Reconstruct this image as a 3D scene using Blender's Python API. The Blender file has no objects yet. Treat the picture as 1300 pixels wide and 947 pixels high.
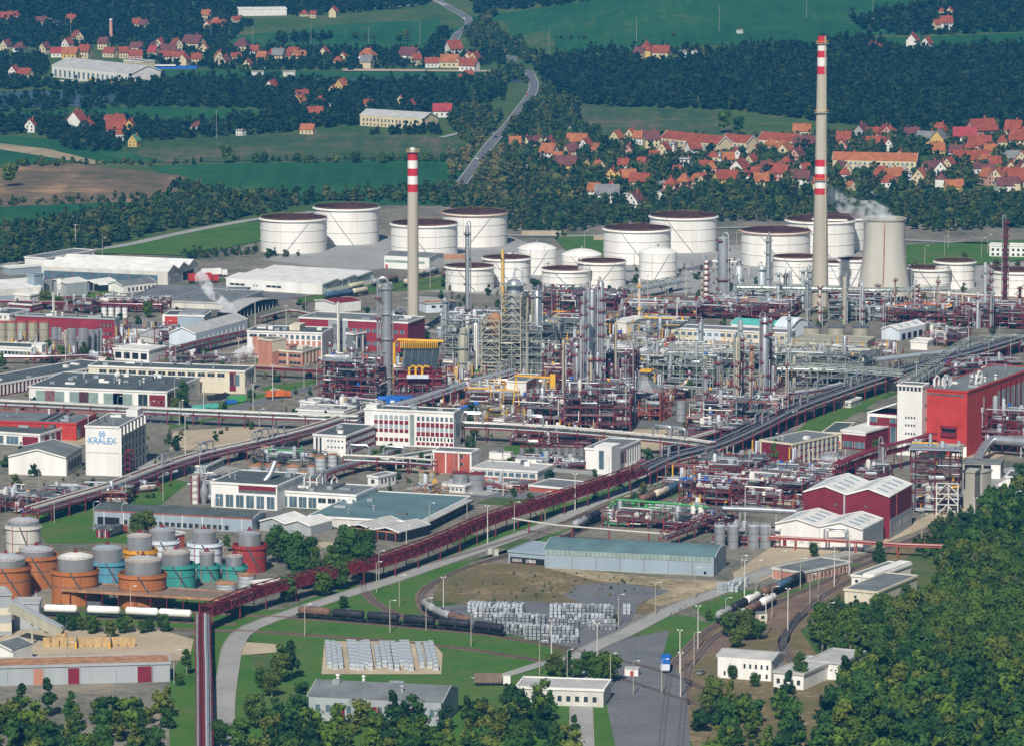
import bpy, bmesh, math, random
import numpy as np
from mathutils import Vector, Matrix
from math import radians as RD, sin, cos, pi, atan2, hypot, sqrt
random.seed(11)
SC = bpy.context.scene
COL = SC.collection
# ---------------------------------------------------------------- camera, sky, sun, exposure
CAM_H, FPX, PITCH = 330.0, 6150.0, RD(8.16)
cd = bpy.data.cameras.new('camera'); cam = bpy.data.objects.new('camera', cd); COL.objects.link(cam)
cam.location = (0, 0, CAM_H); cam.rotation_euler = (pi/2 - PITCH, 0, 0)
cd.sensor_width = 36; cd.lens = 36*FPX/1300; cd.clip_start = 10; cd.clip_end = 20000
SC.camera = cam
SUN_EL, SUN_AZ = RD(43), RD(191)           # azimuth clockwise from +Y: behind the camera, to its left
w = bpy.data.worlds.new('World'); SC.world = w; w.use_nodes = True
nt = w.node_tree
sky = nt.nodes.new('ShaderNodeTexSky'); sky.sky_type = 'NISHITA'; sky.sun_disc = False
sky.sun_elevation = SUN_EL; sky.sun_rotation = SUN_AZ; sky.air_density = 1.0; sky.dust_density = 1.0
nt.links.new(sky.outputs[0], nt.nodes['Background'].inputs[0]); nt.nodes['Background'].inputs[1].default_value = 0.05
sd = bpy.data.lights.new('sun', 'SUN'); sun = bpy.data.objects.new('sun', sd); COL.objects.link(sun)
sd.energy = 4.8; sd.angle = RD(0.6); sd.color = (1.0, 0.95, 0.87)
sun.rotation_euler = Vector((sin(SUN_AZ)*cos(SUN_EL), cos(SUN_AZ)*cos(SUN_EL), sin(SUN_EL))).to_track_quat('Z', 'Y').to_euler()
SC.view_settings.view_transform = 'Standard'; SC.view_settings.look = 'None'
SC.view_settings.exposure = 0.15; SC.view_settings.gamma = 1.0
SC.cycles.volume_bounces = 2; SC.cycles.max_bounces = 5
# ---------------------------------------------------------------- terrain and pixel-to-ground conversion
def smooth(a, b, v):
    t = min(1, max(0, (v-a)/(b-a))); return t*t*(3-2*t)
def terr(x, y):
    ys = 4350 - 900*smooth(-60, 170, x)
    d = y - ys
    if d <= 0: return 0.0
    return 0.058*(d*d/500 if d < 250 else d-125)
def G(px, py, z=0.0):
    u = (px-650)/FPX; v = (473.5-py)/FPX
    dx, dy, dz = u, cos(PITCH)+v*sin(PITCH), -sin(PITCH)+v*cos(PITCH)
    def f(t): return CAM_H+dz*t - z - terr(dx*t, dy*t)
    if dz < -1e-4:
        t = (z-CAM_H)/dz
        if f(t) >= -1e-6: return Vector((dx*t, dy*t, z))
    lo, hi = 500.0, 12000.0
    for _ in range(40):
        m = (lo+hi)/2
        if f(m) > 0: lo = m
        else: hi = m
    t = lo; return Vector((dx*t, dy*t, z+terr(dx*t, dy*t)))
def MPP(p): return (p.y*cos(PITCH)+(CAM_H-p.z)*sin(PITCH))/FPX     # metres per pixel at a point
# ---------------------------------------------------------------- materials
MATS = {}
def mat(name, c, rough=0.75, metal=0.0, var=0.12, scale=0.25, streak=0, c2=None, spec=0.3):
    m = bpy.data.materials.new(name); m.use_nodes = True; t = m.node_tree; b = t.nodes['Principled BSDF']
    b.inputs['Roughness'].default_value = rough; b.inputs['Metallic'].default_value = metal
    b.inputs['Specular IOR Level'].default_value = spec
    if var > 0:
        g = t.nodes.new('ShaderNodeNewGeometry'); mp = t.nodes.new('ShaderNodeMapping')
        if streak: mp.inputs['Scale'].default_value = (1, 1, 0.12)
        n = t.nodes.new('ShaderNodeTexNoise'); n.inputs['Scale'].default_value = scale
        n.inputs['Detail'].default_value = 5; n.inputs['Roughness'].default_value = 0.65
        r = t.nodes.new('ShaderNodeMapRange'); r.inputs[1].default_value = 0.33; r.inputs[2].default_value = 0.67
        mx = t.nodes.new('ShaderNodeMix'); mx.data_type = 'RGBA'
        lo = c2 or tuple(v*(1-var*1.6) for v in c); hi = tuple(min(1, v*(1+var*0.7)) for v in c)
        mx.inputs['A'].default_value = (*hi, 1); mx.inputs['B'].default_value = (*lo, 1)
        t.links.new(g.outputs['Position'], mp.inputs[0]); t.links.new(mp.outputs[0], n.inputs['Vector'])
        t.links.new(n.outputs[0], r.inputs[0]); t.links.new(r.outputs[0], mx.inputs['Factor'])
        t.links.new(mx.outputs['Result'], b.inputs['Base Color'])
    else: b.inputs['Base Color'].default_value = (*c, 1)
    MATS[name] = m; return m
def ground_mat(name, cols, scales=(0.02, 0.2), rough=0.95, pos=(0.35, 0.5, 0.65), stripe=None):
    m = bpy.data.materials.new(name); m.use_nodes = True; t = m.node_tree; b = t.nodes['Principled BSDF']
    b.inputs['Roughness'].default_value = rough; b.inputs['Specular IOR Level'].default_value = 0.1
    g = t.nodes.new('ShaderNodeNewGeometry')
    n1 = t.nodes.new('ShaderNodeTexNoise'); n1.inputs['Scale'].default_value = scales[0]; n1.inputs['Detail'].default_value = 6; n1.inputs['Roughness'].default_value = 0.7
    n2 = t.nodes.new('ShaderNodeTexNoise'); n2.inputs['Scale'].default_value = scales[1]; n2.inputs['Detail'].default_value = 4; n2.inputs['Roughness'].default_value = 0.75
    a = t.nodes.new('ShaderNodeMath'); a.operation = 'MULTIPLY_ADD'; a.inputs[1].default_value = 0.45
    s = t.nodes.new('ShaderNodeMath'); s.operation = 'MULTIPLY'; s.inputs[1].default_value = 0.6
    t.links.new(g.outputs['Position'], n1.inputs['Vector']); t.links.new(g.outputs['Position'], n2.inputs['Vector'])
    t.links.new(n1.outputs[0], s.inputs[0]); t.links.new(n2.outputs[0], a.inputs[0]); t.links.new(s.outputs[0], a.inputs[2])
    last = a
    if stripe:
        mp = t.nodes.new('ShaderNodeMapping'); mp.inputs['Rotation'].default_value = (0, 0, stripe[0]); mp.inputs['Scale'].default_value = (stripe[1], stripe[1]*0.05, 0)
        n3 = t.nodes.new('ShaderNodeTexNoise'); n3.inputs['Scale'].default_value = 1; n3.inputs['Detail'].default_value = 2
        t.links.new(g.outputs['Position'], mp.inputs[0]); t.links.new(mp.outputs[0], n3.inputs['Vector'])
        q = t.nodes.new('ShaderNodeMath'); q.operation = 'MULTIPLY_ADD'; q.inputs[1].default_value = stripe[2]
        q2 = t.nodes.new('ShaderNodeMath'); q2.operation = 'SUBTRACT'; q2.inputs[1].default_value = stripe[2]*0.5
        t.links.new(n3.outputs[0], q.inputs[0]); t.links.new(a.outputs[0], q2.inputs[0]); t.links.new(q2.outputs[0], q.inputs[2]); last = q
    r = t.nodes.new('ShaderNodeValToRGB'); e = r.color_ramp.elements
    while len(e) < len(cols): e.new(0.5)
    for i, c in enumerate(cols):
        e[i].position = pos[0]+(pos[-1]-pos[0])*i/(len(cols)-1); e[i].color = (*c, 1)
    t.links.new(last.outputs[0], r.inputs[0]); t.links.new(r.outputs[0], b.inputs['Base Color'])
    MATS[name] = m; return m
def leaf_mat(name, attr=True, base=(0.06, 0.1, 0.03)):
    m = bpy.data.materials.new(name); m.use_nodes = True; t = m.node_tree; b = t.nodes['Principled BSDF']
    b.inputs['Roughness'].default_value = 0.8; b.inputs['Specular IOR Level'].default_value = 0.15
    g = t.nodes.new('ShaderNodeNewGeometry'); n = t.nodes.new('ShaderNodeTexNoise'); n.inputs['Scale'].default_value = 0.8; n.inputs['Detail'].default_value = 3
    hv = t.nodes.new('ShaderNodeHueSaturation')
    mr = t.nodes.new('ShaderNodeMapRange'); mr.inputs[1].default_value = 0.3; mr.inputs[2].default_value = 0.7; mr.inputs[3].default_value = 0.65; mr.inputs[4].default_value = 1.35
    t.links.new(g.outputs['Position'], n.inputs['Vector']); t.links.new(n.outputs[0], mr.inputs[0]); t.links.new(mr.outputs[0], hv.inputs['Value'])
    if attr:
        c = t.nodes.new('ShaderNodeVertexColor'); c.layer_name = 'tint'; t.links.new(c.outputs[0], hv.inputs['Color'])
    else:
        oi = t.nodes.new('ShaderNodeObjectInfo'); r = t.nodes.new('ShaderNodeValToRGB'); e = r.color_ramp.elements
        cs = [(0.017, 0.05, 0.013), (0.035, 0.082, 0.012), (0.075, 0.125, 0.014), (0.036, 0.088, 0.017), (0.105, 0.13, 0.02), (0.024, 0.064, 0.014)]
        while len(e) < len(cs): e.new(0.5)
        for i, k in enumerate(cs): e[i].position = i/(len(cs)-1); e[i].color = (*k, 1)
        t.links.new(oi.outputs['Random'], r.inputs[0]); t.links.new(r.outputs[0], hv.inputs['Color'])
    t.links.new(hv.outputs[0], b.inputs['Base Color'])
    MATS[name] = m; return m
for a in [
 ('white', (0.78, 0.77, 0.73), .6, 0, .1, .12, 1), ('tank_white', (0.83, 0.82, 0.79), .5, 0, .05, .1, 1, (0.7, 0.67, 0.6)), ('cream', (0.66, 0.6, 0.46), .8, 0, .1, .2, 1),
 ('offwhite', (0.62, 0.6, 0.54), .8, 0, .15, .2, 1), ('concrete', (0.38, 0.36, 0.3), .9, 0, .15, .15, 1), ('stack_concrete', (0.47, 0.43, 0.34), .9, 0, .1, .12, 1),
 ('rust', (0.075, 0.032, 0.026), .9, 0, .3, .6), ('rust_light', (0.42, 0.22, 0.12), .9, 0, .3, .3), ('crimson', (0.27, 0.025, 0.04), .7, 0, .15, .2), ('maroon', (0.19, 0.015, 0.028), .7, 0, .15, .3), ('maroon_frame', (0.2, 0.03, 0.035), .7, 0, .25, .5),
 ('red', (0.47, 0.045, 0.03), .6, 0, .12, .2), ('stripe_red', (0.55, 0.03, 0.04), .6, 0, .1, .2), ('brick_red', (0.42, 0.1, 0.07), .85, 0, .15, .2), ('salmon', (0.5, 0.23, 0.16), .85, 0, .2, .2, 1),
 ('roof_dark', (0.085, 0.105, 0.105), .9, 0, .2, .12), ('roof_grey', (0.17, 0.185, 0.19), .9, 0, .2, .12), ('roof_brown', (0.23, 0.17, 0.13), .9, 0, .2, .3), ('roof_light', (0.44, 0.44, 0.42), .7, 0, .12, .15), ('roof_white', (0.7, 0.7, 0.66), .6, 0, .12, .15),
 ('roof_teal', (0.12, 0.2, 0.21), .5, 0, .15, .1), ('turquoise', (0.1, 0.45, 0.4), .7, 0, .1, .3), ('sheet_blue', (0.3, 0.37, 0.42), .6, 0, .08, .1, 1), ('sheet_grey', (0.36, 0.39, 0.4), .6, 0, .1, .15, 1),
 ('glass_dark', (0.03, 0.045, 0.055), .25, 0, .2, .4), ('glass_blue', (0.1, 0.16, 0.2), .3, 0, .25, .2), ('glass_green', (0.25, 0.33, 0.3), .4, 0, .2, .2), ('opening_shade', (0.012, 0.014, 0.018), .9, 0, 0),  # the near-black last entry stands in for shade inside openings
 ('silver', (0.5, 0.52, 0.54), .36, .65, .12, .3, 1), ('steel', (0.36, 0.39, 0.4), .55, .3, .2, .3, 1), ('steel_green', (0.3, 0.34, 0.3), .7, .0, .2, .5), ('steel_dark', (0.12, 0.13, 0.14), .7, 0, .25, .4), ('khaki', (0.42, 0.4, 0.3), .6, .2, .12, .3, 1),
 ('galv', (0.54, 0.58, 0.61), .5, .25, .15, 1.2), ('yellow', (0.75, 0.42, 0.03), .6, 0, .1, .3), ('orange', (0.7, 0.17, 0.04), .7, 0, .2, .3), ('blue', (0.02, 0.13, 0.5), .6, 0, .1, .3), ('green', (0.08, 0.33, 0.11), .6, 0, .1, .3), ('pale_pipe', (0.62, 0.6, 0.52), .5, .1, .15, .5),
 ('tank_orange', (0.42, 0.15, 0.045), .75, 0, .15, .2, 1), ('tank_blue', (0.1, 0.3, 0.4), .75, 0, .15, .2, 1), ('tank_yellow', (0.66, 0.33, 0.02), .75, 0, .12, .2, 1), ('tank_teal', (0.05, 0.3, 0.26), .75, 0, .15, .2, 1), ('tank_red', (0.33, 0.035, 0.03), .75, 0, .12, .2, 1), ('tank_pale', (0.62, 0.68, 0.74), .7, 0, .1, .2, 1),
 ('wagon_black', (0.025, 0.025, 0.03), .6, 0, .3, .6), ('wagon_rust', (0.2, 0.11, 0.08), .8, 0, .3, .6), ('wagon_grey', (0.34, 0.35, 0.35), .6, 0, .2, .6), ('wagon_blue', (0.07, 0.13, 0.2), .6, 0, .2, .5), ('wagon_cream', (0.6, 0.52, 0.4), .7, 0, .2, .5),
 ('trunk', (0.09, 0.07, 0.05), .95, 0, .2, 1), ('trunk_pale', (0.3, 0.28, 0.22), .95, 0, .3, 1), ('tyre', (0.02, 0.02, 0.02), .9, 0, 0), ('rail', (0.2, 0.14, 0.11), .6, .3, .2, .2), ('wood', (0.5, 0.34, 0.16), .9, 0, .2, .5), ('sign_blue', (0.16, 0.36, 0.66), .6, 0, 0),
 ('tile_red', (0.28, 0.068, 0.035), .9, 0, .2, .3), ('tile_orange', (0.37, 0.13, 0.05), .9, 0, .2, .3), ('tile_brown', (0.15, 0.055, 0.05), .9, 0, .2, .3), ('tile_grey', (0.2, 0.2, 0.2), .9, 0, .2, .3), ('tile_scarlet', (0.34, 0.05, 0.05), .9, 0, .15, .3),
 ('wall_white', (0.72, 0.7, 0.64), .9, 0, .1, .3), ('wall_cream', (0.62, 0.52, 0.33), .9, 0, .1, .3), ('wall_yellow', (0.62, 0.42, 0.12), .9, 0, .1, .3), ('wall_pink', (0.55, 0.3, 0.24), .9, 0, .1, .3), ('wall_grey', (0.38, 0.37, 0.34), .9, 0, .1, .3), ('tile_green', (0.1, 0.24, 0.16), .9, 0, .1, .3),
 ]: mat(*a)
M = MATS
mat('tank_pale2', (0.5, 0.55, 0.6))
ground_mat('grass', [(0.03, 0.065, 0.022), (0.045, 0.1, 0.025), (0.07, 0.115, 0.035), (0.14, 0.13, 0.06)], (0.015, 0.15))
ground_mat('lawn', [(0.03, 0.075, 0.016), (0.042, 0.12, 0.018), (0.06, 0.145, 0.024), (0.1, 0.14, 0.04), (0.2, 0.19, 0.09)], (0.035, 0.5), pos=(0.3, .5, .72))
ground_mat('field_green', [(0.014, 0.07, 0.028), (0.02, 0.092, 0.034), (0.03, 0.11, 0.036), (0.09, 0.13, 0.05)], (0.006, 0.05), pos=(0.36, .5, .7), stripe=(RD(30), 0.16, 0.3))
ground_mat('field_pale', [(0.022, 0.07, 0.028), (0.036, 0.085, 0.032), (0.06, 0.1, 0.042), (0.14, 0.12, 0.075)], (0.006, 0.06), stripe=(RD(-50), 0.1, 0.25))
ground_mat('field_brown', [(0.06, 0.08, 0.035), (0.12, 0.1, 0.06), (0.18, 0.13, 0.08), (0.38, 0.24, 0.13)], (0.01, 0.05), stripe=(RD(85), 0.04, 0.3))
ground_mat('plant_ground', [(0.05, 0.075, 0.03), (0.1, 0.11, 0.075), (0.17, 0.16, 0.13), (0.23, 0.21, 0.165), (0.3, 0.25, 0.18)], (0.02, 0.25), pos=(0.36, .5, .66))
ground_mat('dry_earth', [(0.12, 0.14, 0.06), (0.2, 0.17, 0.1), (0.36, 0.29, 0.19), (0.48, 0.4, 0.28)], (0.03, 0.3))
ground_mat('scrub', [(0.06, 0.09, 0.03), (0.12, 0.12, 0.05), (0.17, 0.13, 0.07), (0.3, 0.24, 0.15)], (0.03, 0.35))
ground_mat('sand', [(0.3, 0.25, 0.17), (0.4, 0.33, 0.23), (0.5, 0.42, 0.3)], (0.05, 0.5))
ground_mat('asphalt', [(0.1, 0.105, 0.115), (0.14, 0.145, 0.155), (0.18, 0.185, 0.19)], (0.05, 0.6))
ground_mat('concrete_road', [(0.24, 0.24, 0.23), (0.3, 0.3, 0.285), (0.36, 0.35, 0.33)], (0.05, 0.6))
ground_mat('ballast', [(0.1, 0.065, 0.05), (0.16, 0.11, 0.085), (0.24, 0.175, 0.13)], (0.08, 1.0))
ground_mat('water', [(0.03, 0.06, 0.08), (0.05, 0.09, 0.11), (0.07, 0.1, 0.13)], (0.02, 0.1), rough=0.35)
leaf_mat('leaf_mass', True); leaf_mat('leaf', False)
# ---------------------------------------------------------------- mesh builder
class MB:
    def __init__(s): s.v = []; s.f = []; s.m = []; s.cur = 0; s.mats = []
    def use(s, m):
        m = M[m] if isinstance(m, str) else m
        if m not in s.mats: s.mats.append(m)
        s.cur = s.mats.index(m); return s
    def face(s, pts):
        k = len(s.v); s.v += [tuple(p) for p in pts]; s.f.append(tuple(range(k, k+len(pts)))); s.m.append(s.cur)
    def poly(s, vs, fs):
        k = len(s.v); s.v += [tuple(p) for p in vs]; s.f += [tuple(i+k for i in f) for f in fs]; s.m += [s.cur]*len(fs); return s
    def box(s, x0, y0, z0, x1, y1, z1):
        s.poly([(x0,y0,z0),(x1,y0,z0),(x1,y1,z0),(x0,y1,z0),(x0,y0,z1),(x1,y0,z1),(x1,y1,z1),(x0,y1,z1)],
               [(0,3,2,1),(4,5,6,7),(0,1,5,4),(1,2,6,5),(2,3,7,6),(3,0,4,7)]); return s
    def cyl(s, x, y, z0, z1, r0, r1=None, n=12, caps=True):
        r1 = r0 if r1 is None else r1
        v = [(x+r0*cos(2*pi*i/n), y+r0*sin(2*pi*i/n), z0) for i in range(n)]+[(x+r1*cos(2*pi*i/n), y+r1*sin(2*pi*i/n), z1) for i in range(n)]
        f = [(i, (i+1) % n, (i+1) % n+n, i+n) for i in range(n)]
        if caps: f += [tuple(range(n))[::-1], tuple(range(n, 2*n))]
        s.poly(v, f); return s
    def lathe(s, x, y, prof, n=16):
        v = []; f = []
        for (r, z) in prof: v += [(x+r*cos(2*pi*i/n), y+r*sin(2*pi*i/n), z) for i in range(n)]
        for j in range(len(prof)-1):
            for i in range(n): f.append((j*n+i, j*n+(i+1) % n, (j+1)*n+(i+1) % n, (j+1)*n+i))
        s.poly(v, f); return s
    def tube(s, pts, r, n=6, caps=True):
        pts = [Vector(p) for p in pts]; v = []; f = []
        for i, p in enumerate(pts):
            d = (pts[min(i+1, len(pts)-1)]-pts[max(i-1, 0)]).normalized()
            up = Vector((0, 0, 1)) if abs(d.z) < 0.9 else Vector((1, 0, 0))
            a = d.cross(up).normalized(); b = a.cross(d)
            v += [p+(a*cos(2*pi*k/n)+b*sin(2*pi*k/n))*r for k in range(n)]
        for i in range(len(pts)-1):
            for k in range(n): f.append((i*n+k, (i+1)*n+k, (i+1)*n+(k+1) % n, i*n+(k+1) % n))
        if caps: f += [tuple(range(n)), tuple(range((len(pts)-1)*n, len(pts)*n))[::-1]]
        s.poly(v, f); return s
    def bar(s, a, b, w, h=None):
        h = h or w; a = Vector(a); b = Vector(b); d = (b-a).normalized()
        up = Vector((0, 0, 1)) if abs(d.z) < 0.95 else Vector((1, 0, 0))
        x = d.cross(up).normalized()*w/2; y = x.cross(d).normalized()*h/2
        s.poly([a-x-y, a+x-y, a+x+y, a-x+y, b-x-y, b+x-y, b+x+y, b-x+y], [(0,1,2,3),(7,6,5,4),(0,4,5,1),(1,5,6,2),(2,6,7,3),(3,7,4,0)]); return s
    def hdrum(s, a, b, r, n=10):       # horizontal drum with domed ends
        a = Vector(a); b = Vector(b); d = (b-a).normalized(); L = (b-a).length
        x = d.cross(Vector((0, 0, 1))).normalized(); z = x.cross(d)
        prof = [(0.05, -r*.5), (r*.6, -r*.38), (r*.92, -r*.15), (r, 0.05), (r, L-.05), (r*.92, L+r*.15), (r*.6, L+r*.38), (0.05, L+r*.5)]
        v = []; f = []
        for (q, t) in prof: v += [a+d*t+(x*cos(2*pi*k/n)+z*sin(2*pi*k/n))*q for k in range(n)]
        for i in range(len(prof)-1):
            for k in range(n): f.append((i*n+k, (i+1)*n+k, (i+1)*n+(k+1) % n, i*n+(k+1) % n))
        s.poly(v, f); return s
    def build(s, name, parent=None, mat=None, smooth=False):
        if mat: s.mats = [M[mat] if isinstance(mat, str) else mat]; s.m = [0]*len(s.f)
        me = bpy.data.meshes.new(name); me.from_pydata(s.v, [], s.f)
        for m_ in s.mats: me.materials.append(m_)
        if len(s.mats) > 1: me.polygons.foreach_set('material_index', s.m)
        if smooth: me.polygons.foreach_set('use_smooth', [True]*len(s.f)); me.set_sharp_from_angle(angle=RD(40))
        me.update()
        o = bpy.data.objects.new(name, me); COL.objects.link(o)
        if parent: o.parent = parent
        return o
def nb(m): return MB().use(m)
def thing(name, label, cat, loc=(0, 0, 0), rz=0, group=None):
    o = bpy.data.objects.new(name, None); COL.objects.link(o); o.location = loc; o.rotation_euler = (0, 0, rz)
    o.empty_display_size = 0.5
    return tag(o, label, cat, group)
def tag(o, label, cat, group=None):
    o['label'] = label; o['category'] = cat
    if group: o['group'] = group
    return o
def struct(o, kind='structure'): o['kind'] = kind; return o
KIDS = {}
def dup(root, loc=None, rz=None, label=None, group=None, scale=None):
    r = root.copy(); COL.objects.link(r)
    if loc is not None: r.location = loc
    if rz is not None: r.rotation_euler = (0, 0, rz)
    if scale is not None: r.scale = scale
    if label: r['label'] = label
    if group: r['group'] = group
    if root.name not in KIDS: KIDS[root.name] = [(c, list(c.children)) for c in root.children]
    for c, gs in KIDS[root.name]:
        k = c.copy(); COL.objects.link(k); k.parent = r
        for g in gs:
            d = g.copy(); COL.objects.link(d); d.parent = k
    return r
def nth(i):
    words = ['first','second','third','fourth','fifth','sixth','seventh','eighth','ninth','tenth','eleventh','twelfth']
    if i <= 12: return words[i-1]
    return f"{i}{'th' if 10 < i % 100 < 14 else {1:'st',2:'nd',3:'rd'}.get(i % 10,'th')}"
# ---------------------------------------------------------------- ground sheets
def sheet(name, px, z, m, kind='structure', world=False):
    pts = [Vector(p) if world else G(*p) for p in px]
    bm = bmesh.new(); vs = [bm.verts.new((p.x, p.y, 0)) for p in pts]
    f = bm.faces.new(vs); bmesh.ops.triangulate(bm, faces=[f])
    ys = [p.y for p in pts]; xs = [p.x for p in pts]
    if max(ys) > 3400:
        y = math.floor(min(ys)/40)*40
        while y < max(ys):
            bmesh.ops.bisect_plane(bm, geom=bm.verts[:]+bm.edges[:]+bm.faces[:], plane_co=(0, y, 0), plane_no=(0, 1, 0)); y += 40
        x = math.floor(min(xs)/40)*40
        while x < max(xs):
            bmesh.ops.bisect_plane(bm, geom=bm.verts[:]+bm.edges[:]+bm.faces[:], plane_co=(x, 0, 0), plane_no=(1, 0, 0)); x += 40
    for v in bm.verts: v.co.z = terr(v.co.x, v.co.y)+z
    bmesh.ops.recalc_face_normals(bm, faces=bm.faces[:])
    if sum(f.normal.z for f in bm.faces) < 0: bmesh.ops.reverse_faces(bm, faces=bm.faces[:])
    me = bpy.data.meshes.new(name); bm.to_mesh(me); bm.free(); me.materials.append(M[m])
    o = bpy.data.objects.new(name, me); COL.objects.link(o); return struct(o, kind)
def catmull(pts, step=6):
    out = []
    P = [pts[0]]+pts+[pts[-1]]
    for i in range(1, len(P)-2):
        a, b, c, d = P[i-1], P[i], P[i+1], P[i+2]; n = max(1, int((c-b).length/step))
        for k in range(n):
            t = k/n
            out.append(0.5*((2*b)+(c-a)*t+(2*a-5*b+4*c-d)*t*t+(3*b-a-3*c+d)*t**3))
    out.append(P[-2]); return out
def lateral(pts, i):
    d = pts[min(i+1, len(pts)-1)]-pts[max(i-1, 0)]; return Vector((-d.y, d.x, 0)).normalized()
def ribbon(mb, pts, off, wd, z, zb=None):
    vs = []
    for i, p in enumerate(pts):
        l = lateral(pts, i)
        for s in (-1, 1):
            q = p+l*(off+s*wd/2); vs.append((q.x, q.y, terr(q.x, q.y)+z))
    mb.poly(vs, [(2*i+1, 2*i, 2*i+2, 2*i+3) for i in range(len(pts)-1)])
RN = [0]
def road(name, px, wd, m='asphalt', z=.16, marks=False, kerb=False):
    RN[0] += 1; z = z+RN[0]*.006
    pts = catmull([G(*p) for p in px], 12)
    mb = nb(m); ribbon(mb, pts, 0, wd, z); struct(mb.build(name))
    if marks:
        mb = nb('white')
        for s in (-1, 1): ribbon(mb, pts, s*(wd/2-.5), .25, z+.05)
        struct(mb.build('road_marking'))
        for i in range(0, len(pts)-1, 2): pass
    if kerb:
        for s in (-1, 1):
            mb = nb('concrete')
            for i in range(len(pts)-1):
                a = pts[i]+lateral(pts, i)*s*(wd/2+.2); b = pts[i+1]+lateral(pts, i+1)*s*(wd/2+.2)
                mb.bar((a.x, a.y, z), (b.x, b.y, z), .3, .14+z)
            struct(mb.build('kerb'))
    return pts
TRACKS = {}
def track(key, px, world=None):
    pts = catmull(world or [G(*p) for p in px], 5); TRACKS[key] = pts
    mb = nb('ballast'); ribbon(mb, pts, 0, 4.2, .12); struct(mb.build('railway_ballast'))
    mb = nb('wood')
    mb = nb('steel_dark')
    acc = 0
    for i in range(len(pts)-1):
        a, b = pts[i], pts[i+1]; n = max(1, int((b-a).length/1.8)); l = lateral(pts, i)
        for k in range(n):
            p = a.lerp(b, k/n); mb.bar((p.x-l.x*1.25, p.y-l.y*1.25, .2), (p.x+l.x*1.25, p.y+l.y*1.25, .2), .3, .12)
    struct(mb.build('railway_sleepers'))
    for s in (-1, 1):
        mb = nb('rail')
        for i in range(len(pts)-1):
            a = pts[i]+lateral(pts, i)*s*.72; b = pts[i+1]+lateral(pts, i+1)*s*.72
            mb.bar((a.x, a.y, .36), (b.x, b.y, .36), .16, .2)
        struct(mb.build('rail'))
    return pts
# ---------------------------------------------------------------- THE GROUND
def ground():
    xs = list(range(-1600, 1640, 40)); ys = list(range(900, 7400, 40))
    v = [(x, y, terr(x, y)) for y in ys for x in xs]; n = len(xs)
    mb = nb('grass'); mb.poly(v, [(j*n+i, j*n+i+1, (j+1)*n+i+1, (j+1)*n+i) for j in range(len(ys)-1) for i in range(n-1)])
    struct(mb.build('ground'))
ground()
sheet('plant_yard', [(-90,352),(110,330),(310,300),(420,262),(900,255),(1400,300),(1400,640),(1215,652),(1120,715),(1000,760),(860,800),(640,790),(560,760),(440,800),(300,800),(300,990),(-120,990)], .06, 'plant_ground')
FLD = [
 ('field', 'field_green', [(585,22),(660,14),(820,-6),(1340,-40),(1340,40),(1100,45),(1130,62),(960,62),(760,76),(650,48)]),
 ('field', 'field_green', [(1040,52),(1310,42),(1310,58),(1000,62)]),
 ('field', 'field_pale', [(730,131),(800,134),(905,142),(940,168),(840,174),(770,178),(728,160)]),
 ('field', 'field_green', [(300,46),(420,33),(560,24),(590,38),(560,62),(330,64),(290,60)]),
 ('field', 'field_green', [(0,142),(200,136),(340,140),(300,152),(160,156),(0,156)]),
 ('field', 'field_green', [(210,90),(640,92),(640,99),(210,101)]),
 ('field', 'field_pale', [(150,180),(330,171),(500,170),(588,180),(575,200),(180,208)]),
 ('field', 'field_green', [(190,211),(560,203),(600,216),(572,262),(250,258)]),
 ('field', 'field_brown', [(-10,214),(80,207),(230,224),(262,247),(190,257),(-10,264)]),
 ('field', 'field_green', [(-10,264),(160,257),(180,266),(60,282),(-10,292)]),
 ('field', 'field_green', [(-10,172),(100,180),(210,206),(80,208),(-10,214)]),
 ('field', 'dry_earth', [(-10,182),(60,190),(130,207),(120,210),(-10,189)]),
 ('meadow', 'lawn', [(100,322),(200,303),(300,284),(332,282),(335,306),(245,326)]),
 ('meadow', 'lawn', [(700,298),(780,300),(775,330),(720,322)]),
 ('meadow', 'lawn', [(1150,312),(1310,305),(1310,330),(1180,345),(1150,335)]),
 ('meadow', 'field_pale', [(1150,240),(1310,238),(1310,247),(1150,250)]),
 ('meadow', 'lawn', [(0,312),(60,306),(55,318),(0,326)]),
 ('meadow', 'field_pale', [(640,215),(680,222),(720,243),(640,240)]),
]
for i, (n, m, p) in enumerate(FLD): sheet(n, p, .25+.02*i, m)
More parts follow.
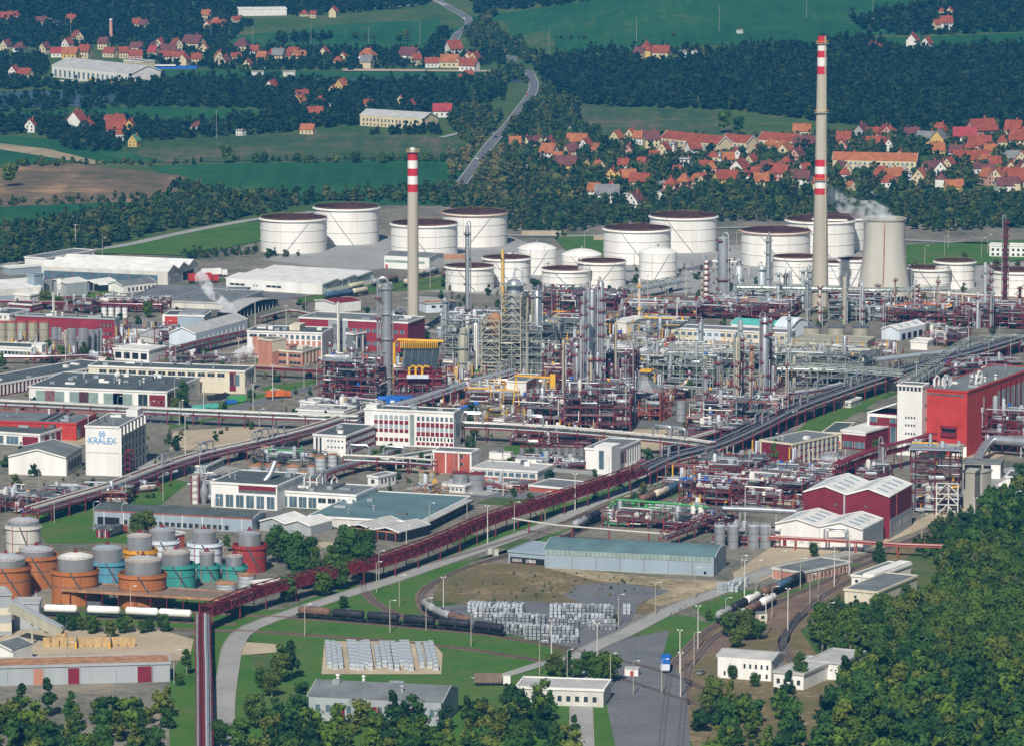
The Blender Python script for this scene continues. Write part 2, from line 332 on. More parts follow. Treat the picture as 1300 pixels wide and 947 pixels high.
LAWN = [
 [(320,790),(400,765),(470,748),(560,716),(640,690),(700,668),(740,650),(812,622),(900,598),(960,575),(960,568),(880,590),(800,612),(700,645),(600,690),(480,735),(400,757)],
 [(230,748),(330,775),(400,770),(300,800),(330,860),(340,990),(215,990),(215,860),(250,800),(190,800),(40,785),(50,775)],
 [(320,790),(440,758),(520,768),(610,800),(700,815),(700,990),(336,990),(336,864),(350,850),(340,830),(320,812)],
 [(380,780),(470,748),(560,718),(650,700),(700,678),(740,664),(680,692),(600,712),(556,735),(532,760),(545,782),(500,775),(440,768)],
 [(806,800),(830,782),(878,782),(905,795),(890,815),(845,828),(834,826)],
 [(880,770),(930,752),(1000,742),(1080,712),(1100,716),(1000,755),(940,775),(905,795)],
 [(30,655),(60,640),(120,625),(205,605),(240,612),(205,640),(120,650),(125,672),(190,678),(190,690),(60,690)],
 [(215,522),(330,500),(410,485),(400,492),(330,515),(280,530),(215,545)],
 [(340,500),(410,486),(400,482),(330,492)],
 [(640,568),(670,560),(690,572),(640,582)],[(930,640),(960,632),(960,640),(930,646)],
 [(840,620),(920,598),(985,565),(1010,560),(960,600),(900,615),(850,632)],
 [(1040,520),(1100,500),(1130,500),(1060,540),(1000,560)],
 [(560,352),(650,340),(650,350),(575,368),(470,372),(380,385),(380,378),(480,360)],
 [(60,375),(150,370),(150,378),(80,384)],
 [(640,990),(640,862),(760,850),(840,862),(900,990)],
 [(1270,465),(1310,460),(1310,470),(1280,475)],
 [(80,800),(200,800),(220,815),(100,815)],
]
for i, p in enumerate(LAWN): sheet('grass_verge', p, .10+.003*i, 'lawn')
sheet('waste_ground', [(560,735),(600,715),(690,716),(760,735),(840,745),(830,780),(760,775),(600,770),(548,762)], .15, 'scrub')
sheet('waste_ground', [(690,720),(860,735),(930,738),(900,750),(840,770),(820,765),(840,745),(760,738)], .17, 'dry_earth')
sheet('old_tarmac', [(735,742),(790,740),(852,750),(820,762),(800,772),(745,768),(715,757)], .20, 'asphalt')
sheet('sandy_track', [(930,728),(985,690),(1095,700),(1180,668),(1215,655),(1240,640),(1215,635),(1150,668),(1060,712),(1000,724),(960,740),(935,742)], .16, 'sand')
sheet('gravel_yard', [(220,548),(330,540),(395,552),(330,570),(215,572)], .17, 'sand')
sheet('gravel_yard', [(640,552),(700,545),(870,545),(875,560),(830,575),(740,560)], .17, 'sand')
sheet('sandy_yard', [(20,800),(200,798),(246,812),(240,838),(-20,846),(-20,820)], .17, 'sand')
sheet('sandy_yard', [(310,815),(352,818),(352,828),(305,832)], .18, 'sand')
sheet('pallet_yard', [(412,814),(548,814),(562,830),(560,856),(408,856)], .18, 'sand')
sheet('railway_yard', [(850,857),(872,822),(940,780),(1100,712),(1190,674),(1210,668),(1160,702),(1064,762),(1016,800),(1040,835),(1062,862),(1060,990),(830,990)], .105, 'scrub')
sheet('railway_yard', [(860,850),(880,820),(940,785),(1050,730),(1130,700),(1060,745),(1012,785),(985,800),(900,830)], .108, 'ballast')
sheet('pallet_yard', [(560,770),(640,762),(810,770),(800,790),(745,826),(620,800),(570,800)], .16, 'asphalt')
sheet('parking_yard', [(745,820),(850,800),(842,830),(870,862),(880,990),(790,990),(760,845)], .17, 'asphalt')
sheet('parking_yard', [(1225,600),(1310,590),(1310,625),(1240,640),(1205,640)], .18, 'concrete_road')
sheet('tank_farm_floor', [(330,330),(480,300),(640,298),(700,320),(760,310),(950,312),(1310,335),(1310,390),(900,372),(640,378),(560,335),(450,345)], .09, 'concrete_road')
sheet('river', [(150,92),(430,96),(660,94),(660,106),(430,109),(330,118),(150,110)], .3, 'water')
sheet('river', [(-10,118),(175,114),(165,126),(120,136),(-10,138)], .32, 'water')
sheet('river_bank', [(435,88),(640,90),(640,93),(435,92)], .35, 'sand')
HWY = road('highway', [(540,-8),(566,8),(590,22),(596,32),(580,46),(578,60),(600,68),(640,72),(664,84),(676,102),(676,118),(660,140),(645,160),(622,185),(600,215),(585,235)], 8.5, 'asphalt', .6, True)
road('country_road', [(470,12),(520,8),(548,2),(566,8)], 6, 'concrete_road', .6)
road('country_road', [(560,176),(600,168),(650,174),(700,178)], 6, 'concrete_road', .55)
road('perimeter_road', [(-20,345),(60,326),(150,314),(230,297),(310,282),(400,270)], 8, 'concrete_road', .5)
road('perimeter_road', [(640,300),(760,300),(960,290),(1150,306),(1310,312)], 7, 'concrete_road', .5)
road('village_street', [(858,262),(880,247),(905,228),(930,210),(945,200),(935,190)], 6, 'concrete_road', .45)
road('village_street', [(1085,225),(1100,240),(1110,250)], 6, 'concrete_road', .45)
R_MAIN = road('plant_road', [(285,985),(284,900),(290,850),(297,818),(318,797),(370,778),(430,758),(500,736),(560,715),(620,694),(690,668),(740,645),(790,625),(850,606),(900,592),(960,572),(1010,555)], 6.6, 'concrete_road', .20, False, True)
road('plant_road', [(740,990),(738,850),(748,825),(790,806),(840,780),(880,763),(930,745),(980,722),(1010,716),(1090,700)], 7, 'concrete_road', .21, False, True)
road('plant_road', [(150,618),(205,606),(260,592),(320,580)], 7, 'asphalt', .19, False, True)
road('plant_road', [(120,672),(160,655),(190,646)], 6, 'asphalt', .19)
road('plant_road', [(215,538),(290,522),(340,508),(408,490),(420,484)], 9, 'asphalt', .2, False, True)
road('plant_road', [(640,352),(720,345),(840,345),(880,342),(920,330)], 8, 'asphalt', .2)
road('plant_road', [(1140,470),(1230,455),(1310,438)], 9, 'asphalt', .2)
road('service_road', [(600,862),(640,858),(690,842),(740,832)], 5, 'concrete_road', .21)
track('a', [(-30,770),(100,774),(260,778),(378,785),(460,791),(540,798),(620,806),(700,820),(800,842),(860,860),(950,900)])
track('b', [(150,795),(260,800),(330,802),(400,807),(480,813),(560,820),(640,831),(720,846),(800,866),(900,900)])
track('c', [(1000,560),(900,600),(800,632),(700,668),(600,700),(520,722),(470,735),(462,748),(476,764),(500,778),(545,795)])
track('d', [(830,640),(760,665),(700,688),(644,705),(595,720),(559,736),(538,750),(534,763),(542,777),(560,788),(600,800)])
track('e', [(835,990),(850,860),(868,830),(895,803),(930,782),(980,757),(1050,727),(1110,703),(1170,680),(1235,655)])
track('f', [(860,990),(872,860),(886,835),(905,812),(940,790),(990,764),(1060,733),(1120,707)])
track('g', [(975,857),(985,830),(1000,805),(1010,790),(1035,765),(1070,742),(1110,722)])
track('h', [(1040,860),(1005,840),(995,815),(1003,795),(1020,778)])
track('k', [(-20,783),(60,783),(160,786),(240,790),(300,793)])
track('m', [(380,386),(430,380),(470,374),(540,360),(600,345)])
track('n', [(370,380),(430,373),(470,366),(540,352),(600,338)])
track('w', [(690,692),(720,680),(760,661),(800,648),(840,633),(870,620)])
track('p', [(1120,478),(1200,462),(1310,445)])
# ---------------------------------------------------------------- BUILDINGS
pr = random.Random(31); pn = 0
for k in range(400):
    x, y = pr.uniform(-20, 1300), pr.uniform(345, 700)
    if (y > 640 and x > 620) or (y > 600 and x < 300) or pn > 75: continue
    p = G(x, y); a = RD(-24)+pr.uniform(-.03, .03); w_, d_ = pr.uniform(12, 55), pr.uniform(8, 30)
    u = Vector((cos(a), sin(a), 0)); v = Vector((-u.y, u.x, 0)); pn += 1
    sheet('yard_surface', [p, p+u*w_, p+u*w_+v*d_, p+v*d_], .062+pn*.0004, pr.choice(['concrete_road', 'asphalt', 'asphalt', 'sand', 'dry_earth', 'grass', 'lawn', 'scrub', 'concrete_road']), world=True)
def attach(root, L, D, H, specs):
    cache = {}
    for (part, fc, n, s0, s1, z0, z1, fill, m) in specs:
        FL = L if fc == 'f' else D; step = (s1-s0)*FL/n; w = step*fill
        th = .22 if part in ('pilaster', 'canopy') else .12
        if part == 'canopy': th = 1.6
        if part == 'balcony': th = 1.0
        for i in range(n):
            c = s0*FL+(i+.5)*step; key = (part, fc, round(w, 2), z0, z1, m)
            if key not in cache:
                mb = nb(m); hz = (z1-z0)*H
                if fc == 'f': mb.box(-w/2, -th, 0, w/2, 0.05, hz)
                else: mb.box(-.05, -w/2, 0, th, w/2, hz)
                if part == 'window' and w > 1.2:
                    mb.use('offwhite'); q = .12
                    k = max(1, int(w/1.6))
                    for j in range(k+1):
                        t = -w/2+j*w/k
                        if fc == 'f': mb.box(t-q/2, -th-.06, 0, t+q/2, -th+.02, hz)
                        else: mb.box(th-.02, t-q/2, 0, th+.06, t+q/2, hz)
                o = mb.build(part, root); cache[key] = o
            else:
                o = cache[key].copy(); COL.objects.link(o)
            o.location = (c, 0, z0*H) if fc == 'f' else (L, c, z0*H)
def geom(fl, fr, br, h):
    a = G(fl[0], fl[1]+h); b = G(fr[0], fr[1]+h); c = G(br[0], br[1]+h*.97)
    L = (b-a).length; u = (b-a)/L; n = Vector((-u.y, u.x, 0)); D = max(4, (c-b).dot(n))
    return a, L, D, h*MPP(a)/cos(RD(9)), atan2(u.y, u.x)
BOUNDS = []
def bld(name, label, cat, fl, fr, br, h, wall='white', roof='roof_dark', kind='flat', specs=(), rise=None, n=1, D=None, group=None, trim='white', vents=0, blocks=(), sky=0, skirt=None):
    a, L, DD, H, rz = geom(fl, fr, br, h); D = D or DD
    a = a+Vector((0, 0, .02))
    BOUNDS.append((a, L, D, rz))
    r = thing(name, label, cat, a, rz, group); rise = rise if rise is not None else min(L, D)*.1
    RR = random.Random(int(fl[0]*7+fl[1]))
    if kind == 'flat': prof = None
    W = D if kind in ('gable', 'arch', 'saw') else L
    prof = []
    for k in range(n):
        if kind == 'arch': prof += [(W*(k+t)/n, rise*sin(pi*t)) for t in (0, .1, .2, .35, .5, .65, .8, .9)]
        elif kind == 'saw': prof += [(W*k/n, 0), (W*(k+.8)/n, rise)]
        elif kind == 'shed': prof = [(0, 0)]
        else: prof += [(W*k/n, 0), (W*(k+.5)/n, rise)]
    if kind == 'shed': prof += [(W, rise)]; W = L
    else: prof.append((W, 0))
    if kind == 'flat':
        if wall == 'none':
            for x_ in range(int(L//7)+1): nb('maroon_frame').box(x_*7, D-.5, -.2, x_*7+.35, D-.15, H).build('post', r)
        else: nb(wall).box(0, 0, -1, L, D, H).build('wall', r)
        mb = nb(trim); t = .35
        for (x0, y0, x1, y1) in ((-t, -t, L+t, .25), (-t, D-.25, L+t, D+t), (-t, .25, .25, D-.25), (L-.25, .25, L+t, D-.25)): mb.box(x0, y0, H-.35, x1, y1, H+.45)
        mb.build('parapet', r)
        nb(roof).box(.25, .25, H-.1, L-.25, D-.25, H+.15).build('roof', r); zr = lambda x, y: H+.15
    else:
        ax = kind in ('gable', 'arch', 'saw')     # ridge along x
        P = lambda s, e, z: (e, s, z) if ax else (s, e, z)
        E = L if ax else D
        mb = nb(wall); mb.box(0, 0, -1, L, D, H)
        for e in (0, E):
            mb.face([P(s, e, H+z) for s, z in prof])
        mb.build('wall', r)
        mb = nb(roof); o = .5
        for (s0, z0), (s1, z1) in zip(prof, prof[1:]):
            v = [P(s0, -o, H+z0), P(s1, -o, H+z1), P(s1, E+o, H+z1), P(s0, E+o, H+z0)]
            mb.poly([*v, *[(p[0], p[1], p[2]+.3) for p in v]], [(0,1,2,3),(7,6,5,4),(0,4,5,1),(1,5,6,2),(2,6,7,3),(3,7,4,0)])
        ro = mb.build('roof', r)
        mb = nb(trim)
        for e in (-o-.08, E+o+.08):
            for (s0, z0), (s1, z1) in zip(prof, prof[1:]): mb.bar(P(s0, e, H+z0+.15), P(s1, e, H+z1+.15), .12, .55)
        mb.build('fascia', r)
        def zr(x, y):
            s = y if ax else x
            for (s0, z0), (s1, z1) in zip(prof, prof[1:]):
                if s0 <= s <= s1+1e-6: return H+z0+(z1-z0)*(s-s0)/max(.01, s1-s0)+.3
            return H+.3
        if sky:
            for k in range(n):
                for j in range(sky):
                    x = (k+.5)*W/n; e = (j+.7)*E/(sky+.4)
                    for sg in (-1, 1):
                        s0_, s1_ = x+sg*W/n*.12, x+sg*W/n*.36; q = nb('sheet_blue')
                        f_ = (lambda s_, e_: (e_, s_, zr(e_, s_)+.18)) if ax else (lambda s_, e_: (s_, e_, zr(s_, e_)+.18))
                        a_ = [f_(s0_, e-.9), f_(s1_, e-.9), f_(s1_, e+.9), f_(s0_, e+.9)]
                        q.poly(a_+[(p_[0], p_[1], p_[2]-.16) for p_ in a_], [(0,1,2,3),(7,6,5,4),(0,4,5,1),(1,5,6,2),(2,6,7,3),(3,7,4,0)]).build('roof_light', r)
    for j in range(vents):
        x = RR.uniform(.08, .92)*L; y = RR.uniform(.15, .9)*D; z = zr(x, y)-.1; t = RR.random()
        mb = nb(RR.choice(['sheet_grey', 'white', 'steel', 'steel_dark']))
        if t < .45: mb.cyl(x, y, z, z+RR.uniform(1, 2.4), .45, n=8).cyl(x, y, z+1.9, z+2.4, .8, .1, n=8)
        elif t < .8: mb.box(x-1.2, y-1, z, x+1.2, y+1, z+RR.uniform(.8, 1.8))
        else: mb.box(x-2.4, y-.8, z, x+2.4, y+.8, z+.9)
        mb.build('roof_vent', r)
    for b in blocks:                      # (part, x0, y0, z0, x1, y1, z1, mat) fractions of L, D, H
        nb(b[7]).box(b[1]*L, b[2]*D, b[3]*H, b[4]*L, b[5]*D, b[6]*H).build(b[0], r)
    attach(r, L, D, H, specs)
    return r, L, D, H
WIN = lambda fc, n, s0, s1, z0, z1, fill=.6, m='glass_dark': ('window', fc, n, s0, s1, z0, z1, fill, m)
PAN = lambda fc, n, s0, s1, z0, z1, fill=.9, m='maroon': ('panel', fc, n, s0, s1, z0, z1, fill, m)
PIL = lambda fc, n, s0, s1, z0=0, z1=1, fill=.2, m='white': ('pilaster', fc, n, s0, s1, z0, z1, fill, m)
DOOR = lambda fc, n, s0, s1, z1=.6, fill=.8, m='maroon': ('door', fc, n, s0, s1, 0, z1, fill, m)

bld('workshop_hall', 'long cream workshop hall with three maroon doors and pale green panels', 'industrial hall', (37,491),(212,498),(280,481),20,'white','roof_dark','flat',
    [PAN('f',3,.03,.77,.02,.8,.84,'glass_green'),DOOR('f',3,.03,.77,.82,.28),WIN('f',1,.79,.865,.02,.82,.9),PAN('f',1,.87,.99,.02,.8,.95),WIN('f',2,.9,.98,.3,.42,.7),PAN('r',2,.02,.25,0,.85,.8),WIN('r',3,.3,.9,.2,.75,.4,'glass_blue')],vents=26)
bld('workshop_block', 'long cream building with ribbon windows directly behind the workshop hall', 'industrial building', (113,465),(311,472),(329,467),28,'cream','roof_dark','flat',
    [WIN('f',13,.06,.88,.72,.88,.75),WIN('f',2,.9,.97,.35,.85,.8,'glass_blue'),PAN('f',1,.9,.945,.1,.95,.9),PIL('r',5,0,1,0,1,.16),WIN('r',4,.02,.98,.6,.85,.7,'glass_blue'),PAN('r',4,.02,.98,.3,.55,.7)],vents=8)
bld('ribbed_block', 'long low block with white pilasters and maroon panels at left edge', 'industrial building', (-66,487),(-22,492),(101,457),15,'maroon','roof_dark','flat',
    [PIL('r',36,0,1,.1,1,.38),WIN('r',36,0.01,1.01,.2,.7,.3),],vents=4)
bld('red_hall', 'low bright red hall with tilted grey roof lights, left edge', 'industrial hall', (-50,533),(97,538),(132,526),21,'red','roof_grey','flat',
    [WIN('r',1,.06,.2,.1,.8,.9,'glass_blue'),WIN('r',2,.5,.85,.6,.8,.4)],trim='red',vents=6,blocks=[('roof_light',.66,.1,1.02,.69,.9,1.12,'steel_dark'),('roof_light',.73,.1,1.02,.76,.9,1.12,'steel_dark'),('roof_light',.8,.1,1.02,.83,.9,1.12,'steel_dark')])
bld('flat_hall', 'dark flat-roofed hall with maroon panels in front of the red hall', 'industrial hall', (-40,546),(51,552),(96,538),15,'white','roof_dark','flat',
    [WIN('f',3,.1,.72,.1,.75,.8,'glass_blue'),PAN('f',1,.75,.98,.05,.8,.95),PAN('r',3,.02,.98,.05,.8,.35),WIN('r',3,.2,1.1,.1,.8,.3,'glass_blue')],vents=7)
bld('office_annex', 'white low building with dark glazed end beside the tall lettered tower block', 'industrial building', (11,579),(84.5,581),(112,572),23,'white','roof_grey','gabley',
    [WIN('r',5,.05,.98,.2,.85,.8,'glass_dark')],rise=3.2,D=26)
# lettered block
r, L, D, H = bld('lettered_block', 'tall white block with blue KRALEX lettering and open concrete grid side', 'industrial building', (109,541),(151.5,542.5),(211.5,528),62,'white','roof_grey','flat',[],vents=5)
EDG = nb('opening_shade').box(L-.02, .4, 0, L+.08, D-.4, H-.4).build('bay_shade', r)  # near-black sheet behind the columns, painting the shade of the open bays
for i in range(8):
    y = .3+i*(D-.6)/7; nb('white').box(L+.05, y-.3, 0, L+1.1, y+.3, H-.3).build('column', r)
for z in (.2, .4, .6, .8):
    nb('khaki').box(L+.05, .3, z*H, L+1.25, D-.3, z*H+.5).build('floor_beam', r)
mb = nb('maroon_frame')
for k in range(5): mb.box(L+1.3, D*.1, k*H*.12, L+3.4, D*.26, k*H*.12+.3)
for q in (.1, .26):
    for x in (1.4, 3.3): mb.box(L+x, D*q, 0, L+x+.3, D*q+.3, H*.5)
mb.build('fire_escape', r)
for z in (.47, .44, .7): nb('concrete').box(.2, -.12, z*H, L-.2, .05, z*H+.16).build('joint', r) if z != .44 else None
nb('white').box(L-5.5, D-7, H, L-.5, D-1, H+3).build('roof_cabin', r)
def text(root, s, x, y, z, size, m, ry=0, align='CENTER'):
    c = bpy.data.curves.new('lettering', 'FONT'); c.body = s; c.size = size; c.extrude = .05; c.align_x = align; c.materials.append(M[m])
    q = bpy.data.objects.new('tmp', c); COL.objects.link(q); bpy.context.view_layer.update(); me = bpy.data.meshes.new_from_object(q.evaluated_get(bpy.context.evaluated_depsgraph_get())); bpy.data.objects.remove(q)
    o = bpy.data.objects.new('lettering', me); COL.objects.link(o); o.parent = root; o.location = (x, y, z); o.rotation_euler = (pi/2, 0, ry); return o
text(r, 'KRALEX', L*.5, -.2, H*.66, L*.235, 'sign_blue').scale = (.98, 1.15, 1)
mb = nb('sign_blue'); n = 24
for k in range(n):
    a0, a1 = 2*pi*k/n, 2*pi*(k+1)/n
    if k % 12 in (5, 6): continue
    mb.bar((L*.5+1.2*cos(a0), -.15, H*.86+1.2*sin(a0)), (L*.5+1.2*cos(a1), -.15, H*.86+1.2*sin(a1)), .2, .35)
mb.bar((L*.5-.7, -.15, H*.86), (L*.5+.7, -.15, H*.86+.4), .2, .3); mb.bar((L*.5-.4, -.15, H*.86-.5), (L*.5+.6, -.15, H*.86-.3), .2, .25)
mb.build('emblem', r)

bld('grey_store', 'low grey metal store with maroon doors at the bottom left corner', 'warehouse', (-60,848),(216,841),(222,832),24,'sheet_grey','rust_light','flat',
    [PAN('f',1,.53,.585,.0,.86,1,'maroon'),PAN('f',1,.85,.92,0,.86,1,'maroon'),PAN('f',1,.37,.42,0,.86,1,'salmon'),PIL('f',6,0,1,0,1,.02,'sheet_blue')],trim='sheet_grey',D=14)
bld('long_pale_store', 'long pale flat-roofed store at the bottom below the conifers', 'warehouse', (655,872),(766,876),(770,867),22,'offwhite','roof_light','flat',[WIN('f',9,.05,.95,.3,.6,.5)],D=16)
bld('rail_workshop', 'grey workshop with long roof at the bottom below the silvery bundles', 'warehouse', (392,884),(560,892),(566,876),30,'sheet_grey','roof_grey','gable',[WIN('f',12,.03,.97,.4,.7,.5,'glass_blue'),DOOR('f',3,.1,.9,.7,.3)],D=24,rise=3,vents=5)
bld('store_shed', 'small white shed with grey pitched roof at the left edge', 'shed', (-20,822),(17,826),(24,812),18,'white','roof_grey','gabley',rise=2,D=12)
bld('hopper_building', 'grey sheet clad hopper building with beige bands at the left edge', 'industrial building', (-25,756),(15,754),(26,751),52,'sheet_grey','roof_light','flat',[PAN('f',1,0,1,.5,.68,1,'cream'),PAN('f',1,0,1,.1,.3,1,'cream')],trim='sheet_grey',D=14)
bld('hopper_house', 'small grey sheet clad house behind the sloping conveyor', 'industrial building', (18,765),(50,765),(56,760),34,'sheet_grey','roof_light','flat',trim='sheet_grey',D=9)
a = G(10, 818); sc = MPP(a)
t = thing('sloping_conveyor', 'beige enclosed conveyor sloping down from the grey hopper building', 'conveyor', a, 0)
nb('khaki').bar((1, 3, 13), (19, -2, 4.5), 3, 3.4).build('gallery', t); nb('sheet_grey').bar((1, 3, 15), (19, -2, 6.5), 3.4, .5).build('gallery_roof', t)
nb('wood').box(17, -3.5, 0, 20.5, -.5, 4.5).build('support', t); nb('concrete').box(8, .4, 0, 8.7, 1.2, 7.5).build('support', t)
bld('grey_warehouse', 'long grey warehouse with thin red eave line behind the coloured tanks', 'warehouse', (120,647),(320,658),(346,651),18,'sheet_blue','roof_dark','gable',
    [PIL('f',8,.0,1,0,.95,.03),WIN('f',18,.18,.86,.12,.42,.75,'glass_dark'),PAN('f',1,.02,.16,.05,.55,1,'opening_shade'),('red_line','f',1,0,1,.93,1.0,1,'brick_red')],rise=1.2,D=16)
bld('gatehouse', 'tiny maroon gatehouse with white corners by the grey warehouse', 'hut', (122,672),(138,673),(146,670),10,'maroon','roof_dark','gable',[PIL('f',2,0,1.0,0,1,.1),WIN('f',1,.35,.65,.3,.7,.9)],rise=.3,D=7)
bld('flat_warehouse', 'wide grey flat-roofed warehouse with brown canopy along its right side', 'warehouse', (392,655),(532,663),(626,632),13,'offwhite','roof_teal','flat',
    [('canopy','r',1,0,1,.55,.72,1,'roof_brown'),WIN('r',14,.05,.98,.1,.5,.8,'opening_shade'),WIN('r',4,.86,.99,.75,.95,.5)],vents=6,blocks=[('roof_patch',.55,.55,1.0,.98,.98,1.015,'roof_grey'),('roof_light',.98,0.02,1.0,1.08,.9,1.03,'roof_light')])
bld('wavy_store', 'low store with three pale wavy roofs in front of the flat warehouse', 'warehouse', (440,668),(508,676),(532,665),12,'opening_shade','roof_light','gabley',[PIL('f',6,0,1,0,1,.06,'brick_red'),PAN('f',1,0,1,.88,1,1,'rust_light')],rise=1.5,n=2)
bld('pale_store', 'low pale gabled store between the trees and the grey warehouse', 'warehouse', (330,661),(395,668),(412,660),12,'sheet_grey','roof_white','gabley',rise=1.8,n=2)
bld('glazed_hall', 'white-framed glazed hall with grey roof behind the flat warehouse', 'industrial hall', (354,623),(452,629),(484,618),20,'white','roof_grey','flat',
    [WIN('f',4,.0,.5,.05,.72,.82,'glass_blue'),WIN('f',4,.5,1,.42,.72,.8)],vents=6,blocks=[('roof_house',.3,.4,1,.6,.95,1.16,'steel_dark')])
bld('gabled_hall', 'dark-roofed hall with maroon gable beside the silver ducts', 'industrial hall', (268,612),(352,617),(385,602),31,'white','roof_dark','flat',
    [WIN('f',6,.05,.98,.05,.55,.75,'glass_blue'),PAN('f',1,.42,.98,.78,.97,1,'maroon'),PAN('f',1,.42,.98,.66,.78,1,'steel_dark')],vents=4)
bld('stair_house', 'little white two-storey house on the edge of the glazed hall', 'building', (467,604),(480,605.5),(496,600),14,'white','roof_grey','flat',[WIN('f',1,.3,.7,.4,.75,.8),WIN('r',4,.1,.95,.4,.75,.5)])
bld('office_block', 'four-storey white office block with maroon window panels', 'office building', (463,519),(576,524),(590,521),45,'white','roof_dark','flat',
    [PAN('f',7,.1,.5,.61,.72,.72),PAN('f',8,.58,1.0,.56,.69,.8),PAN('f',7,.1,.5,.38,.48,.72),PAN('f',8,.58,1,.31,.43,.8),PAN('f',7,.1,.5,.13,.23,.72),PAN('f',8,.58,1,.06,.14,.75),WIN('f',7,.1,.5,.75,.86,.62,'sheet_blue'),WIN('f',8,.58,1,.74,.86,.6,'glass_blue'),WIN('f',8,.58,1,.45,.56,.7,'sheet_blue'),WIN('f',7,.1,.5,.5,.6,.62,'sheet_blue'),WIN('f',11,.57,1,.18,.28,.5),
     WIN('f',1,.51,.56,.04,.9,.95,'glass_green'),WIN('r',3,.3,.9,.3,.7,.3)],vents=3,blocks=[('stair_head',.0,.2,1,.12,.9,1.1,'white')])
bld('striped_block', 'three-storey white block with maroon window bands on its right side', 'office building', (398,551.5),(439,554),(483,541),26,'white','roof_dark','flat',
    [WIN('f',2,.05,.28,.1,.9,.5,'glass_dark'),WIN('f',5,.4,.95,.72,.8,.4),WIN('f',5,.4,.95,.42,.5,.4),PAN('r',1,0,1,.8,.9,1),PAN('r',1,0,1,.45,.58,1),PAN('r',1,0,1,.1,.24,1),WIN('r',9,.05,.98,.6,.76,.5,'glass_blue'),WIN('r',9,.05,.98,.27,.43,.5,'glass_blue')],vents=4)
bld('long_shed', 'long dark-roofed shed with white columns below the office block', 'shed', (484,581),(498,583.5),(550,567),13,'opening_shade','roof_dark','flat',[PIL('r',9,0,1,0,.95,.12)])
bld('red_panel_block', 'red panelled block with white mullions beside the two silver silos', 'industrial building', (550,572.5),(598,575),(607,571),27,'brick_red','roof_grey','flat',
    [PIL('f',1,0,.03,0,1,1),PIL('f',1,.32,.35,0,1,1),PIL('f',1,.66,.69,0,1,1),PIL('f',1,.97,1.0,0,1,1),WIN('f',1,.7,.8,.75,.9,.9),WIN('f',1,.7,.8,.4,.55,.9),PIL('r',1,0,1,0,1,1)])
bld('low_window_block', 'long low white block with dark window bands over a red base', 'industrial building', (599,594),(682,599),(700,590),14,'white','roof_light','flat',
    [WIN('f',9,.02,.98,.45,.8,.82,'glass_blue'),PAN('f',1,0,1,.0,.3,1,'brick_red')],vents=3)
bld('grey_low_roof', 'flat grey-roofed low store in front of the low window block', 'shed', (672,616),(716,620),(732,611),7,'brick_red','roof_grey','flat')
bld('stair_tower_block', 'cream block with projecting stair tower beside the maroon windowed wing', 'industrial building', (743,569),(783,571.5),(830,560),26,'white','roof_grey','flat',
    [WIN('f',1,.42,.58,.2,.8,.9,'glass_blue'),PAN('r',4,.02,.4,.25,.8,.6),PIL('r',9,.35,1,0,1,.18),WIN('r',9,.38,1.02,.15,.85,.5,'glass_blue')],blocks=[('stair_tower',.56,-.35,0,1.1,.02,1.36,'white'),('stair_tower_window',.72,-.37,.3,.86,-.34,1.15,'glass_blue')])
bld('salmon_hall', 'long white hall with salmon panels and ribbon windows', 'industrial building', (314,421),(409,424),(431,418),33,'white','roof_dark','flat',
    [PAN('f',2,.05,.4,.08,.8,.75,'salmon'),PAN('f',8,.42,1,.1,.35,.6,'salmon'),PAN('f',8,.42,1,.5,.7,.6,'salmon'),WIN('f',3,.02,.4,.8,.9,.8),WIN('f',8,.42,1,.75,.9,.6,'glass_blue'),WIN('f',8,.42,1,.36,.48,.6,'glass_blue')],vents=7,blocks=[('roof_house',.52,.3,1,.66,.8,1.22,'cream')])
bld('salmon_tower', 'salmon and cream tower block in front of the salmon hall', 'industrial building', (328,431),(346,433),(356,430),32,'salmon','roof_grey','flat',[PAN('r',1,0,1,.55,1,1,'cream')],trim='cream')
bld('salmon_wing', 'low salmon wing with dark ribbon windows beside its tower', 'industrial building', (346,445),(384,447.5),(398,442),18,'salmon','roof_grey','flat',[WIN('f',2,.02,1,.62,.82,.8),WIN('f',2,.02,1,.12,.32,.8),PIL('f',1,.49,.52,0,1,1,'cream'),PIL('r',4,.1,1,.1,.9,.3,'cream')],trim='cream',blocks=[('roof_house',.15,.3,1,.4,.8,1.25,'salmon'),('roof_house',.6,.4,1,.8,.8,1.2,'cream')])
bld('red_works', 'long red sheet clad works hall behind the tall thin column', 'industrial building', (380,404),(518,411),(530,404),38,'crimson','roof_grey','flat',[WIN('f',14,.1,.98,.62,.74,.6,'glass_blue'),WIN('f',14,.1,.98,.2,.32,.6,'glass_blue'),PAN('f',1,.27,.45,0,1.05,1,'sheet_grey'),WIN('f',1,.3,.36,.2,.85,1,'glass_green')],vents=10)
bld('framed_annex', 'small grey annex with white framed side beside the red works hall', 'industrial building', (440,424),(449,425),(467,417),24,'roof_grey','roof_dark','flat',[PIL('r',5,0,1,0,.9,.14),WIN('r',4,.05,.95,.3,.75,.6)])
bld('silo_row_building', 'low white building with ribbon windows below the beige silos', 'industrial building', (-20,440),(40,442.5),(56,438),13,'white','roof_dark','flat',[WIN('f',1,.02,.98,.35,.65,1,'glass_blue'),WIN('f',12,.02,.98,.36,.64,.8,'glass_dark')],blocks=[('stair_tower',.98,.1,0,1.2,.8,1.3,'white')])
bld('red_factory', 'long red factory building behind the left silos', 'industrial building', (20,401),(146,406),(153,404.5),26,'crimson','roof_dark','flat',[WIN('f',3,.85,.97,.2,.35,.6),WIN('f',3,.85,.97,.6,.75,.6),PIL('r',1,0,1,0,1,1,'sheet_grey')],vents=14,trim='sheet_grey')
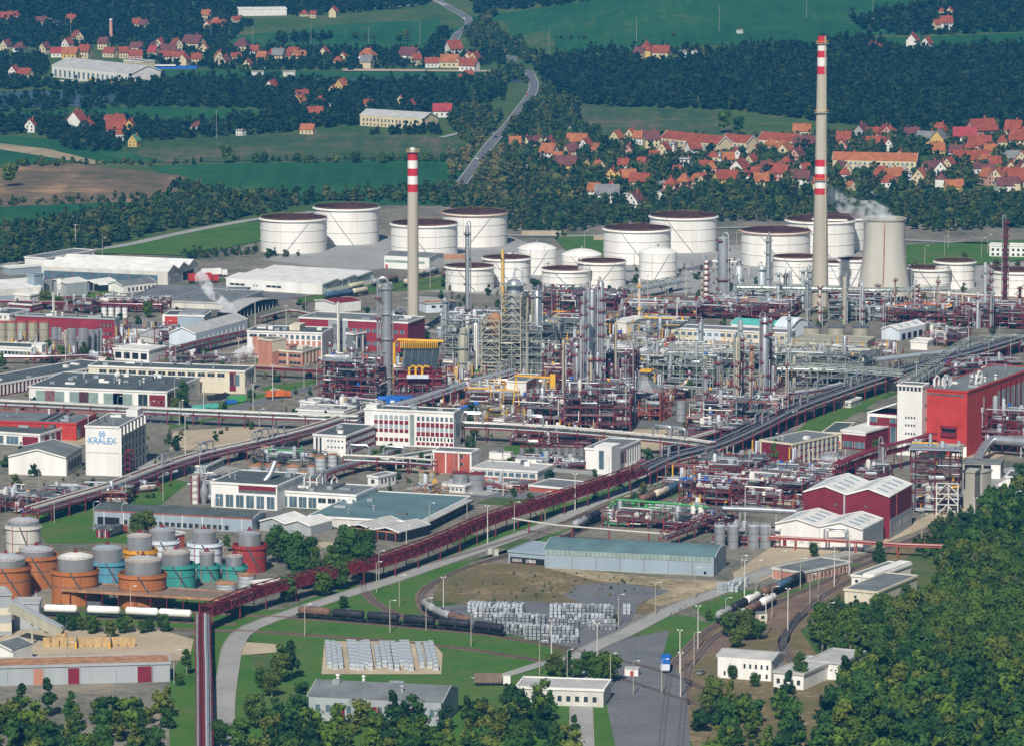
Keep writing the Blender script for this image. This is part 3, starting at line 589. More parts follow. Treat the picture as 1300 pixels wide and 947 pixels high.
bld('pale_blue_store', 'small pale blue store right of the red factory', 'shed', (152,424),(171,425),(181,420),10,'tank_pale','roof_light','flat')
bld('open_front_store', 'white open-fronted store with four dark bays behind the workshop block', 'shed', (144,443),(189,446),(203,440),14,'white','roof_white','flat',[PAN('f',4,.02,.98,.2,.75,.72,'opening_shade')])
bld('white_plant_hall', 'white sheet clad plant hall with a row of vent pipes', 'industrial hall', (215,423),(249,425),(316,407),22,'tank_pale','roof_light','gabley',[WIN('f',1,.35,.6,.0,.35,.9,'opening_shade'),WIN('r',10,.1,.95,.1,.45,.5,'opening_shade'),PIL('r',10,.12,.97,.1,.75,.12)],rise=3)
bld('cooler_building', 'blue-grey louvred building carrying four green-fronted fans', 'industrial building', (208,401),(259,402),(279,397),24,'sheet_blue','roof_dark','flat',[PAN('f',1,.0,.34,.5,1,1,'red'),PIL('f',1,-.03,.03,0,1,1),('louvre','r',5,.02,.98,.1,.9,.85,'cream')],blocks=[('fan_deck',.35,.1,1,.98,.9,1.12,'steel')])
bld('flat_grey_store', 'very wide flat grey-roofed store left of the steam plume', 'warehouse', (213,383),(290,386),(352,371),8,'offwhite','roof_grey','flat',vents=3,trim='roof_light')
bld('flat_grey_annex', 'flat grey-roofed annex with a low pale front', 'warehouse', (170,377),(290,380),(350,367),6,'offwhite','roof_grey','flat',trim='roof_grey')
bld('curved_roof_shed', 'long open shed with curved pale roof beside the sidings', 'shed', (276,397),(298,398),(374,381),9,'opening_shade','roof_light','arch',[PIL('r',12,0,1,0,.95,.08,'offwhite')],rise=2.5)  # solid near-black walls painted as the shaded inside of the open shed
bld('gabled_store', 'low grey-white workshop roof left of the factory yard', 'shed', (166,424),(200,429),(214,415),8,'offwhite','roof_light','flat',trim='roof_light')
bld('white_long_hall', 'long low white hall with three dark window groups', 'warehouse', (287,354),(409,362),(471,347),13,'white','roof_white','saw',[WIN('f',3,.04,.2,.4,.6,.9),WIN('f',2,.28,.34,.4,.55,.4),WIN('f',3,.42,.58,.4,.6,.9),WIN('r',2,.05,.95,.55,.85,.9,'glass_blue')],rise=1.3,n=3)
r, L, D, H = bld('triple_gable_hall', 'huge pale hall with triple gabled end and blue glazed front', 'warehouse', (53,339),(213,346),(274,336),17,'offwhite','roof_white','gable',[PAN('f',1,.02,.92,0,.72,1,'glass_blue'),PIL('f',6,.02,.92,0,.74,.02,'brick_red'),PAN('r',1,.05,.4,0,.6,1,'sheet_grey'),PAN('r',1,.5,.85,0,.65,1,'opening_shade')],rise=2.8,n=3)
bld('white_office_store', 'white flat-roofed building behind the left end of the triple gable hall', 'building', (31.5,327),(58,329),(100,317),10,'white','roof_grey','flat',[WIN('r',8,.1,.98,.35,.65,.4)])
bld('flat_shed', 'low shed with pale flat roof at the far left', 'shed', (4,339),(14,341),(54,334),9,'sheet_blue','roof_white','flat')
bld('left_white_hall', 'white long hall with sloping roof behind the blue-grey tower', 'warehouse', (-45,372),(52,365),(80,352),15,'offwhite','roof_white','gable',[PAN('f',1,0,1,0,.5,1,'sheet_blue')],rise=3)
bld('left_end_hall', 'white hall with grey side wall beside the two white silos', 'warehouse', (60,357),(85,361),(103,357.5),17,'sheet_grey','roof_white','gabley',rise=1.5)
bld('blue_grey_tower', 'narrow blue-grey lift tower standing in front of the left white hall', 'tower', (35,349),(44,350),(46,348),30,'sheet_blue','roof_grey','flat',trim='sheet_blue',D=7)
bld('low_white_store', 'low pale store below the blue-grey tower', 'shed', (0,373),(38,376),(48,371),8,'offwhite','roof_white','flat')
bld('gable_house', 'white gabled house with grey roof in front of the triple gable hall', 'building', (136,361),(157,364),(181,357),9,'white','roof_grey','gabley',[WIN('r',7,.1,.95,.2,.7,.4)],rise=2)
bld('loading_canopy', 'small open loading canopy left of the gabled house', 'shed', (104,359),(122,361),(130,356),9,'opening_shade','roof_white','gabley',[PIL('f',3,0,1,0,1,.15,'sheet_blue')],rise=1.5)  # walls blacked in to stand for the shade under the canopy
bld('loading_canopy', 'long open loading canopy touching the triple gable hall', 'shed', (123,362),(127,363),(146,353),8,'opening_shade','roof_white','gabley',rise=1)  # black walls here too, in place of the canopy's shade
bld('tank_farm_pumphouse', 'long pale pumphouse with teal window band in front of the white tanks', 'industrial building', (488,325),(545,328),(553,323),16,'white','roof_grey','gable',[WIN('f',1,.02,.9,.5,.68,1,'glass_green'),DOOR('f',1,.02,.08,.3,.8,'red')],rise=1.5)
bld('rusty_roof_house', 'small pale blue house with rusty roof right of the slim chimney', 'shed', (532,383),(541,386),(561,378),12,'tank_pale','rust_light','flat',[WIN('r',3,.1,.9,.5,.75,.5)],trim='roof_light')
bld('white_shed', 'white shed with maroon roof in front of the white long hall', 'shed', (400,382),(426,386),(440,380),12,'white','maroon','gabley',rise=1)
bld('white_cube', 'square white building behind the yellow frame', 'industrial building', (643,484),(668,485),(690,477),26,'white','roof_grey','flat',[PAN('r',1,.02,.75,0,1,1,'salmon')])
bld('white_garage', 'white block with blue-marked door in the back process area', 'shed', (774,408),(795,410),(800,402),14,'white','roof_white','flat',[PAN('f',1,.3,.75,.05,.25,1,'blue')])
bld('pink_long_block', 'long two-storey cream block with ribbon windows behind the pipe array', 'office building', (852,417),(1000,424),(1006,420),20,'cream','roof_grey','flat',[WIN('f',17,.02,.98,.6,.8,.7,'glass_blue'),WIN('f',22,.02,.98,.15,.3,.8,'glass_dark'),PAN('f',1,.22,.42,.02,1.0,1,'tank_pale')])
bld('turquoise_roof_block', 'white block with turquoise pitched roof behind the cream block', 'industrial building', (928,412),(992,416),(1000,411),14,'white','turquoise','gable',[WIN('f',8,.02,.98,.3,.6,.6)],rise=2)
bld('arched_blue_hall', 'pale blue arched hall next to the turquoise-roofed block', 'industrial hall', (984,415),(1004,417),(1010,411),18,'tank_pale','tank_pale','arch',rise=4)
bld('striped_roof_hall', 'pale hall with striped white and grey roof behind the cooling cells', 'industrial hall', (1119,418),(1142,420),(1160,412),13,'tank_pale','roof_white','gabley',[PAN('r',4,.05,.95,.0,.6,.6,'opening_shade')],rise=2,sky=3)
bld('white_flat_shed', 'low white shed with two-tone roof near the long grey canopy', 'shed', (1156,434),(1177,435),(1184,431),10,'white','roof_white','flat')
bld('far_white_office', 'white two-storey office near the right edge beyond the tanks', 'office building', (1256,312),(1310,313),(1312,311),15,'white','roof_white','flat',[WIN('f',8,.02,.98,.55,.75,.5),WIN('f',8,.02,.98,.15,.35,.5)])
for a in [('small white store beside the foot of the slim chimney',(497,419),(520,421),(528,415),9,'white','roof_grey'),('pale store with blue-grey roof right of the rusty-roofed house',(560,400),(604,403),(616,395),12,'tank_pale','sheet_grey'),
 ('lower blue-grey shed right of the slim chimney foot',(556,417),(606,420),(616,412),11,'sheet_blue','roof_grey'),('long low white house before the small steel unit',(376,520),(436,523),(448,516),10,'white','roof_light'),('small white two-storey house left of the small steel unit',(381,509),(400,511),(406,506),13,'white','roof_white'),
 ('little maroon house behind the beige silos',(12,386),(40,388),(46,384),9,'maroon','roof_dark'),('flat dark-roofed store at the left edge behind the red factory',(-20,398),(12,400),(36,394),8,'white','roof_dark'),('low grey store left of the white square building',(600,500),(630,502),(640,495),9,'sheet_grey','roof_grey'),
 ('small cream store right of the grey-green array',(1112,484),(1134,486),(1142,480),10,'cream','roof_light'),('low white store beneath the wide silver pipe rack',(1050,508),(1080,510),(1090,505),8,'offwhite','roof_light'),('grey low workshop between lettered block and sandy yard',(220,590),(262,592),(286,582),9,'sheet_grey','roof_dark'),
 ('small grey shed right of the old sandy yard',(335,560),(360,562),(372,556),8,'offwhite','roof_grey'),('pale flat store below the office block',(560,615),(590,617),(598,611),9,'offwhite','roof_light'),('low grey store at the tank farm road',(905,332),(935,333),(940,330),8,'concrete','roof_light'),('small white pump house in the tank farm',(640,325),(656,326),(660,323),7,'white','roof_light')]:
    bld('store_building', a[0], 'shed', *a[1:5], a[5], a[6], 'flat', [WIN('f',5,.08,.92,.35,.7,.5,'glass_blue'),WIN('r',3,.1,.9,.35,.7,.5)], vents=3)
# right hand plant
bld('scarlet_hall', 'tall scarlet hall with brown balcony and ducts on its right side', 'industrial hall', (1174.5,494),(1227,498),(1320,468),82,'red','roof_grey','flat',
    [PAN('f',1,.0,.93,.92,.945,1,'steel_dark'),('balcony','f',1,.38,.76,.3,.36,1,'maroon'),('balcony','f',1,.38,.76,.42,.46,1,'maroon'),PAN('f',1,.4,.74,.36,.42,1,'opening_shade'),WIN('r',1,.45,.98,.35,.85,1,'steel_dark'),PIL('r',7,.45,.98,.1,1,.22,'maroon'),PAN('f',1,.66,1,0,.16,1,'white')],trim='red',vents=10)
bld('white_stair_tower', 'tall white tower with rows of small windows beside the scarlet hall', 'tower', (1138.5,489),(1170,491),(1174,489.5),88,'white','roof_grey','flat',
    [WIN('f',4,.3,.75,.53,.56,.5),WIN('f',4,.3,.75,.42,.45,.5),WIN('f',4,.3,.75,.3,.33,.5),WIN('f',4,.3,.75,.18,.21,.5),WIN('f',4,.3,.75,.06,.09,.5),WIN('f',6,.03,.97,.93,.98,.7),WIN('r',1,.3,.7,.1,.13,.9),WIN('r',1,.3,.7,.3,.33,.9),WIN('r',1,.3,.7,.5,.53,.9),WIN('r',1,.3,.7,.7,.73,.9)],D=9)
bld('maroon_hall', 'maroon hall with white corner piers beside the white stair tower', 'industrial hall', (1101,524),(1138,527),(1146,521),38,'maroon','roof_white','shed',[PIL('f',1,0,.07,0,1,1),WIN('f',1,.1,.33,.72,.88,1,'glass_blue'),WIN('f',1,.78,.98,.72,.88,1,'glass_blue'),WIN('f',1,.8,.98,.05,.6,1,'glass_blue'),('balcony','f',1,.1,.33,.64,.7,1,'maroon'),PAN('f',1,0,1,.9,1,1,'white')],rise=5,D=18)
bld('maroon_low_hall', 'low maroon hall with wide dark windows next to the maroon offices', 'industrial hall', (1068,546),(1099,549),(1104,545),23,'maroon','roof_white','flat',[WIN('f',2,.05,.98,.1,.45,.85,'glass_blue'),PAN('f',1,0,1,.82,1,1,'white')],D=24)
bld('maroon_office', 'three-storey maroon office wing with white-framed windows and a birch before it', 'office building', (965,559),(1006,564),(1044,550),27,'maroon','roof_grey','flat',
    [PIL('f',1,0,.04,0,1,1,'cream'),PIL('f',1,.96,1,0,1,1,'cream'),PIL('r',10,0,1,0,1,.25,'cream'),WIN('r',10,.05,1.05,.7,.9,.5,'glass_blue'),WIN('r',10,.05,1.05,.4,.6,.5,'glass_blue'),WIN('r',10,.05,1.05,.1,.3,.5,'glass_blue')],trim='cream',vents=4)
bld('grey_roof_wing', 'low wing with dark grey roof behind the maroon offices', 'building', (1044,549),(1068,550),(1099,526),20,'cream','roof_dark','flat',[WIN('f',2,.1,.9,.6,.85,.7,'glass_blue'),PAN('f',1,0,1,.1,.5,.9,'brick_red')],trim='cream',D=30)
bld('upper_maroon_hall', 'dark red sheet clad hall with twin white gabled roofs', 'industrial hall', (1019.5,624),(1129.5,631),(1170,617),53,'maroon','roof_white','gabley',
    [PAN('r',1,0,1,0,.46,1,'sheet_grey'),WIN('r',3,.18,.5,.2,.33,.55),WIN('r',3,.58,.9,.2,.33,.55),PIL('f',1,.465,.485,0,1,1,'sheet_grey'),('vent','f',2,.2,.9,.72,.76,.12,'steel_dark'),PIL('r',1,.29,.3,.46,1,1,'brick_red')],rise=2.8,n=2,sky=4)
bld('lower_white_hall', 'low white hall with twin gabled roofs attached before the dark red hall', 'industrial hall', (984,664),(1095,672),(1127.5,660),28,'white','roof_white','gabley',
    [DOOR('f',1,.09,.13,.45,1,'maroon'),WIN('f',3,.15,.45,.2,.4,.5,'offwhite'),PIL('f',1,.5,.515,0,1,1,'offwhite'),PIL('r',1,0,1,0,1,1,'sheet_grey')],rise=2.3,n=2,sky=4)
bld('blue_grey_warehouse', 'long blue-grey warehouse with curved teal roof and dark clerestory', 'warehouse', (692,697),(906,707.5),(952,697),24,'sheet_blue','roof_teal','arch',
    [WIN('f',1,.01,.985,.74,.98,1,'glass_green'),PIL('f',7,.09,1.09,0,.74,.01,'steel_dark'),PAN('f',1,0,1,0,.05,1,'concrete'),('floodlight','f',6,-.03,.99,.82,.87,.04,'white'),WIN('f',1,.93,.97,.1,.25,.5)],rise=2.4)
bld('warehouse_annex', 'low flat annex with loading bay on the left of the blue-grey warehouse', 'warehouse', (645.5,699),(692,703),(702,690),15,'sheet_blue','sheet_blue','flat',[PAN('f',1,.05,.98,0,.55,1,'opening_shade'),PAN('f',2,.05,.8,.15,.42,.7,'white'),PAN('f',2,.05,.8,0,.12,.8,'maroon')],trim='sheet_blue')
bld('brick_shed', 'pinkish brick shed with grey flat roof beside the tracks', 'shed', (980.5,721),(1019,727),(1056,710),13,'offwhite','roof_grey','flat',[PAN('f',1,.03,.97,.1,.8,1,'salmon'),PAN('r',12,.02,.98,.1,.75,.6,'salmon'),WIN('r',12,.04,1.0,.2,.7,.25)],trim='offwhite')
bld('white_flat_house', 'small white flat-roofed house by the tracks at the wood edge', 'building', (1081,730),(1110,733),(1154,716),12,'white','roof_grey','flat',[WIN('f',2,.1,.6,.3,.6,.5)],blocks=[('upper_storey',.5,.0,1,1,1,1.35,'white')])
bld('beige_garage', 'beige garage with broad grey roof partly covered by the wood', 'building', (1072,748),(1114,752),(1150,730),17,'cream','roof_grey','flat',[PIL('f',4,0,1,0,1,.1,'offwhite')],trim='cream')
bld('white_villa', 'white two-storey house with pale roof at the bottom right', 'house', (911,833),(979,838),(984,828),27,'white','roof_light','gable',[WIN('f',3,.08,.4,.15,.35,.3),WIN('f',5,.45,.98,.55,.75,.35),WIN('f',3,.6,.98,.12,.32,.3)],rise=1.2)
bld('white_villa_wing', 'grey-roofed wing joined right of the white two-storey house', 'house', (982,852),(1020,856),(1012,828),20,'white','roof_light','flat',[WIN('f',4,.05,.95,.3,.6,.5)],trim='roof_light',D=28)
bld('white_long_villa', 'long low white house with grey sheet roof under the wood edge', 'house', (1026,838),(1068,842),(1082,826),22,'white','roof_light','flat',[WIN('f',2,.1,.4,.3,.5,.5),WIN('f',3,.5,.9,.55,.6,.5)],trim='roof_light')
bld('grey_roof_shelter', 'open shelter with flat grey roof near the right edge', 'shed', (1222,586),(1270,588),(1286,585),20,'concrete','roof_grey','flat',[PAN('f',1,.05,.5,0,.85,1,'opening_shade'),PAN('f',1,.55,.75,0,.85,1,'opening_shade'),PAN('f',1,.75,1,0,.9,1,'white')],trim='roof_grey')
bld('white_depot', 'white depot with dark roof at the right edge of the yard', 'building', (1277,605),(1330,607),(1336,600),16,'white','roof_dark','flat')
bld('concrete_lift_tower', 'grey concrete tower beside the red steel tower', 'tower', (1223,598),(1237,599),(1242,597),46,'concrete','roof_light','flat',trim='concrete',D=7)
bld('concrete_lift_tower', 'slim concrete tower right of the larger concrete tower', 'tower', (1240,598),(1247,599),(1251,597),26,'concrete','roof_light','flat',trim='concrete',D=6)
bld('cooling_cell_base', 'long beige cooling basin below three round fan stacks', 'cooling plant', (1009,431),(1100,435),(1104,433),13,'khaki','khaki','flat',trim='khaki',D=18)
bld('sheltered_rack', 'long sloping grey canopy roof over pipes in the right plant', 'shed', (1080,458),(1098,461),(1178,436),18,'none','sheet_grey','flat',[PIL('r',18,0,1,0,1,.15,'steel_green')],trim='roof_grey')
bld('rail_store', 'open store with long rusty brown roof along the tanks', 'shed', (79,749),(305,763),(309,757),21,'none','roof_brown','flat',trim='rust_light',D=15,specs=[PIL('f',11,0,1,0,.9,.045,'maroon'),PAN('f',1,.14,.22,0,.45,1,'steel_dark')])
bld('membrane_shelter', 'pale slanting membrane roof shelter beside the red tank', 'shed', (318,738),(326,741),(362,725),12,'opening_shade','roof_white','flat',trim='roof_white',D=12)
bld('furniture_store', 'small red and white windowed hut between the coloured tanks', 'hut', (199,676),(222,679),(226,676),18,'brick_red','roof_grey','flat',[WIN('f',3,.1,.6,.4,.8,.5),PIL('f',1,.75,.85,0,1,1)],D=6)
# far buildings
bld('riverside_works', 'very long white works with grey hipped roof by the river', 'factory', (66,84),(166,95),(172,89),14,'wall_white','roof_light','gable',[WIN('f',16,.02,.98,.1,.7,.4,'glass_blue'),PAN('f',6,.45,.98,.0,.25,.5,'yellow')],rise=6,D=34)
bld('long_institute', 'long beige institute building with pale hipped roof among dark trees', 'building', (457,147),(536,152),(544,149),13,'wall_cream','roof_light','gable',[WIN('f',16,.03,.97,.5,.75,.4),WIN('f',16,.03,.97,.1,.3,.4)],rise=4)
bld('far_shed', 'long white shed at the top left behind the villages', 'warehouse', (303,12),(364,11),(368,9),9,'wall_white','roof_white','flat',D=20)
bld('riverside_school', 'three-storey cream building with windows above the river works', 'building', (157,77),(181,79),(190,76),13,'wall_cream','roof_grey','flat',[WIN('f',6,.05,.95,.6,.8,.5),WIN('f',6,.05,.95,.2,.4,.5)],D=14)
for (fl, fr, br, h, lb) in [((838,176),(911,184),(913,182),12,'long cream flats with red roof, leftmost of the row'),((914,180),(947,183),(950,181),12,'short cream flats with red roof, second of the row'),((962,178),(1009,181),(1012,179),12,'cream flats with red roof, third of the row'),((1057,204),(1163,206),(1168,203),13,'long beige flats with orange roof right of the striped chimney')]:
    bld('apartment_row', lb+' above the village', 'apartment building', fl, fr, br, h, 'wall_cream', 'tile_orange' if 'orange' in lb else 'tile_red', 'gable', [WIN('f',max(6, int((fr[0]-fl[0])/6)),.02,.98,.6,.85,.45,'glass_blue'),WIN('f',max(6, int((fr[0]-fl[0])/6)),.02,.98,.15,.4,.45,'glass_blue'),('balcony','f',max(2, int((fr[0]-fl[0])/20)),.05,.95,.2,.75,.25,'wall_grey')], rise=5, D=14, group='rows of flats above the village')
# ---------------------------------------------------------------- TANKS
def base_c(cx, yb, w):
    p = G(cx, yb); R = w/2*MPP(p); return Vector((p.x, p.y+R, 0)), R, MPP(p)
def ring_pts(R, z, n=40): return [(R*cos(2*pi*i/n), R*sin(2*pi*i/n), z) for i in range(n+1)]
def white_tank(label, cx, yr, yb, w, dome=False, stair=-1, rim='tank_white'):
    c, R, s = base_c(cx, yb, w); H = (yb-yr)*s*1.005
    t = thing('storage_tank', label, 'storage tank', c, 0, 'white storage tanks of the tank farm')
    nb('tank_white').lathe(0, 0, [(R, -.5), (R, H)], 48).build('shell', t, smooth=True)
    mb = nb('offwhite')
    for k in (1/3, 2/3): mb.lathe(0, 0, [(R, H*k-.15), (R+.22, H*k-.15), (R+.22, H*k+.15), (R, H*k+.15)], 40)
    mb.build('stiffening_ring', t)
    if dome:
        nb('tank_white').lathe(0, 0, [(R+.1, H-.2), (R+.1, H), (R*.8, H+R*.12), (R*.5, H+R*.22), (R*.2, H+R*.27), (.01, H+R*.28)], 40).build('dome_roof', t, smooth=True)
        nb('steel').cyl(0, 0, H+R*.27, H+R*.27+1.5, .5, n=8).build('vent', t)
    else:
        nb(rim).lathe(0, 0, [(R, H-1.1), (R+.9, H-1.0), (R+.9, H-.75), (R, H-.7)], 48).build('wind_girder', t)
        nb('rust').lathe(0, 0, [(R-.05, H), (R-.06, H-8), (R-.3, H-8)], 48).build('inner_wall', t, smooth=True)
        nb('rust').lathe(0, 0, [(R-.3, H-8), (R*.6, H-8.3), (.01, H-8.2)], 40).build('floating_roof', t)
        mb = nb('rust_light')
        mb.tube([(R*cos(2*pi*i/40), R*sin(2*pi*i/40), H+.55) for i in range(41)], .08, 4, False)
        for i in range(20): mb.bar((R*cos(pi*i/10), R*sin(pi*i/10), H), (R*cos(pi*i/10), R*sin(pi*i/10), H+.6), .1)
        mb.build('railing', t)
    mb = nb('steel'); a0 = -pi/2+stair*.55
    pts = [((R+.5)*cos(a0+k*.05*-stair), (R+.5)*sin(a0+k*.05*-stair), H*(1-k/16)) for k in range(17)]
    mb.tube(pts, .13, 4)
    mb.build('stair', t)
    nb('rust_light' if dome else 'offwhite').bar((R*cos(-pi/2-stair*.35), R*sin(-pi/2-stair*.35)-.2, 0), (R*cos(-pi/2-stair*.35), R*sin(-pi/2-stair*.35)-.2, H), .18).build('pipe', t)
TK = [
 ('big open-topped white tank at the left end of the tank farm',371,280.5,323,85,0),('big white tank just behind the leftmost one',438.5,266.5,312,83,0),('big white tank behind the slim chimney',538,287.5,330,85,0),('big yellowish white tank right of the slim chimney',602.5,273.5,315,83,0),
 ('medium white tank behind the dark standing column',596,341,371,62,0),('medium white tank between the dark column and the lattice tower',643,330,364,61,0),('domed white tank behind the lattice tower',682,318,350,49,1),('low domed white tank next to a lamp post',739,326,350,51,1),
 ('medium white tank with stair left of the tall silver columns',719,344.5,370,62,0),('medium white tank with stair above the silver columns',764.5,334.5,366.5,61,0),('big white tank behind the domed one in mid farm',810,294,337,86,0),('big white tank at the back right of mid farm',869,278,322,86,0),
 ('domed white tank standing before the big mid-farm tank',836,323,356.5,48,1),('big pink-rimmed white tank left of the striped chimney',987,297,340,88,0),('big white tank right behind the striped chimney',1044,283,328,88,0),('white tank mostly covered by the cooling tower',1066,279,320,80,0),
 ('small white tank left of the striped chimney base',1012,329,361,60,0),('small white tank just right of the striped chimney base',1063,335,363,36,0),('small white tank left of the cooling tower foot',1085,331,365,40,0),('bluish white tank right of the cooling tower',1181,343,372,54,0),
 ('white tank behind the bluish one right of the cooling tower',1214,334,368,52,0),('white tank behind the lattice mast at the right edge',1294,346.5,377,66,0)]
for i, (lb, cx, yr, yb, w, d) in enumerate(TK): white_tank(lb, cx, yr, yb, w, bool(d), -1 if i % 3 else 1, 'rust_light' if i in (3, 13) else 'tank_white')
def bund_tank(label, m, ocx, orim, obase, ow, icx, ieave, iw, roof='galv', knob=False):
    c, R, s = base_c(ocx, obase, ow); H = (obase-orim)*s
    ci = (icx-ocx)*s; r = iw/2*s; HI = H+(orim-ieave)*s-.5
    t = thing('bunded_tank', label, 'storage tank', c, 0, 'coloured double-walled tanks')
    nb(m).lathe(0, 0, [(R, -.5), (R, H), (R-.25, H), (R-.25, H-2)], 40).build('outer_wall', t, smooth=True)
    nb(m).lathe(0, 0, [(R, H-1.3), (R+.5, H-1.3), (R+.5, H-.9), (R, H-.9)], 40).build('wall_ring', t)
    nb('steel_dark').lathe(0, 0, [(R, H*.55), (R+.12, H*.55), (R+.12, H*.55+.2), (R, H*.55+.2)], 40).build('wall_band', t)
    nb('steel_dark').lathe(0, 0, [(R-.2, H-2.0), (r, H-2.0)], 30).build('gap_cover', t)
    nb('silver').lathe(ci, 0, [(r, 0), (r, HI)], 36).build('inner_shell', t, smooth=True)
    nb(roof).lathe(ci, 0, [(r+.15, HI-.1), (r+.15, HI+.1), (r*.7, HI+r*.14), (r*.35, HI+r*.23), (.01, HI+r*.27)], 30).build('domed_roof', t, smooth=True)
    mb = nb('rust_light')
    for z in (HI+.3, HI+.95): mb.tube([(ci+r*cos(2*pi*i/30), r*sin(2*pi*i/30), z) for i in range(31)], .07, 4, False)
    for i in range(18): mb.bar((ci+r*cos(pi*i/9), r*sin(pi*i/9), HI), (ci+r*cos(pi*i/9), r*sin(pi*i/9), HI+1), .1)
    mb.build('railing', t)
    nb('maroon_frame').cyl(ci, 0, HI+r*.25, HI+r*.25+1.3, .5, n=8).box(ci-.9, -.6, HI+r*.22, ci+.9, .6, HI+r*.22+.5).build('roof_hatch', t)
    mb = nb('steel_dark'); a0 = -pi/2-.1
    mb.tube([((R+.45)*cos(a0+k*.06), (R+.45)*sin(a0+k*.06), H*(1-k/14)) for k in range(15)], .28, 4)
    mb.build('stair', t)
    mb = nb('brick_red'); mb.bar((-R*.55, -R*.86, 0), (-R*.55, -R*.86, H), .25); mb.bar((R*.3, -R*.98, 0), (R*.3, -R*.98, H*.9), .2); mb.build('pipe', t)
bund_tank('old domed tank with pinkish band behind the orange tanks','offwhite',28,668,718,44,28,662,40)
bund_tank('orange tank half hidden at the back left','tank_orange',44,707,748,58,44,700,44)
bund_tank('orange tank cut by the left edge','tank_orange',6,721,762,61,5,711,50)
bund_tank('orange tank with bright white dome, middle of the front row','tank_orange',93,726,770,60,94,709,46,'roof_white')
bund_tank('orange tank at the right end of the front row','tank_orange',179,730.5,774,61,180,713,47,'roof_light')
bund_tank('light blue tank behind the front orange tanks','tank_blue',137,714,748,45,135,697,39,'sheet_blue')
bund_tank('yellow tank behind the blue one','tank_yellow',177,699,730,43,176,681,32,'roof_light')
bund_tank('pale blue-white tank right of the yellow one','tank_pale',206,687,716,40,205,674,33,'sheet_blue')
bund_tank('pale blue-white tank left of the red one','tank_pale',259,690.5,724,44,258,676,31,'sheet_blue')
bund_tank('wide teal tank with grey dome','tank_teal',222,718,752,50,222,703,36,'roof_light')
bund_tank('small teal tank, left one of the pair','tank_teal',263.5,718,738,30,262,702,19)
bund_tank('small teal tank, right one of the pair','tank_teal',297,719,739,32,297,706,22)
bund_tank('crimson tank beside the dark trees','tank_red',316,693,728,43,316,678,30,'sheet_blue')
def silo(name, label, cx, yt, yb, w, m='silver', cap='steel', cat='silo', group=None, legs=False, rings=3):
    c, R, s = base_c(cx, yb, w); H = (yb-yt)*s
    t = thing(name, label, cat, c, 0, group)
    z0 = H*.15 if legs else -.3
    nb(m).lathe(0, 0, [(R*.3, z0-.1), (R, z0+ (R*.8 if legs else .1)), (R, H)] if legs else [(R, z0), (R, H)], 18).build('shell', t, smooth=True)
    nb(cap).lathe(0, 0, [(R+.1, H-.1), (R+.1, H+.15), (R*.3, H+R*.25), (.01, H+R*.3)], 18).build('roof', t)
    mb = nb('steel_dark')
    for k in range(1, rings): mb.lathe(0, 0, [(R, H*k/rings), (R+.06, H*k/rings), (R+.06, H*k/rings+.15), (R, H*k/rings+.15)], 16)
    mb.build('band', t)
    mb = nb(cap if cap != 'steel' else 'maroon_frame'); mb.tube([(R*cos(2*pi*i/14), R*sin(2*pi*i/14), H+1) for i in range(15)], .06, 4, False)
    for i in range(8): mb.bar((R*cos(pi*i/4), R*sin(pi*i/4), H), (R*cos(pi*i/4), R*sin(pi*i/4), H+1), .08)
    mb.build('railing', t)
    if legs:
        for i in range(4): nb(m).bar((R*.8*cos(pi/4+i*pi/2), R*.8*sin(pi/4+i*pi/2), -.3), (R*.8*cos(pi/4+i*pi/2), R*.8*sin(pi/4+i*pi/2), z0+1.5), .35).build('leg', t)
for i, x in enumerate((1.5, 14, 27.4, 41.5, 55.7)): silo('silo', f'beige silo with reddish top, {nth(i+1)} from the left edge', x, 410, 438, 12.6, 'khaki', 'brick_red', group='beige silos at the left edge')
for i, (x, yt, yb, w_) in enumerate(((69,417,441,8.5),(76,417,441,6),(90.6,419,455,13),(105,419,455,13),(116,420,452,8),(122.6,419,450,6),(128,418,449,5.5))): silo('silo', f'silver silo in the cluster by the red factory, {nth(i+1)} from the left', x, yt, yb, w_, 'silver', group='silver silos by the red factory')
for i, (x, yt, yb, w_) in enumerate(((286.5,742,753,26),(313,731,746,22))): silo('silo', ['wide silver tank with rusty rim below the teal tanks', 'pale silver tank with rusty rim beside the membrane shelter'][i], x, yt, yb, w_, 'galv', 'rust_light', 'tank')
for i, (x, yt, yb, w_, mm) in enumerate(((535.5,599,619,8.5,'khaki'),(548.5,599,619,8.5,'khaki'),(584,601,624,20,'silver'),(605,602,624,20,'silver'),(622,615,624,9,'sheet_blue'),(631,616,624,6,'sheet_blue'))):
    silo('silo', ['slim beige silo, left one of the pair by the red panel block','slim beige silo, right one of the pair by the red panel block','fat silver silo in front of the red panel block','fat silver silo right of its twin','small blue-grey tank beside the fat silos','smallest blue-grey tank beside the fat silos'][i], x, yt, yb, w_, mm, 'maroon_frame' if i > 1 else 'rust_light')
for i, (x, yt, yb, w_) in enumerate(((324,592,600,18),(346,593,602,20),(372,593,606,20),(395,592,604,11),(407,581,597,14),(422,577,592,12),(427,579,590,9),(385,600,608,12))): silo('silo', f'silver tank with rusty deck between the pipe racks, {nth(i+1)} from the left', x, yt, yb, w_, 'galv', 'rust_light', 'tank', 'tanks below the striped block')
for i in range(9): silo('silo', f'small silver tank in the row before the long pipe rack, {nth(i+1)} from left', 663+i*9.4, 567.5, 578, 7, 'silver', 'maroon_frame', 'tank', 'row of nine small tanks')
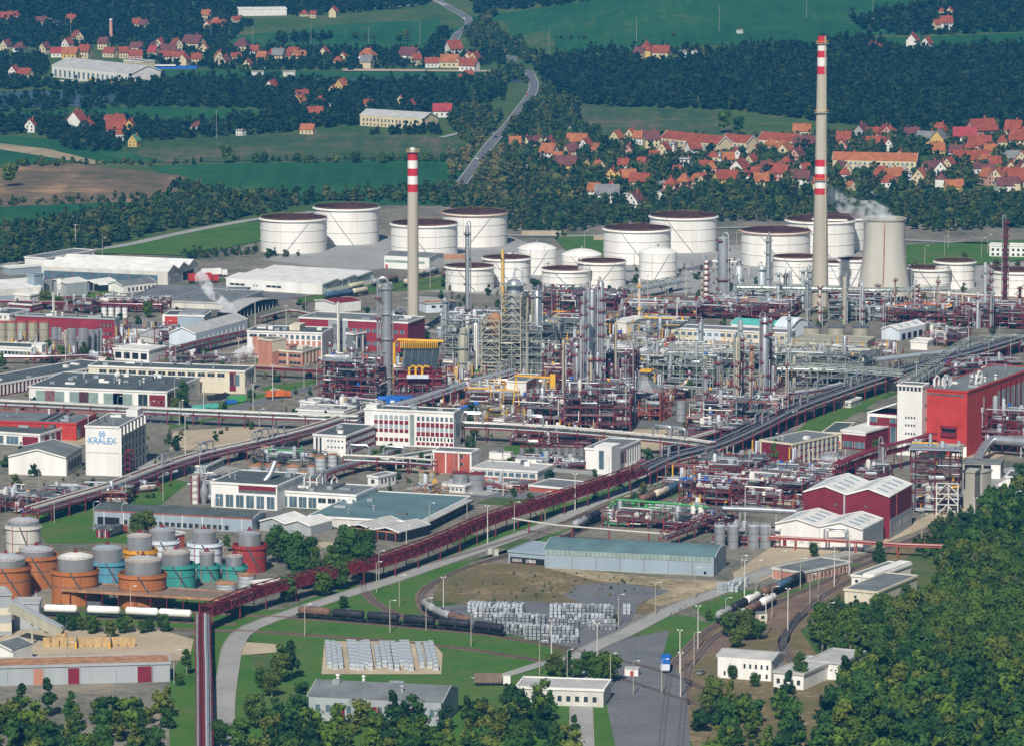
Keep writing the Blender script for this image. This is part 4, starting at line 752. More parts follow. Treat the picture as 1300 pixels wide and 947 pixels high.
for i, (x, yt, yb, w_, mm) in enumerate(((58.5,357,376,5,'silver'),(64.5,357,376,5,'silver'),(75.4,354,377,8,'tank_white'),(865,511,535,13,'steel'),(1054,578,596,25,'galv'),(1072,580,596,10,'galv'),(46,752,779,2.5,'galv'))):
    silo('silo', ['slim silver silo in front of the left hall, left of the pair','slim silver silo in front of the left hall, right of the pair','white silo beside the left hall','grey tank standing alone beside the red rack','wide grey tank in front of the maroon offices','narrow grey tank beside the wide one','thin grey vent pipe before the orange tanks'][i], x, yt, yb, w_, mm, legs=(i == 2))
for i in range(3): silo('vessel', ['pale round vessel by the left pipe rack, leftmost of three','pale round vessel by the left pipe rack, middle of three','pale round vessel by the left pipe rack, rightmost of three'][i], 69+i*12.5, 629, 642, 7, 'tank_pale', 'silver', 'vessel', legs=True)
for i, (x, w_) in enumerate(((914,14),(931,14),(957,15),(972,14))): silo('vessel', f'silver upright tank right of the blue-grey warehouse, {nth(i+1)} from left', x, 668, 697, w_, 'silver', 'galv', 'tank', 'four silver tanks by the warehouse')
for i in range(4): silo('silo', f'white silo below the fan building, {nth(i+1)} from left', 132+i*8.8, 391, 404, 7, 'white', 'steel', 'silo', 'white silos under the deck')
for i in range(4): silo('silo', f'grey silo on the raised process deck, {nth(i+1)} from left', 124+i*8, 376, 384, 6, 'galv', 'rust_light', 'silo', 'grey silos on the deck')
for i in range(3): silo('cooling_fan_stack', ['round beige fan stack, left of the three','round beige fan stack, middle of the three','round beige fan stack, right of the three'][i], 1031+31*i, 417, 433, 22, 'khaki', 'steel_dark', 'cooling fan', rings=1)
# ---------------------------------------------------------------- CHIMNEYS, COOLING TOWER
def chimney(label, x, yb, bands, wb, rings, nm='chimney'):
    c, R, s = base_c(x, yb, wb); z = lambda y: (yb-y)*s/cos(PITCH)*1.0
    t = thing(nm, label, 'chimney', c)
    for (m, y0, y1, w0, w1) in bands:
        mb = nb(m); zz = [z(y0)+(z(y1)-z(y0))*k/4 for k in range(5)]; rr = [(w0+(w1-w0)*k/4)/2*s for k in range(5)]
        mb.lathe(0, 0, list(zip(rr, zz)), 28).build({'stripe_red': 'red_band', 'white': 'white_band', 'stack_concrete': 'shaft'}.get(m, 'cap'), t, smooth=True)
    for (y, w0) in rings:
        r = w0/2*s
        mb = nb('khaki'); mb.lathe(0, 0, [(r*.8, z(y)), (r+1, z(y)), (r+1, z(y)+.3), (r*.8, z(y)+.3)], 20)
        mb.use('yellow'); mb.tube([((r+.9)*cos(2*pi*i/18), (r+.9)*sin(2*pi*i/18), z(y)+1.2) for i in range(19)], .12, 4, False)
        mb.build('gallery', t)
    top = bands[-1]; nb('opening_shade').cyl(0, 0, z(top[2])-1, z(top[2])+.02, top[4]/2*s*.85, n=20).build('flue', t)
    R0, R1 = bands[0][3]/2*s, top[4]/2*s
    nb('khaki').bar((R0*.6, -R0*.84, 0), (R1*.6, -R1*.84, z(top[2])), .7).build('ladder', t)
chimney('tall concrete chimney with two groups of red and white bands', 1041.5, 397, [('stack_concrete',405,249,22.5,16.6),('stripe_red',249,241,16.6,16.3),('white',241,231.5,16.3,16),('stripe_red',231.5,223,16,15.8),('white',223,213.6,15.8,15.6),('stripe_red',213.6,205,15.6,15.4),
  ('stack_concrete',205,98,15.4,12.6),('stripe_red',98,88,12.6,12.4),('white',88,77,12.4,12.2),('stripe_red',77,68.5,12.2,12),('white',68.5,60,12,11.8),('stripe_red',60,50,11.8,11.4)], 22.5, [(370,21.5),(231.5,16),(146.5,13.8),(59.8,11.6)])
chimney('slim cream concrete chimney with red and white bands near its top', 524.5, 428, [('stack_concrete',432,245.7,15,13.4),('stripe_red',245.7,236,13.4,13.3),('white',236,225.5,13.3,13.2),('stripe_red',225.5,216,13.2,13.1),('white',216,205.8,13.1,13),('stripe_red',205.8,195.5,13,13),('offwhite',195.5,193,8,8),('galv',193,189.5,9,6)], 15, [(195.5,13)])
chimney('thin white chimney behind the silver silos', 68, 413, [('white',413,371,3,2.4)], 3, [], 'thin_chimney')
chimney('thin white chimney beside the small steel unit left of the gooseneck pipe', 429.5, 447, [('white',447,384,4,3)], 4, [], 'thin_chimney')
c, R, s = base_c(1124.5, 386, 69)
t = thing('cooling_tower', 'pale concrete hyperbolic cooling tower trailing thin steam', 'cooling tower', c)
H = (386-282)*s
nb('concrete').lathe(0, 0, [(R, H*.08), (R*.93, H*.22), (R*.84, H*.42), (R*.775, H*.62), (R*.755, H*.78), (R*.765, H*.92), (R*.785, H)], 48).build('shell', t, smooth=True)
for m_ in t.children: m_.data.materials[0] = mat('tower_concrete', (0.52, 0.5, 0.43), .9, 0, .12, .1, 1)
nb('concrete').lathe(0, 0, [(R*.785, H), (R*.82, H), (R*.82, H+.8), (R*.76, H+.8), (R*.72, H*.8), (R*.7, H*.6)], 48).build('rim', t, smooth=True)
nb('opening_shade').lathe(0, 0, [(R*.72, H*.6), (.01, H*.6)], 32).build('inside', t)
nb('rust_light').bar((-R*.12, -R-.3, 0), (-R*.06, -R*.8, H), .45).build('ladder', t)
mb = nb('concrete')
for i in range(36):
    a = 2*pi*i/36; mb.bar((R*1.05*cos(a), R*1.05*sin(a), 0), (R*cos(a+.08), R*sin(a+.08), H*.08), .5)
mb.build('inclined_columns', t)
# ---------------------------------------------------------------- COLUMNS
NCOL = 0
def column(label, x, yt, yb, w, m='silver', pm='maroon_frame', npl=6, kind='process_tower', swan=False, taper=None, cat='column'):
    c, R, s = base_c(x, yb, w); H = (yb-yt)*s; RR = random.Random(int(x*13))
    t = thing(kind, label, cat, c)
    if taper: prof = [(R, -.2), (R, H*taper), (R*.7, H*taper+1.5), (R*.7, H-.5), (R*.4, H), (.01, H+.2)]
    else: prof = [(R, -.2), (R, H-.8), (R*.8, H-.3), (R*.4, H), (.01, H+.1)]
    nb(m).lathe(0, 0, prof, 16).build('shell', t, smooth=True)
    for k in range(npl):
        z = H*(k+.8)/(npl+.1)*.98; a0 = RR.uniform(0, 6.28); a1 = a0+RR.choice([2.6, 3.6, 6.28]); r = R*(.7 if taper and z > H*taper else 1); mb = nb(pm)
        ro = r+max(.9, R*.35); n = 10; v = []
        for i in range(n+1):
            a = a0+(a1-a0)*i/n; v += [(r*cos(a), r*sin(a), z), (ro*cos(a), ro*sin(a), z), (ro*cos(a), ro*sin(a), z+.4), (r*cos(a), r*sin(a), z+.4)]
        mb.poly(v, [(4*i+q, 4*i+(q+1) % 4, 4*i+4+(q+1) % 4, 4*i+4+q) for i in range(n) for q in range(4)])
        mb.tube([(ro*cos(a0+(a1-a0)*i/n), ro*sin(a0+(a1-a0)*i/n), z+1.1) for i in range(n+1)], .09, 4)
        for i in range(0, n+1, 2): a = a0+(a1-a0)*i/n; mb.bar((ro*cos(a), ro*sin(a), z), (ro*cos(a), ro*sin(a), z+1.1), .1)
        mb.build('platform', t)
    a = RR.uniform(-2.6, -.5)
    if npl: mb = nb(pm); mb.bar((cos(a)*(R+.45), sin(a)*(R+.45), 0), (cos(a)*(R+.45), sin(a)*(R+.45), H*.95), .5, .2); mb.build('ladder', t)
    if w >= 5 and npl:
        a = RR.uniform(-2.9, -.2); d = R+.7
        nb(RR.choice(['silver', 'galv', 'steel'])).tube([(0, 0, H-.2), (0, 0, H+1.6), (d*cos(a)*.6, d*sin(a)*.6, H+2.2), (d*cos(a), d*sin(a), H+1), (d*cos(a), d*sin(a), 2)], .32, 6).build('overhead_pipe', t)
    if not swan and npl > 1:
        nb(RR.choice(['galv', 'steel'])).cyl(R+.5, -.2, 0, H*RR.uniform(.5, .9), .22, n=6).build('riser_pipe', t)
    return t, R, H
t, R, H = column('big smooth silver column beside the arched pipe', 491, 359, 508, 13, 'silver', 'steel', 9)
a = G(480, 508); s = MPP(a); t2 = thing('gooseneck_pipe', 'thin silver pipe arching over to the big smooth silver column', 'pipe', a); H2 = 155*s
mb = nb('silver').tube([(0, 0, 0), (0, 0, H2-2)]+[(2.4-2.4*cos(k*pi/6), .6, H2-2+2.4*sin(k*pi/6)) for k in range(0, 7)]+[(4.8, .6, H2-8)], .55, 8); mb.build('pipe_run', t2, smooth=True)
mb = nb('maroon_frame')
for k in range(1, 6): mb.cyl(0, 0, H2*k/6, H2*k/6+.5, 1.6, n=8)
mb.build('bracket', t2)
CL = [
 ('dark slender column with a rusty platform in front of the medium tanks',593.5,286,420,5,'steel','rust',4),('thin yellowish vent column beside the lattice tower',638,317,420,4,'wall_yellow','rust',3),('fat khaki column right of the yellow-topped furnace',588,417,476,13.5,'khaki','steel_green',3),
 ('grey column with square head left of the lattice tower',565,378,440,7,'steel','steel_green',4),('bulky grey column on the right of the lattice tower',682,368,478,11,'silver','steel_green',5),('pale column left of the furnace cluster with curved pipe',604,410,470,5,'tank_white','steel_green',1),
 ('silver column with maroon decks, leftmost of the tall group',731.5,434,530,10,'silver','maroon_frame',8),('tall stepped silver column, second of the tall group',740.5,376,524,11,'silver','maroon_frame',9),('dark grey column hidden behind the brightest one',746.5,364,512,5,'steel','maroon_frame',4),
 ('brightest smooth silver column of the tall group',751.5,367,516,7.5,'silver','maroon_frame',2),('tall grey column at the right of the tall group',762.5,357,516,8.5,'silver','maroon_frame',10),('thin silver column with maroon decks right of the tall group',776.5,461,522,3.5,'silver','maroon_frame',6),
 ('very thin column beside the thin silver one',784.5,462,520,2.5,'silver','maroon_frame',4),('maroon clad column standing in the grey pipe array',834,440,493,5.5,'steel','maroon_frame',6),('slim column banded white and maroon in the back plant',896,331,398,7,'tank_white','maroon_frame',9),
 ('thick grey column with many maroon decks in the back plant',918,301,392,14,'steel','maroon_frame',7),('grey stubby column left of the greenish tall one',938,338,390,10,'galv','steel_green',4),('grey stubby column beside the greenish tall one',967,338,395,10,'galv','steel_green',4),
 ('tall greenish-grey column before the pink-rimmed tank',975.5,300,398,7,'steel','steel_green',6),('dark narrow column left of the striped chimney',997,347,394,5,'steel_dark','rust',3),('pale thin column left of the striped chimney',1003,343,394,4,'galv','steel_green',3),
 ('grey thin column, left of the pair by the chimney',1019,342,392,4,'galv','steel',5),('grey thin column, right of the pair by the chimney',1028,342,392,5,'steel','steel',6),('pale column in front of the striped chimney foot',1041,362,416,3.6,'offwhite','maroon_frame',5),
 ('grey column over the cream block, left one',890,409,448,6.5,'steel','steel',1),('grey column over the cream block, right one',940.5,407,450,5.5,'steel','steel',1),('grey column right of the turquoise roof',1002,399,446,4,'steel','steel_green',2),
 ('tall silver column with maroon twin behind it',935,428,536,9.5,'khaki','maroon_frame',4),('maroon twin column behind the tall silver one',942,426,532,5,'steel','maroon_frame',11),('rust red narrow column between the two tall silver ones',953.5,437,518,5,'rust_light','maroon_frame',6),
 ('tall silver column right of the rust red one',970.5,402,524,10,'silver','maroon_frame',7),('maroon laddered column clinging to the tall silver one',978,403,518,4.5,'steel','maroon_frame',14),('short beige column in front of the tall silver pair',965,473,531,5.5,'khaki','maroon_frame',4),
 ('maroon column in front of the cooling tower',1114.5,361,402,4,'steel','maroon_frame',5),('white and maroon banded column right of the cooling tower',1163,361,404,5,'offwhite','maroon_frame',7),('white stub column below the bluish tank',1186.5,371,394,3.5,'tank_white','steel',1),
 ('second white stub column below the bluish tank',1204.5,370,393,3.5,'tank_white','steel',1),('narrow rusty column left of the right-hand pair',1221.5,374,412,3.5,'khaki','maroon_frame',4),('short grey column left of the right-hand pair',1237,385,416,4.5,'galv','maroon_frame',3),
 ('thin plain silver column, left of the right-hand pair',1250,333,416,3.6,'galv','steel',2),('thin blue-grey column, right of the right-hand pair',1257.5,333,424,4,'steel','maroon_frame',9),('tall dark maroon lattice mast at the right',1275.5,278,408,5.5,'rust','maroon_frame',14),
 ('small maroon column at the far right edge',1294.5,364,402,3.5,'rust','maroon_frame',4),('slim maroon column at the left end of the small steel unit',419,434,493,3.6,'silver','maroon_frame',5),('stout silver column within the small steel unit',446.5,440,508,8,'silver','maroon_frame',6),
 ('thin bright column at the right of the small steel unit',466,440,508,3.4,'silver','maroon_frame',4),('grey twin silo column by the framed annex, left one',437.5,411,442,5,'steel','steel',1),('grey twin silo column by the framed annex, right one',443.5,411,442,5,'galv','steel',1),
 ('very thin pipe column left of the yellow frame',456,462,505,2.5,'galv','maroon_frame',3),('thin white column rising from the middle of the process plant',811.5,354,417,2.6,'white','yellow',2),('silver column above the red panel plant beside the tree',875,470,500,3.5,'galv','maroon_frame',2),
 ('beige column in the right of the grey array',1008,452,492,4.5,'khaki','steel_green',1),('beige column in the middle of the grey array',868.5,452,492,5,'khaki','steel_green',1),('beige thick column in the grey array',894,452,495,5,'khaki','steel_green',1),
 ('grey vertical vessel beside the sloping maroon gallery',1120,560,606,5,'steel','maroon_frame',5),('silver upright duct stack on the scarlet hall',1250,505,560,4.5,'silver','steel',2),('silver duct stack further right on the scarlet hall',1268,498,545,5,'silver','steel',2),('silver duct stack at the right edge of the scarlet hall',1285,488,535,4,'silver','steel',2)]
for a in CL: column(a[0], a[1], a[2], a[3], a[4], a[5], a[6], a[7], taper=.82 if a[1] in (740.5, 588) else None)
cg = random.Random(21)
for (nm, n_, x0, x1, t0, t1, b0, b1, pm_) in [('maroon unit around the tall silver columns',9,712,806,395,470,520,540,'maroon_frame'),('grey-green structure below the lattice tower',7,612,712,385,430,470,478,'steel_green'),('red rack by the rust red column',6,880,1008,440,490,525,540,'maroon_frame'),
   ('grey-green pipe array',11,785,1095,425,458,480,495,'steel_green'),('back plant below the right tanks',10,1055,1305,348,385,404,418,'maroon_frame'),('small maroon unit by the gooseneck pipe',5,408,474,446,480,500,512,'maroon_frame'),('back plant before the medium tanks',7,662,790,352,378,392,402,'maroon_frame'),('back plant around the thick grey column',8,880,1040,345,375,392,406,'steel_green'),('maroon unit behind the tall columns',5,690,800,420,450,495,505,'maroon_frame')]:
    for i in range(n_):
        x = x0+(x1-x0)*(i+cg.uniform(.2, .8))/n_; m_ = cg.choice(['silver', 'steel', 'galv', 'khaki', 'steel']); wd_ = cg.uniform(2.2, 5.2)
        column(f"slim {dict(silver='silver', steel='dark grey', galv='pale grey', khaki='beige')[m_]} column, {nth(i+1)} from left in the {nm}", x, cg.uniform(t0, t1), cg.uniform(b0, b1), wd_, m_, pm_, cg.choice([2, 3, 5]))
# ---------------------------------------------------------------- PROCESS UNITS
def unit(label, fl, fr, D, hpx, fm='maroon_frame', levels=4, bay=6, dens=1.0, seed=1, pm=('silver','galv','steel','pale_pipe'), grate=None, vessels=4, name='process_unit', open_top=True, group=None):
    a, b = G(*fl), G(*fr); L = (b-a).length; u = b-a; rz = atan2(u.y, u.x); s = MPP(a); H = hpx*s; RR = random.Random(seed)
    t = thing(name, label, 'process unit', a, rz, group)
    nx = max(1, round(L/bay)); ny = max(1, round(D/bay)); lv = H/levels; th = .34
    mb = nb(fm)
    top = {}
    for i in range(nx+1):
        for j in range(ny+1):
            top[i, j] = H if (not open_top or RR.random() < .6) else H*RR.uniform(.55, .95)
            mb.bar((i*L/nx, j*D/ny, -.2), (i*L/nx, j*D/ny, top[i, j]), th)
    for k in range(1, levels+1):
        z = k*lv
        for j in range(ny+1):
            for i in range(nx):
                if min(top[i, j], top[i+1, j]) >= z-.5: mb.bar((i*L/nx, j*D/ny, z), ((i+1)*L/nx, j*D/ny, z), th*.85)
        for i in range(nx+1):
            for j in range(ny):
                if min(top[i, j], top[i, j+1]) >= z-.5: mb.bar((i*L/nx, j*D/ny, z), (i*L/nx, (j+1)*D/ny, z), th*.85)
        for i in range(nx):
            if RR.random() < .3: mb.bar((i*L/nx, 0, z-lv), ((i+1)*L/nx, 0, z), th*.5)
            if RR.random() < .3: mb.bar(((i+1)*L/nx, 0, z-lv), (i*L/nx, 0, z), th*.5)
        for j in range(ny):
            if RR.random() < .4: mb.bar((L, j*D/ny, z-lv), (L, (j+1)*D/ny, z), th*.5)
    mb.build('steel_frame', t)
    for k in range(1, levels+1):
        z = k*lv+.25; mb = nb(grate or RR.choice(['steel_dark', 'steel_dark', 'steel'])); n = 0
        for i in range(nx):
            for j in range(ny):
                if RR.random() < .45: mb.box(i*L/nx+.1, j*D/ny+.1, z, (i+1)*L/nx-.1, (j+1)*D/ny-.1, z+.12); n += 1
        if n: mb.build('platform', t)
        mb = nb(fm)
        for (p, q) in (((0, 0), (L, 0)), ((L, 0), (L, D))):
            if RR.random() < .75: mb.bar((*p, z+1.1), (*q, z+1.1), .12); mb.bar((*p, z+.6), (*q, z+.6), .08)
        if mb.f: mb.build('handrail', t)
    mb = MB(); n = int(L*D*levels*.03*dens)
    for q in range(n):
        mb.use(RR.choice(pm)); k = RR.randrange(levels+1); r = RR.choice([.12, .18, .25, .35])
        x, y = RR.uniform(0, L), RR.uniform(0, D); z = k*lv+RR.uniform(.5, lv*.8)
        z = min(z, H+1.2); P = [Vector((x, y, z))]
        for _ in range(RR.randint(1, 3)):
            d = RR.choice([(1,0,0),(-1,0,0),(0,1,0),(0,-1,0),(0,0,1),(0,0,-1),(1,0,0),(-1,0,0)]); l = RR.uniform(2, bay*2.2) if d[2] == 0 else RR.uniform(1.5, lv*1.4)
            e = P[-1]+Vector(d)*l; e.x = min(L+.5, max(-.5, e.x)); e.y = min(D+.5, max(-.5, e.y)); e.z = min(H+2, max(.3, e.z))
            if (e-P[-1]).length > .6: P.append(e)
        if len(P) > 1: mb.tube(P, r, 5)
        if RR.random() < .35: mb.cyl(x, y, z-.5, z+RR.uniform(.6, 1.6), RR.uniform(.4, .9), n=6)
        if RR.random() < .12: mb.use(RR.choice(['yellow', 'blue', 'brick_red', 'rust_light', 'tank_pale', 'steel', 'galv'])); mb.box(x-.5, y-.5, z, x+.6, y+.6, z+1.1)
    if mb.f: struct(mb.build('pipework', t), 'stuff')
    mb = MB()
    for q in range(int(L*D*.012)+2):
        mb.use(RR.choice(pm)); x, y = RR.uniform(0, L), RR.uniform(0, D); r = RR.choice([.15, .25, .4, .7]); mb.cyl(x, y, RR.uniform(0, H*.5), H*RR.uniform(.8, 1.12)+1.5, r, n=7)
    struct(mb.build('riser_pipes', t), 'stuff')
    for q in range(vessels*2):
        k = RR.randrange(levels); z = k*lv+1.9; y = RR.uniform(1.5, max(2, D*.5)); x = RR.uniform(2, max(2.1, L-6))
        m = RR.choice(['silver', 'offwhite', 'galv', 'steel', 'steel', 'sheet_grey'])
        if RR.random() < .55:
            l = min(RR.uniform(4, 9), L-x-1)
            if l > 1.5: nb(m).hdrum((x, y, z), (x+l, y, z), RR.uniform(.9, 1.5)).build('vessel', t, smooth=True)
        else:
            r = RR.uniform(.7, 1.4); h = RR.uniform(4, min(12, H*.7)+.1); nb(m).lathe(x, y, [(r*.2, z-1.5), (r, z-1), (r, z+h), (r*.6, z+h+.6), (.01, z+h+.7)], 12).build('vessel', t, smooth=True)
    return t, L, H
SG = 'steel_green'; GP = ('silver', 'khaki', 'steel_green', 'galv', 'offwhite'); MP = ('silver', 'galv', 'maroon_frame', 'steel', 'white', 'steel_dark')
U = [
 ('small maroon steel unit with columns left of the gooseneck pipe',(405,512),(476,515),26,54,'maroon_frame',5,6,1.6,3,MP),
 ('maroon steel base under the yellow-topped furnace',(500,512),(566,512),18,42,'maroon_frame',4,6,1.0,4,MP),
 ('big grey-green steel structure below the lattice tower',(612,478),(706,480),28,66,SG,7,7,1.0,5,GP),
 ('grey-green steel structure behind the fat khaki column',(560,455),(618,457),22,46,SG,5,6,1.0,6,GP),
 ('low dark maroon pipe deck beside the yellow frame',(655,541),(728,545),28,36,'maroon_frame',3,6,1.3,7,MP),
 ('dense maroon steel unit around the tall silver columns',(716,548),(800,549),34,52,'maroon_frame',5,7,1.3,8,MP),
 ('maroon unit behind the tall silver columns',(690,500),(800,503),26,52,'maroon_frame',5,7,1.0,9,MP),
 ('grey-green pipe array, front left part',(780,492),(905,496),36,40,SG,4,8,1.2,10,GP),
 ('grey-green pipe array, front right part',(985,486),(1095,490),34,36,SG,4,8,1.1,11,GP),
 ('grey-green pipe array, back left part',(785,462),(935,466),34,15,SG,2,8,1.3,12,GP),
 ('grey-green pipe array, middle part',(905,492),(985,494),34,42,SG,4,7,1.3,13,GP),
 ('grey-green pipe array, back right part',(940,462),(1110,466),34,13,SG,1,8,1.3,14,GP),
 ('bright red steel rack around the rust red column',(872,541),(985,546),34,32,'brick_red',3,7,1.5,15,MP),
 ('red pipe deck in front of the bright red rack',(870,556),(930,560),30,14,'maroon_frame',2,6,1.8,16,MP),
 ('dense maroon pipe unit left of the dark red hall, front',(862,640),(926,644),24,28,'maroon_frame',3,6,1.8,17,('silver','steel','galv','steel_dark','maroon_frame','blue')),
 ('dense maroon pipe unit left of the dark red hall, middle',(928,644),(1018,650),26,34,'maroon_frame',4,6,1.6,18,('silver','steel','galv','steel_dark','maroon_frame','white')),
 ('dense maroon pipe unit left of the dark red hall, back',(880,614),(960,617),34,24,'maroon_frame',3,6,1.6,19,('silver','steel_dark','steel','maroon_frame')),
 ('dense maroon pipe unit in front of the maroon offices',(960,622),(1060,626),30,20,'maroon_frame',2,6,1.6,20,('silver','steel_dark','steel','maroon_frame')),
 ('maroon pipe unit below the wide grey tank',(1058,612),(1118,615),22,16,'maroon_frame',2,6,1.4,21,MP),
 ('low pipe deck in front of the four silver tanks',(905,690),(984,696),10,18,'maroon_frame',2,6,1.3,22,('silver','galv','white')),
 ('small pump station with bright green pipes',(765,668),(842,673),22,20,'maroon_frame',2,7,.9,23,('silver','green','galv','white')),
 ('maroon pipe field between pump station and big silver pipe',(843,673),(908,678),24,20,'maroon_frame',2,6,1.7,24,MP),
 ('pipe unit with scattered orange lines behind the grey array',(780,408),(885,411),40,18,'maroon_frame',2,8,1.1,25,('silver','rust_light','maroon_frame','galv','steel_green')),
 ('maroon pipe unit in front of the medium white tanks',(663,396),(780,400),34,22,'maroon_frame',3,8,1.0,26,MP),
 ('maroon and orange unit around the thick grey column',(885,405),(1000,409),36,20,'maroon_frame',3,7,1.4,27,('silver','rust_light','maroon_frame','galv','steel')),
 ('grey unit between the striped chimney and the cooling tower',(1052,408),(1122,410),30,26,SG,3,7,1.3,28,('silver','galv','maroon_frame','steel')),
 ('long maroon and orange unit below the right tanks, left part',(1120,412),(1210,415),38,18,'maroon_frame',3,7,1.4,29,('silver','orange','galv','steel','rust_light','maroon_frame')),
 ('long maroon and orange unit below the right tanks, right part',(1212,416),(1315,420),38,24,'maroon_frame',3,7,1.3,30,('silver','steel','galv','rust_light','maroon_frame')),
 ('red framed unit right of the striped chimney',(1050,388),(1076,389),14,18,'brick_red',3,5,1.6,31,('red','orange','silver')),
 ('maroon pipe field right of the long grey canopy',(1170,440),(1215,442),30,16,'maroon_frame',2,7,1.1,32,MP),
 ('maroon equipment deck above the white silos',(115,392),(202,396),16,12,'maroon_frame',2,6,1.4,33,MP),
 ('dark maroon deck carrying grey silos',(74,398),(118,400),12,16,'maroon_frame',2,6,1.0,34,MP),
 ('maroon pipe racks left of the lettered block',(-20,650),(62,656),26,20,'maroon_frame',2,7,1.2,35,MP),
 ('rusty pipe decks below the lettered block',(60,640),(160,642),20,16,'maroon_frame',2,7,1.0,36,('silver','galv','rust_light','tank_pale')),
 ('dark pump deck in front of the striped block',(318,590),(400,594),16,14,'steel_dark',2,6,1.4,37,('orange','green','galv','steel_dark','rust_light')),
 ('maroon stacked unit beside the silver ducts',(246,634),(270,636),10,30,'maroon_frame',4,5,1.5,38,('silver','galv','white')),
 ('maroon pipe field behind the row of small tanks',(648,566),(750,570),26,14,'maroon_frame',2,7,1.1,39,('silver','galv','white','maroon_frame')),
 ('low maroon rack right of the red panel block',(640,592),(742,596),18,6,'maroon_frame',1,7,1.2,40,('silver','galv','white','maroon_frame')),
 ('rusty pipe decks before the red panel block',(525,630),(545,632),14,14,'rust_light',2,5,1.2,41,('yellow','rust_light','galv')),
 ('maroon unit behind the long silver pipe rack',(590,512),(655,514),36,14,'maroon_frame',2,7,1.0,42,('yellow','galv','steel','white')),
 ('maroon pipe unit beside the white plant hall',(196,440),(216,441),12,24,'maroon_frame',3,5,1.2,43,MP),
 ('maroon pipe field between silos and workshop block',(130,452),(205,455),16,10,'maroon_frame',2,6,1.1,44,MP),
 ('maroon ducted structure on the right of the scarlet hall',(1232,572),(1312,577),16,50,'maroon_frame',4,7,1.1,45,('silver','galv','maroon_frame')),
 ('maroon pipe deck above the white open-fronted store',(205,463),(312,460),8,8,'maroon_frame',1,7,1.1,46,('silver','steel')),
]
U += [
 ('pipe deck left of the white garage',(668,428),(770,431),40,20,SG,3,8,1.1,53,('silver','galv','yellow','maroon_frame','steel_green')),('yellow railed deck right of the white garage',(798,436),(862,438),34,22,SG,2,8,1.0,54,('yellow','galv','steel_green','maroon_frame')),
 ('grey equipment deck at the foot of the slim chimney',(560,428),(636,430),40,22,'steel',3,8,1.0,55,('galv','silver','tank_pale','rust_light')),('pipe deck below the grey-green array',(790,505),(868,508),16,8,'maroon_frame',1,7,1.3,56,MP),
 ('maroon pump deck before the dense maroon unit',(655,556),(716,558),14,10,'maroon_frame',1,6,1.4,57,MP),('pale pipe deck left of the slim stair house',(410,520),(458,524),20,8,'offwhite',1,7,1.4,58,('white','galv','offwhite')),
 ('maroon pipe deck right of the bright red rack',(985,540),(1010,541),30,16,'maroon_frame',2,6,1.4,59,MP),('low pipe deck under the silver rack by the red block',(600,622),(660,626),18,7,'brick_red',1,7,1.1,60,('pale_pipe','rust_light','galv')),
 ('dark pipe deck beside the ribbed block',(105,462),(135,463),12,8,'maroon_frame',1,6,1.2,61,MP),('rusty deck in front of the lettered block foot',(160,628),(205,624),10,8,'maroon_frame',1,6,1.2,62,MP),
 ('dark maroon deck behind the scarlet hall',(1190,478),(1300,474),26,14,'maroon_frame',2,7,1.2,64,('silver','maroon_frame','galv','steel_dark')),('small grey unit left of the slim chimney foot',(470,412),(512,414),14,16,'steel',2,6,1.3,65,('galv','silver','white'))]
for u_ in U: unit(*u_[:5], fm=u_[5], levels=u_[6], bay=u_[7], dens=u_[8], seed=u_[9], pm=u_[10])
# lattice tower, red steel tower, furnace, heater, yellow frame
def lattice(label, name, fl, fr, D, hpx, m, levels, grate='steel_dark'):
    a, b = G(*fl), G(*fr); L = (b-a).length; rz = atan2((b-a).y, (b-a).x); H = hpx*MPP(a); t = thing(name, label, 'steel tower', a, rz); mb = nb(m)
    for x in (0, L):
        for y in (0, D): mb.bar((x, y, 0), (x, y, H), .55)
    for k in range(levels):
        z0, z1 = H*k/levels, H*(k+1)/levels
        for (p, q) in (((0,0),(L,0)),((L,0),(L,D)),((L,D),(0,D)),((0,D),(0,0))):
            mb.bar((*p, z1), (*q, z1), .45); mid = ((p[0]+q[0])/2, (p[1]+q[1])/2)
            mb.bar((*p, z0), (*mid, z1), .32); mb.bar((*q, z0), (*mid, z1), .32)
    mb.build('steel_frame', t)
    for k in range(2, levels, 2): nb(grate).box(.3, .3, H*k/levels, L-.3, D-.3, H*k/levels+.15).build('platform', t)
    return t, L, H
t, L, H = lattice('grey-green lattice tower carrying a round silver vessel', 'lattice_tower', (637,478), (661,479), 10, 105, 'khaki', 12)
nb('silver').lathe(L/2, 5, [(3, H*.5), (3.6, H*.5), (3.6, H+4), (2.8, H+6), (1, H+7), (.01, H+7)], 18).build('vessel', t, smooth=True)
nb('steel_green').lathe(L/2, 5, [(3.6, H+4), (6, H+4), (6, H+4.5), (3.6, H+4.5)], 18).build('deck', t)
nb('galv').tube([(L/2, 5, H+6), (L/2, 5, H+10)]+[(L/2+2-2*cos(k*pi/5), 5, H+10+2*sin(k*pi/5)) for k in range(6)]+[(L/2+4, 5, H*.4)], .6, 8).build('overhead_pipe', t)
mb = MB()
for i in range(22): mb.use(random.choice(['khaki', 'steel_green', 'silver'])); mb.cyl(random.uniform(L+1, L+5), random.uniform(0, 10), 0, H*random.uniform(.3, .95), random.uniform(.12, .5), n=6)
struct(mb.build('riser_pipes', t), 'stuff')
t, L, H = lattice('grey lattice tower left of the vessel-carrying one', 'lattice_tower', (611,478), (634,479), 10, 72, 'khaki', 8)
for k in range(3): nb('tank_white').hdrum((2, 4, H*(.45+.18*k)), (L-1, 4, H*(.45+.18*k)), 1.9).build('vessel', t, smooth=True)
nb('rust_light').lathe(L*.6, 5, [(3, H*.75), (3.4, H*.75), (3.2, H+1), (1, H+3)], 14).build('vessel', t, smooth=True)
